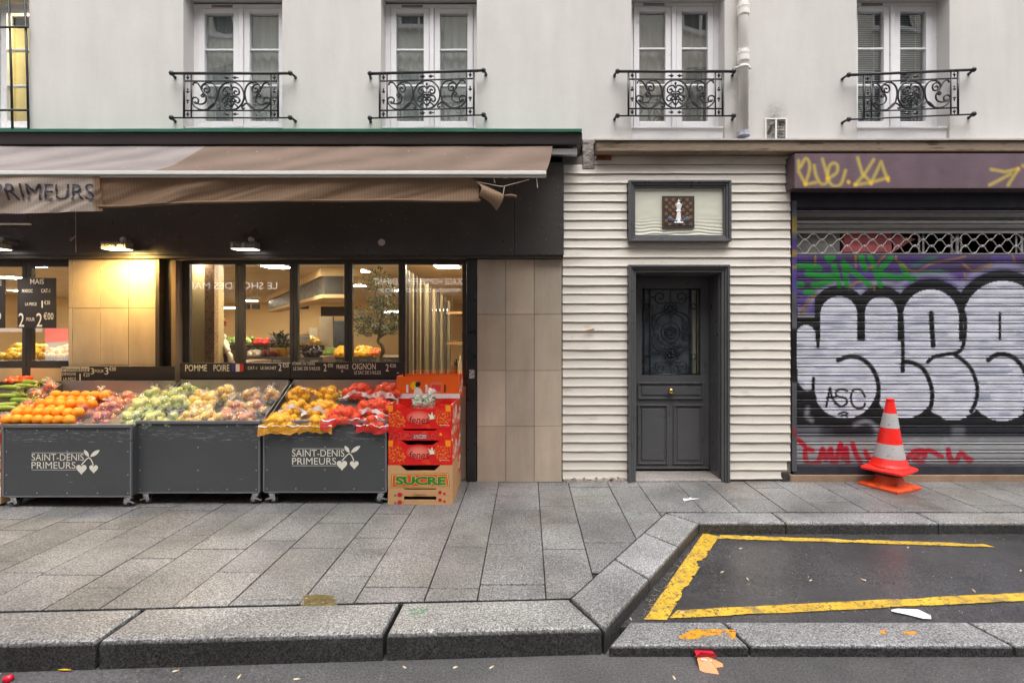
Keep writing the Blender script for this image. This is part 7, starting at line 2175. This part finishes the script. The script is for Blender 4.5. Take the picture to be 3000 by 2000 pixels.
m = MB(); pts = [(-35, 0, 25), (-30, 30, 5), (28, 22, 2), (30, -8, 12), (55, -6, 8), (52, -16, 5), (25, -20, 6), (24, -44, 3), (-22, -36, 3), (-38, -30, 6)]
vs = [O + Vector((a * k, b * k * 1.4, c * k)) for a, b, c in pts]; vs.append(O + Vector((0, 0, 34 * k)))
m.add(vs, [(i, (i + 1) % 10, 10) for i in range(10)]); m.build('body', pbr('peach_card', S(240, 150, 100), .6, var=.15, vs=14), cr, solid=.002)
m = MB(); m.add([O + Vector((a * k, b * k * 1.4, c * k)) for a, b, c in ((-38, -2, 32), (-30, 40, 26), (34, 34, 24), (36, -4, 32), (24, -8, 48), (-24, -4, 50))], [(0, 3, 2, 1), (0, 5, 4, 3)]); m.build('lid', pbr('crimson_card', S(206, 24, 56), .45), cr, solid=.004)
m = MB(); m.add([O + Vector((a * k, b * k * 1.4, c * k)) for a, b, c in ((-24, -12, 27), (14, -12, 23), (14, -9, 25), (-24, -8, 29))], [(0, 1, 2, 3)]); m.build('white_stripe', paper, cr)
bt = MB(); p = G(25, 1993, ROADZ); bt.blob((p.x, p.y, p.z + .012), (.025, .02, .018), 6, .3)
recenter(tag(bt.build('red_cap', pbr('red_plastic', S(230, 20, 50), .3), None, smooth=True), 'small red plastic scrap on the road at the bottom left corner', 'litter'))
scrap([(160, 1962), (180, 1957), (205, 1960), (210, 1966), (185, 1968)], ROADZ, pbr('yellow_peel', S(206, 160, 60), .6), 'peel', 'flat yellow peel on the road near the left corner')
rnd = random.Random(77)
butt = pbr('butt_paper', S(220, 206, 186), .7); tip = pbr('butt_filter', S(196, 160, 120), .7)
for px, py, z in ((1185, 1957, ROADZ), (1440, 1957, ROADZ), (1334, 1957, ROADZ), (1975, 1988, ROADZ), (515, 1968, ROADZ), (700, 1985, ROADZ), (870, 1992, ROADZ), (2116, 1677, BAYZ), (2190, 1698, BAYZ), (2375, 1702, BAYZ), (2170, 1608, BAYZ), (1848, 1815, BAYZ), (2660, 1605, BAYZ), (2990, 1673, BAYZ), (2853, 1732, BAYZ), (2000, 1795, BAYZ), (2450, 1588, BAYZ), (2530, 1700, BAYZ)):
    p = G(px, py, z)
    a = rnd.random() * 3.14; d = Vector((math.cos(a), math.sin(a), 0)) * rnd.uniform(.009, .016)
    c = Vector((p.x, p.y, z + .006))
    m = MB(); m.tube([c - d, c + d * .3], .0048, 8); o = recenter(tag(m.build('cigarette_butt', butt, None), 'pale cigarette butt dropped on the wet asphalt', 'cigarette butt', 'cigarette butts on the asphalt'))
    m = MB(); m.tube([c + d * .3 - o.location, c + d - o.location], .0052, 8); q_ = m.build('filter', tip, None); q_.parent = o
# grit and shreds lying about
gm = MB(); rnd = random.Random(5)
for i in range(420):
    u = rnd.random()
    if u < .45: p = G(rnd.uniform(1900, 3000), rnd.uniform(1570, 1800), BAYZ); z = BAYZ
    elif u < .8: p = G(rnd.uniform(0, 3000), rnd.uniform(1952, 2000), ROADZ); z = ROADZ
    else: p = G(rnd.uniform(0, 2000), rnd.uniform(1450, 1840), 0); z = 0
    if z == 0 and (p.x > dA.x and p.y < YB_IN): continue
    s = rnd.uniform(.002, .006); a = rnd.random() * 3.14
    c, s_ = math.cos(a) * s, math.sin(a) * s * .5
    gm.add([(p.x - c, p.y - s_, z + .003), (p.x + s_, p.y - c * .4, z + .004), (p.x + c, p.y + s_, z + .006), (p.x - s_, p.y + c * .4, z + .005)], [(0, 1, 2, 3)])
tag(gm.build('litter', pbr('pale_grit', S(176, 170, 158), .8, var=.4, vs=2)), kind='stuff')
# dry shreds in the gutter of the bay
gm = MB()
for i in range(40):
    t_ = rnd.random(); b = eA.lerp(eB, .15 + .6 * t_); b = Vector((b.x + rnd.uniform(.03, .12), b.y, BAYZ + .004)); a = rnd.random() * 3.14; l = rnd.uniform(.02, .06)
    gm.tube([b, b + Vector((math.cos(a) * l, math.sin(a) * l, rnd.uniform(0, .012)))], .0012, 4)
tag(gm.build('leaf_litter', pbr('straw', S(150, 136, 110), .8)), kind='stuff')

# ------------------------------------------------------------------ the far side of the street, seen in the panes
opp = thing('opposite_building', (0, -10.2, 0), 'plain pale building across the street, seen mirrored in the window panes', 'building')
YO2 = -10.2
hol = []
for i in range(9):
    for z0 in (4.3, 7.5, 10.7): hol.append((-12.6 + i * 2.9, -11.4 + i * 2.9, z0, z0 + 2.0))
w = wall_holes(MB(), -16, 16, 3.6, 13.2, hol, YO2 - .4, YO2)
w.build('wall', pbr('opposite_render', S(226, 220, 208), .85, var=.06), opp)
m = MB()
for a, b, c, d in hol: m.box(a, b, YO2 - .3, YO2 - .2, c, d)
m.build('window', pbr('opposite_pane', (.03, .035, .04), .15), opp)
m = MB()
for a, b, c, d in hol:
    for x in (a, (a + b) / 2 - .03, b - .06): m.box(x, x + .06, YO2 - .198, YO2 - .15, c, d)
    m.box(a - .1, b + .1, YO2 - .1, YO2 + .12, c - .14, c - .02)
m.box(-16, 16, YO2, YO2 + .25, 6.9, 7.15); m.box(-16, 16, YO2, YO2 + .35, 3.45, 3.7)
m.build('window_frame', MT['white'], opp)
m = MB(); m.box(-16, 16, YO2 - .35, YO2 - .05, 0, 3.44); m.build('shop_wall', pbr('opposite_shopfront', S(60, 58, 58), .4), opp)
m = MB(); m.box(-11.5, .5, YO2 - .048, YO2 + .02, 2.3, 3.4); sgn = m.build('sign_band', pbr('charcoal_sign', S(44, 42, 42), .5), opp)
m = MB(); vy = YO2 + .03
vd = lambda px: (px - CX) * (D - vy + .17) / F
m.text('LE SHOP DES MARQUES', vd(812), vd(470), 2.74, 2.98, vy); m.text('DESTOCKAGE HOMME,FEMME,ENFANT', vd(1420), vd(1095), 2.88, 3.1, vy); m.text('ARRIVAGE PERMANENT DE GRANDES MARQUES', vd(1420), vd(1108), 2.66, 2.8, vy)
for po in (): pass
m.f = [f[::-1] for f in m.f]
m.build('lettering', emit('added_glow_letters', (1, .98, .94), 1.6), sgn)  # glow added to the letters so they show in the panes
m = MB()
for a in (-9.2, -5.4, -1.6, 2.4, 6.2): m.box(a, a + 2.6, YO2 - .045, YO2 - .01, .3, 2.2)
m.build('shop_window', pbr('opposite_glass', (.05, .05, .055), .1), opp)
m = MB()
for a, b, c, d in ((-15.6, -14.55, 1.75, 2.3), (-14.2, -13.2, 1.2, 1.7)): m.box(a, b, YO2 + .0, YO2 + .3, c, d)
m.build('backlit_sign', emit('pink_backlit_sign', S(230, 40, 96), 2.4), opp)
m = MB()
for a, b, c, d in ((-15.6, -14.55, 1.5, 1.74), (-14.2, -13.2, .5, 1.19)): m.box(a, b, YO2 + .0, YO2 + .3, c, d)
m.build('lit_window', emit('white_lit_window', (1, 1, 1), 1.0), opp)
m = MB(); m.box(-16, 16, YO2 - 4, YO2 - .36, -.1, 13.2); m.build('rear_mass', MT['darkroom'], opp)
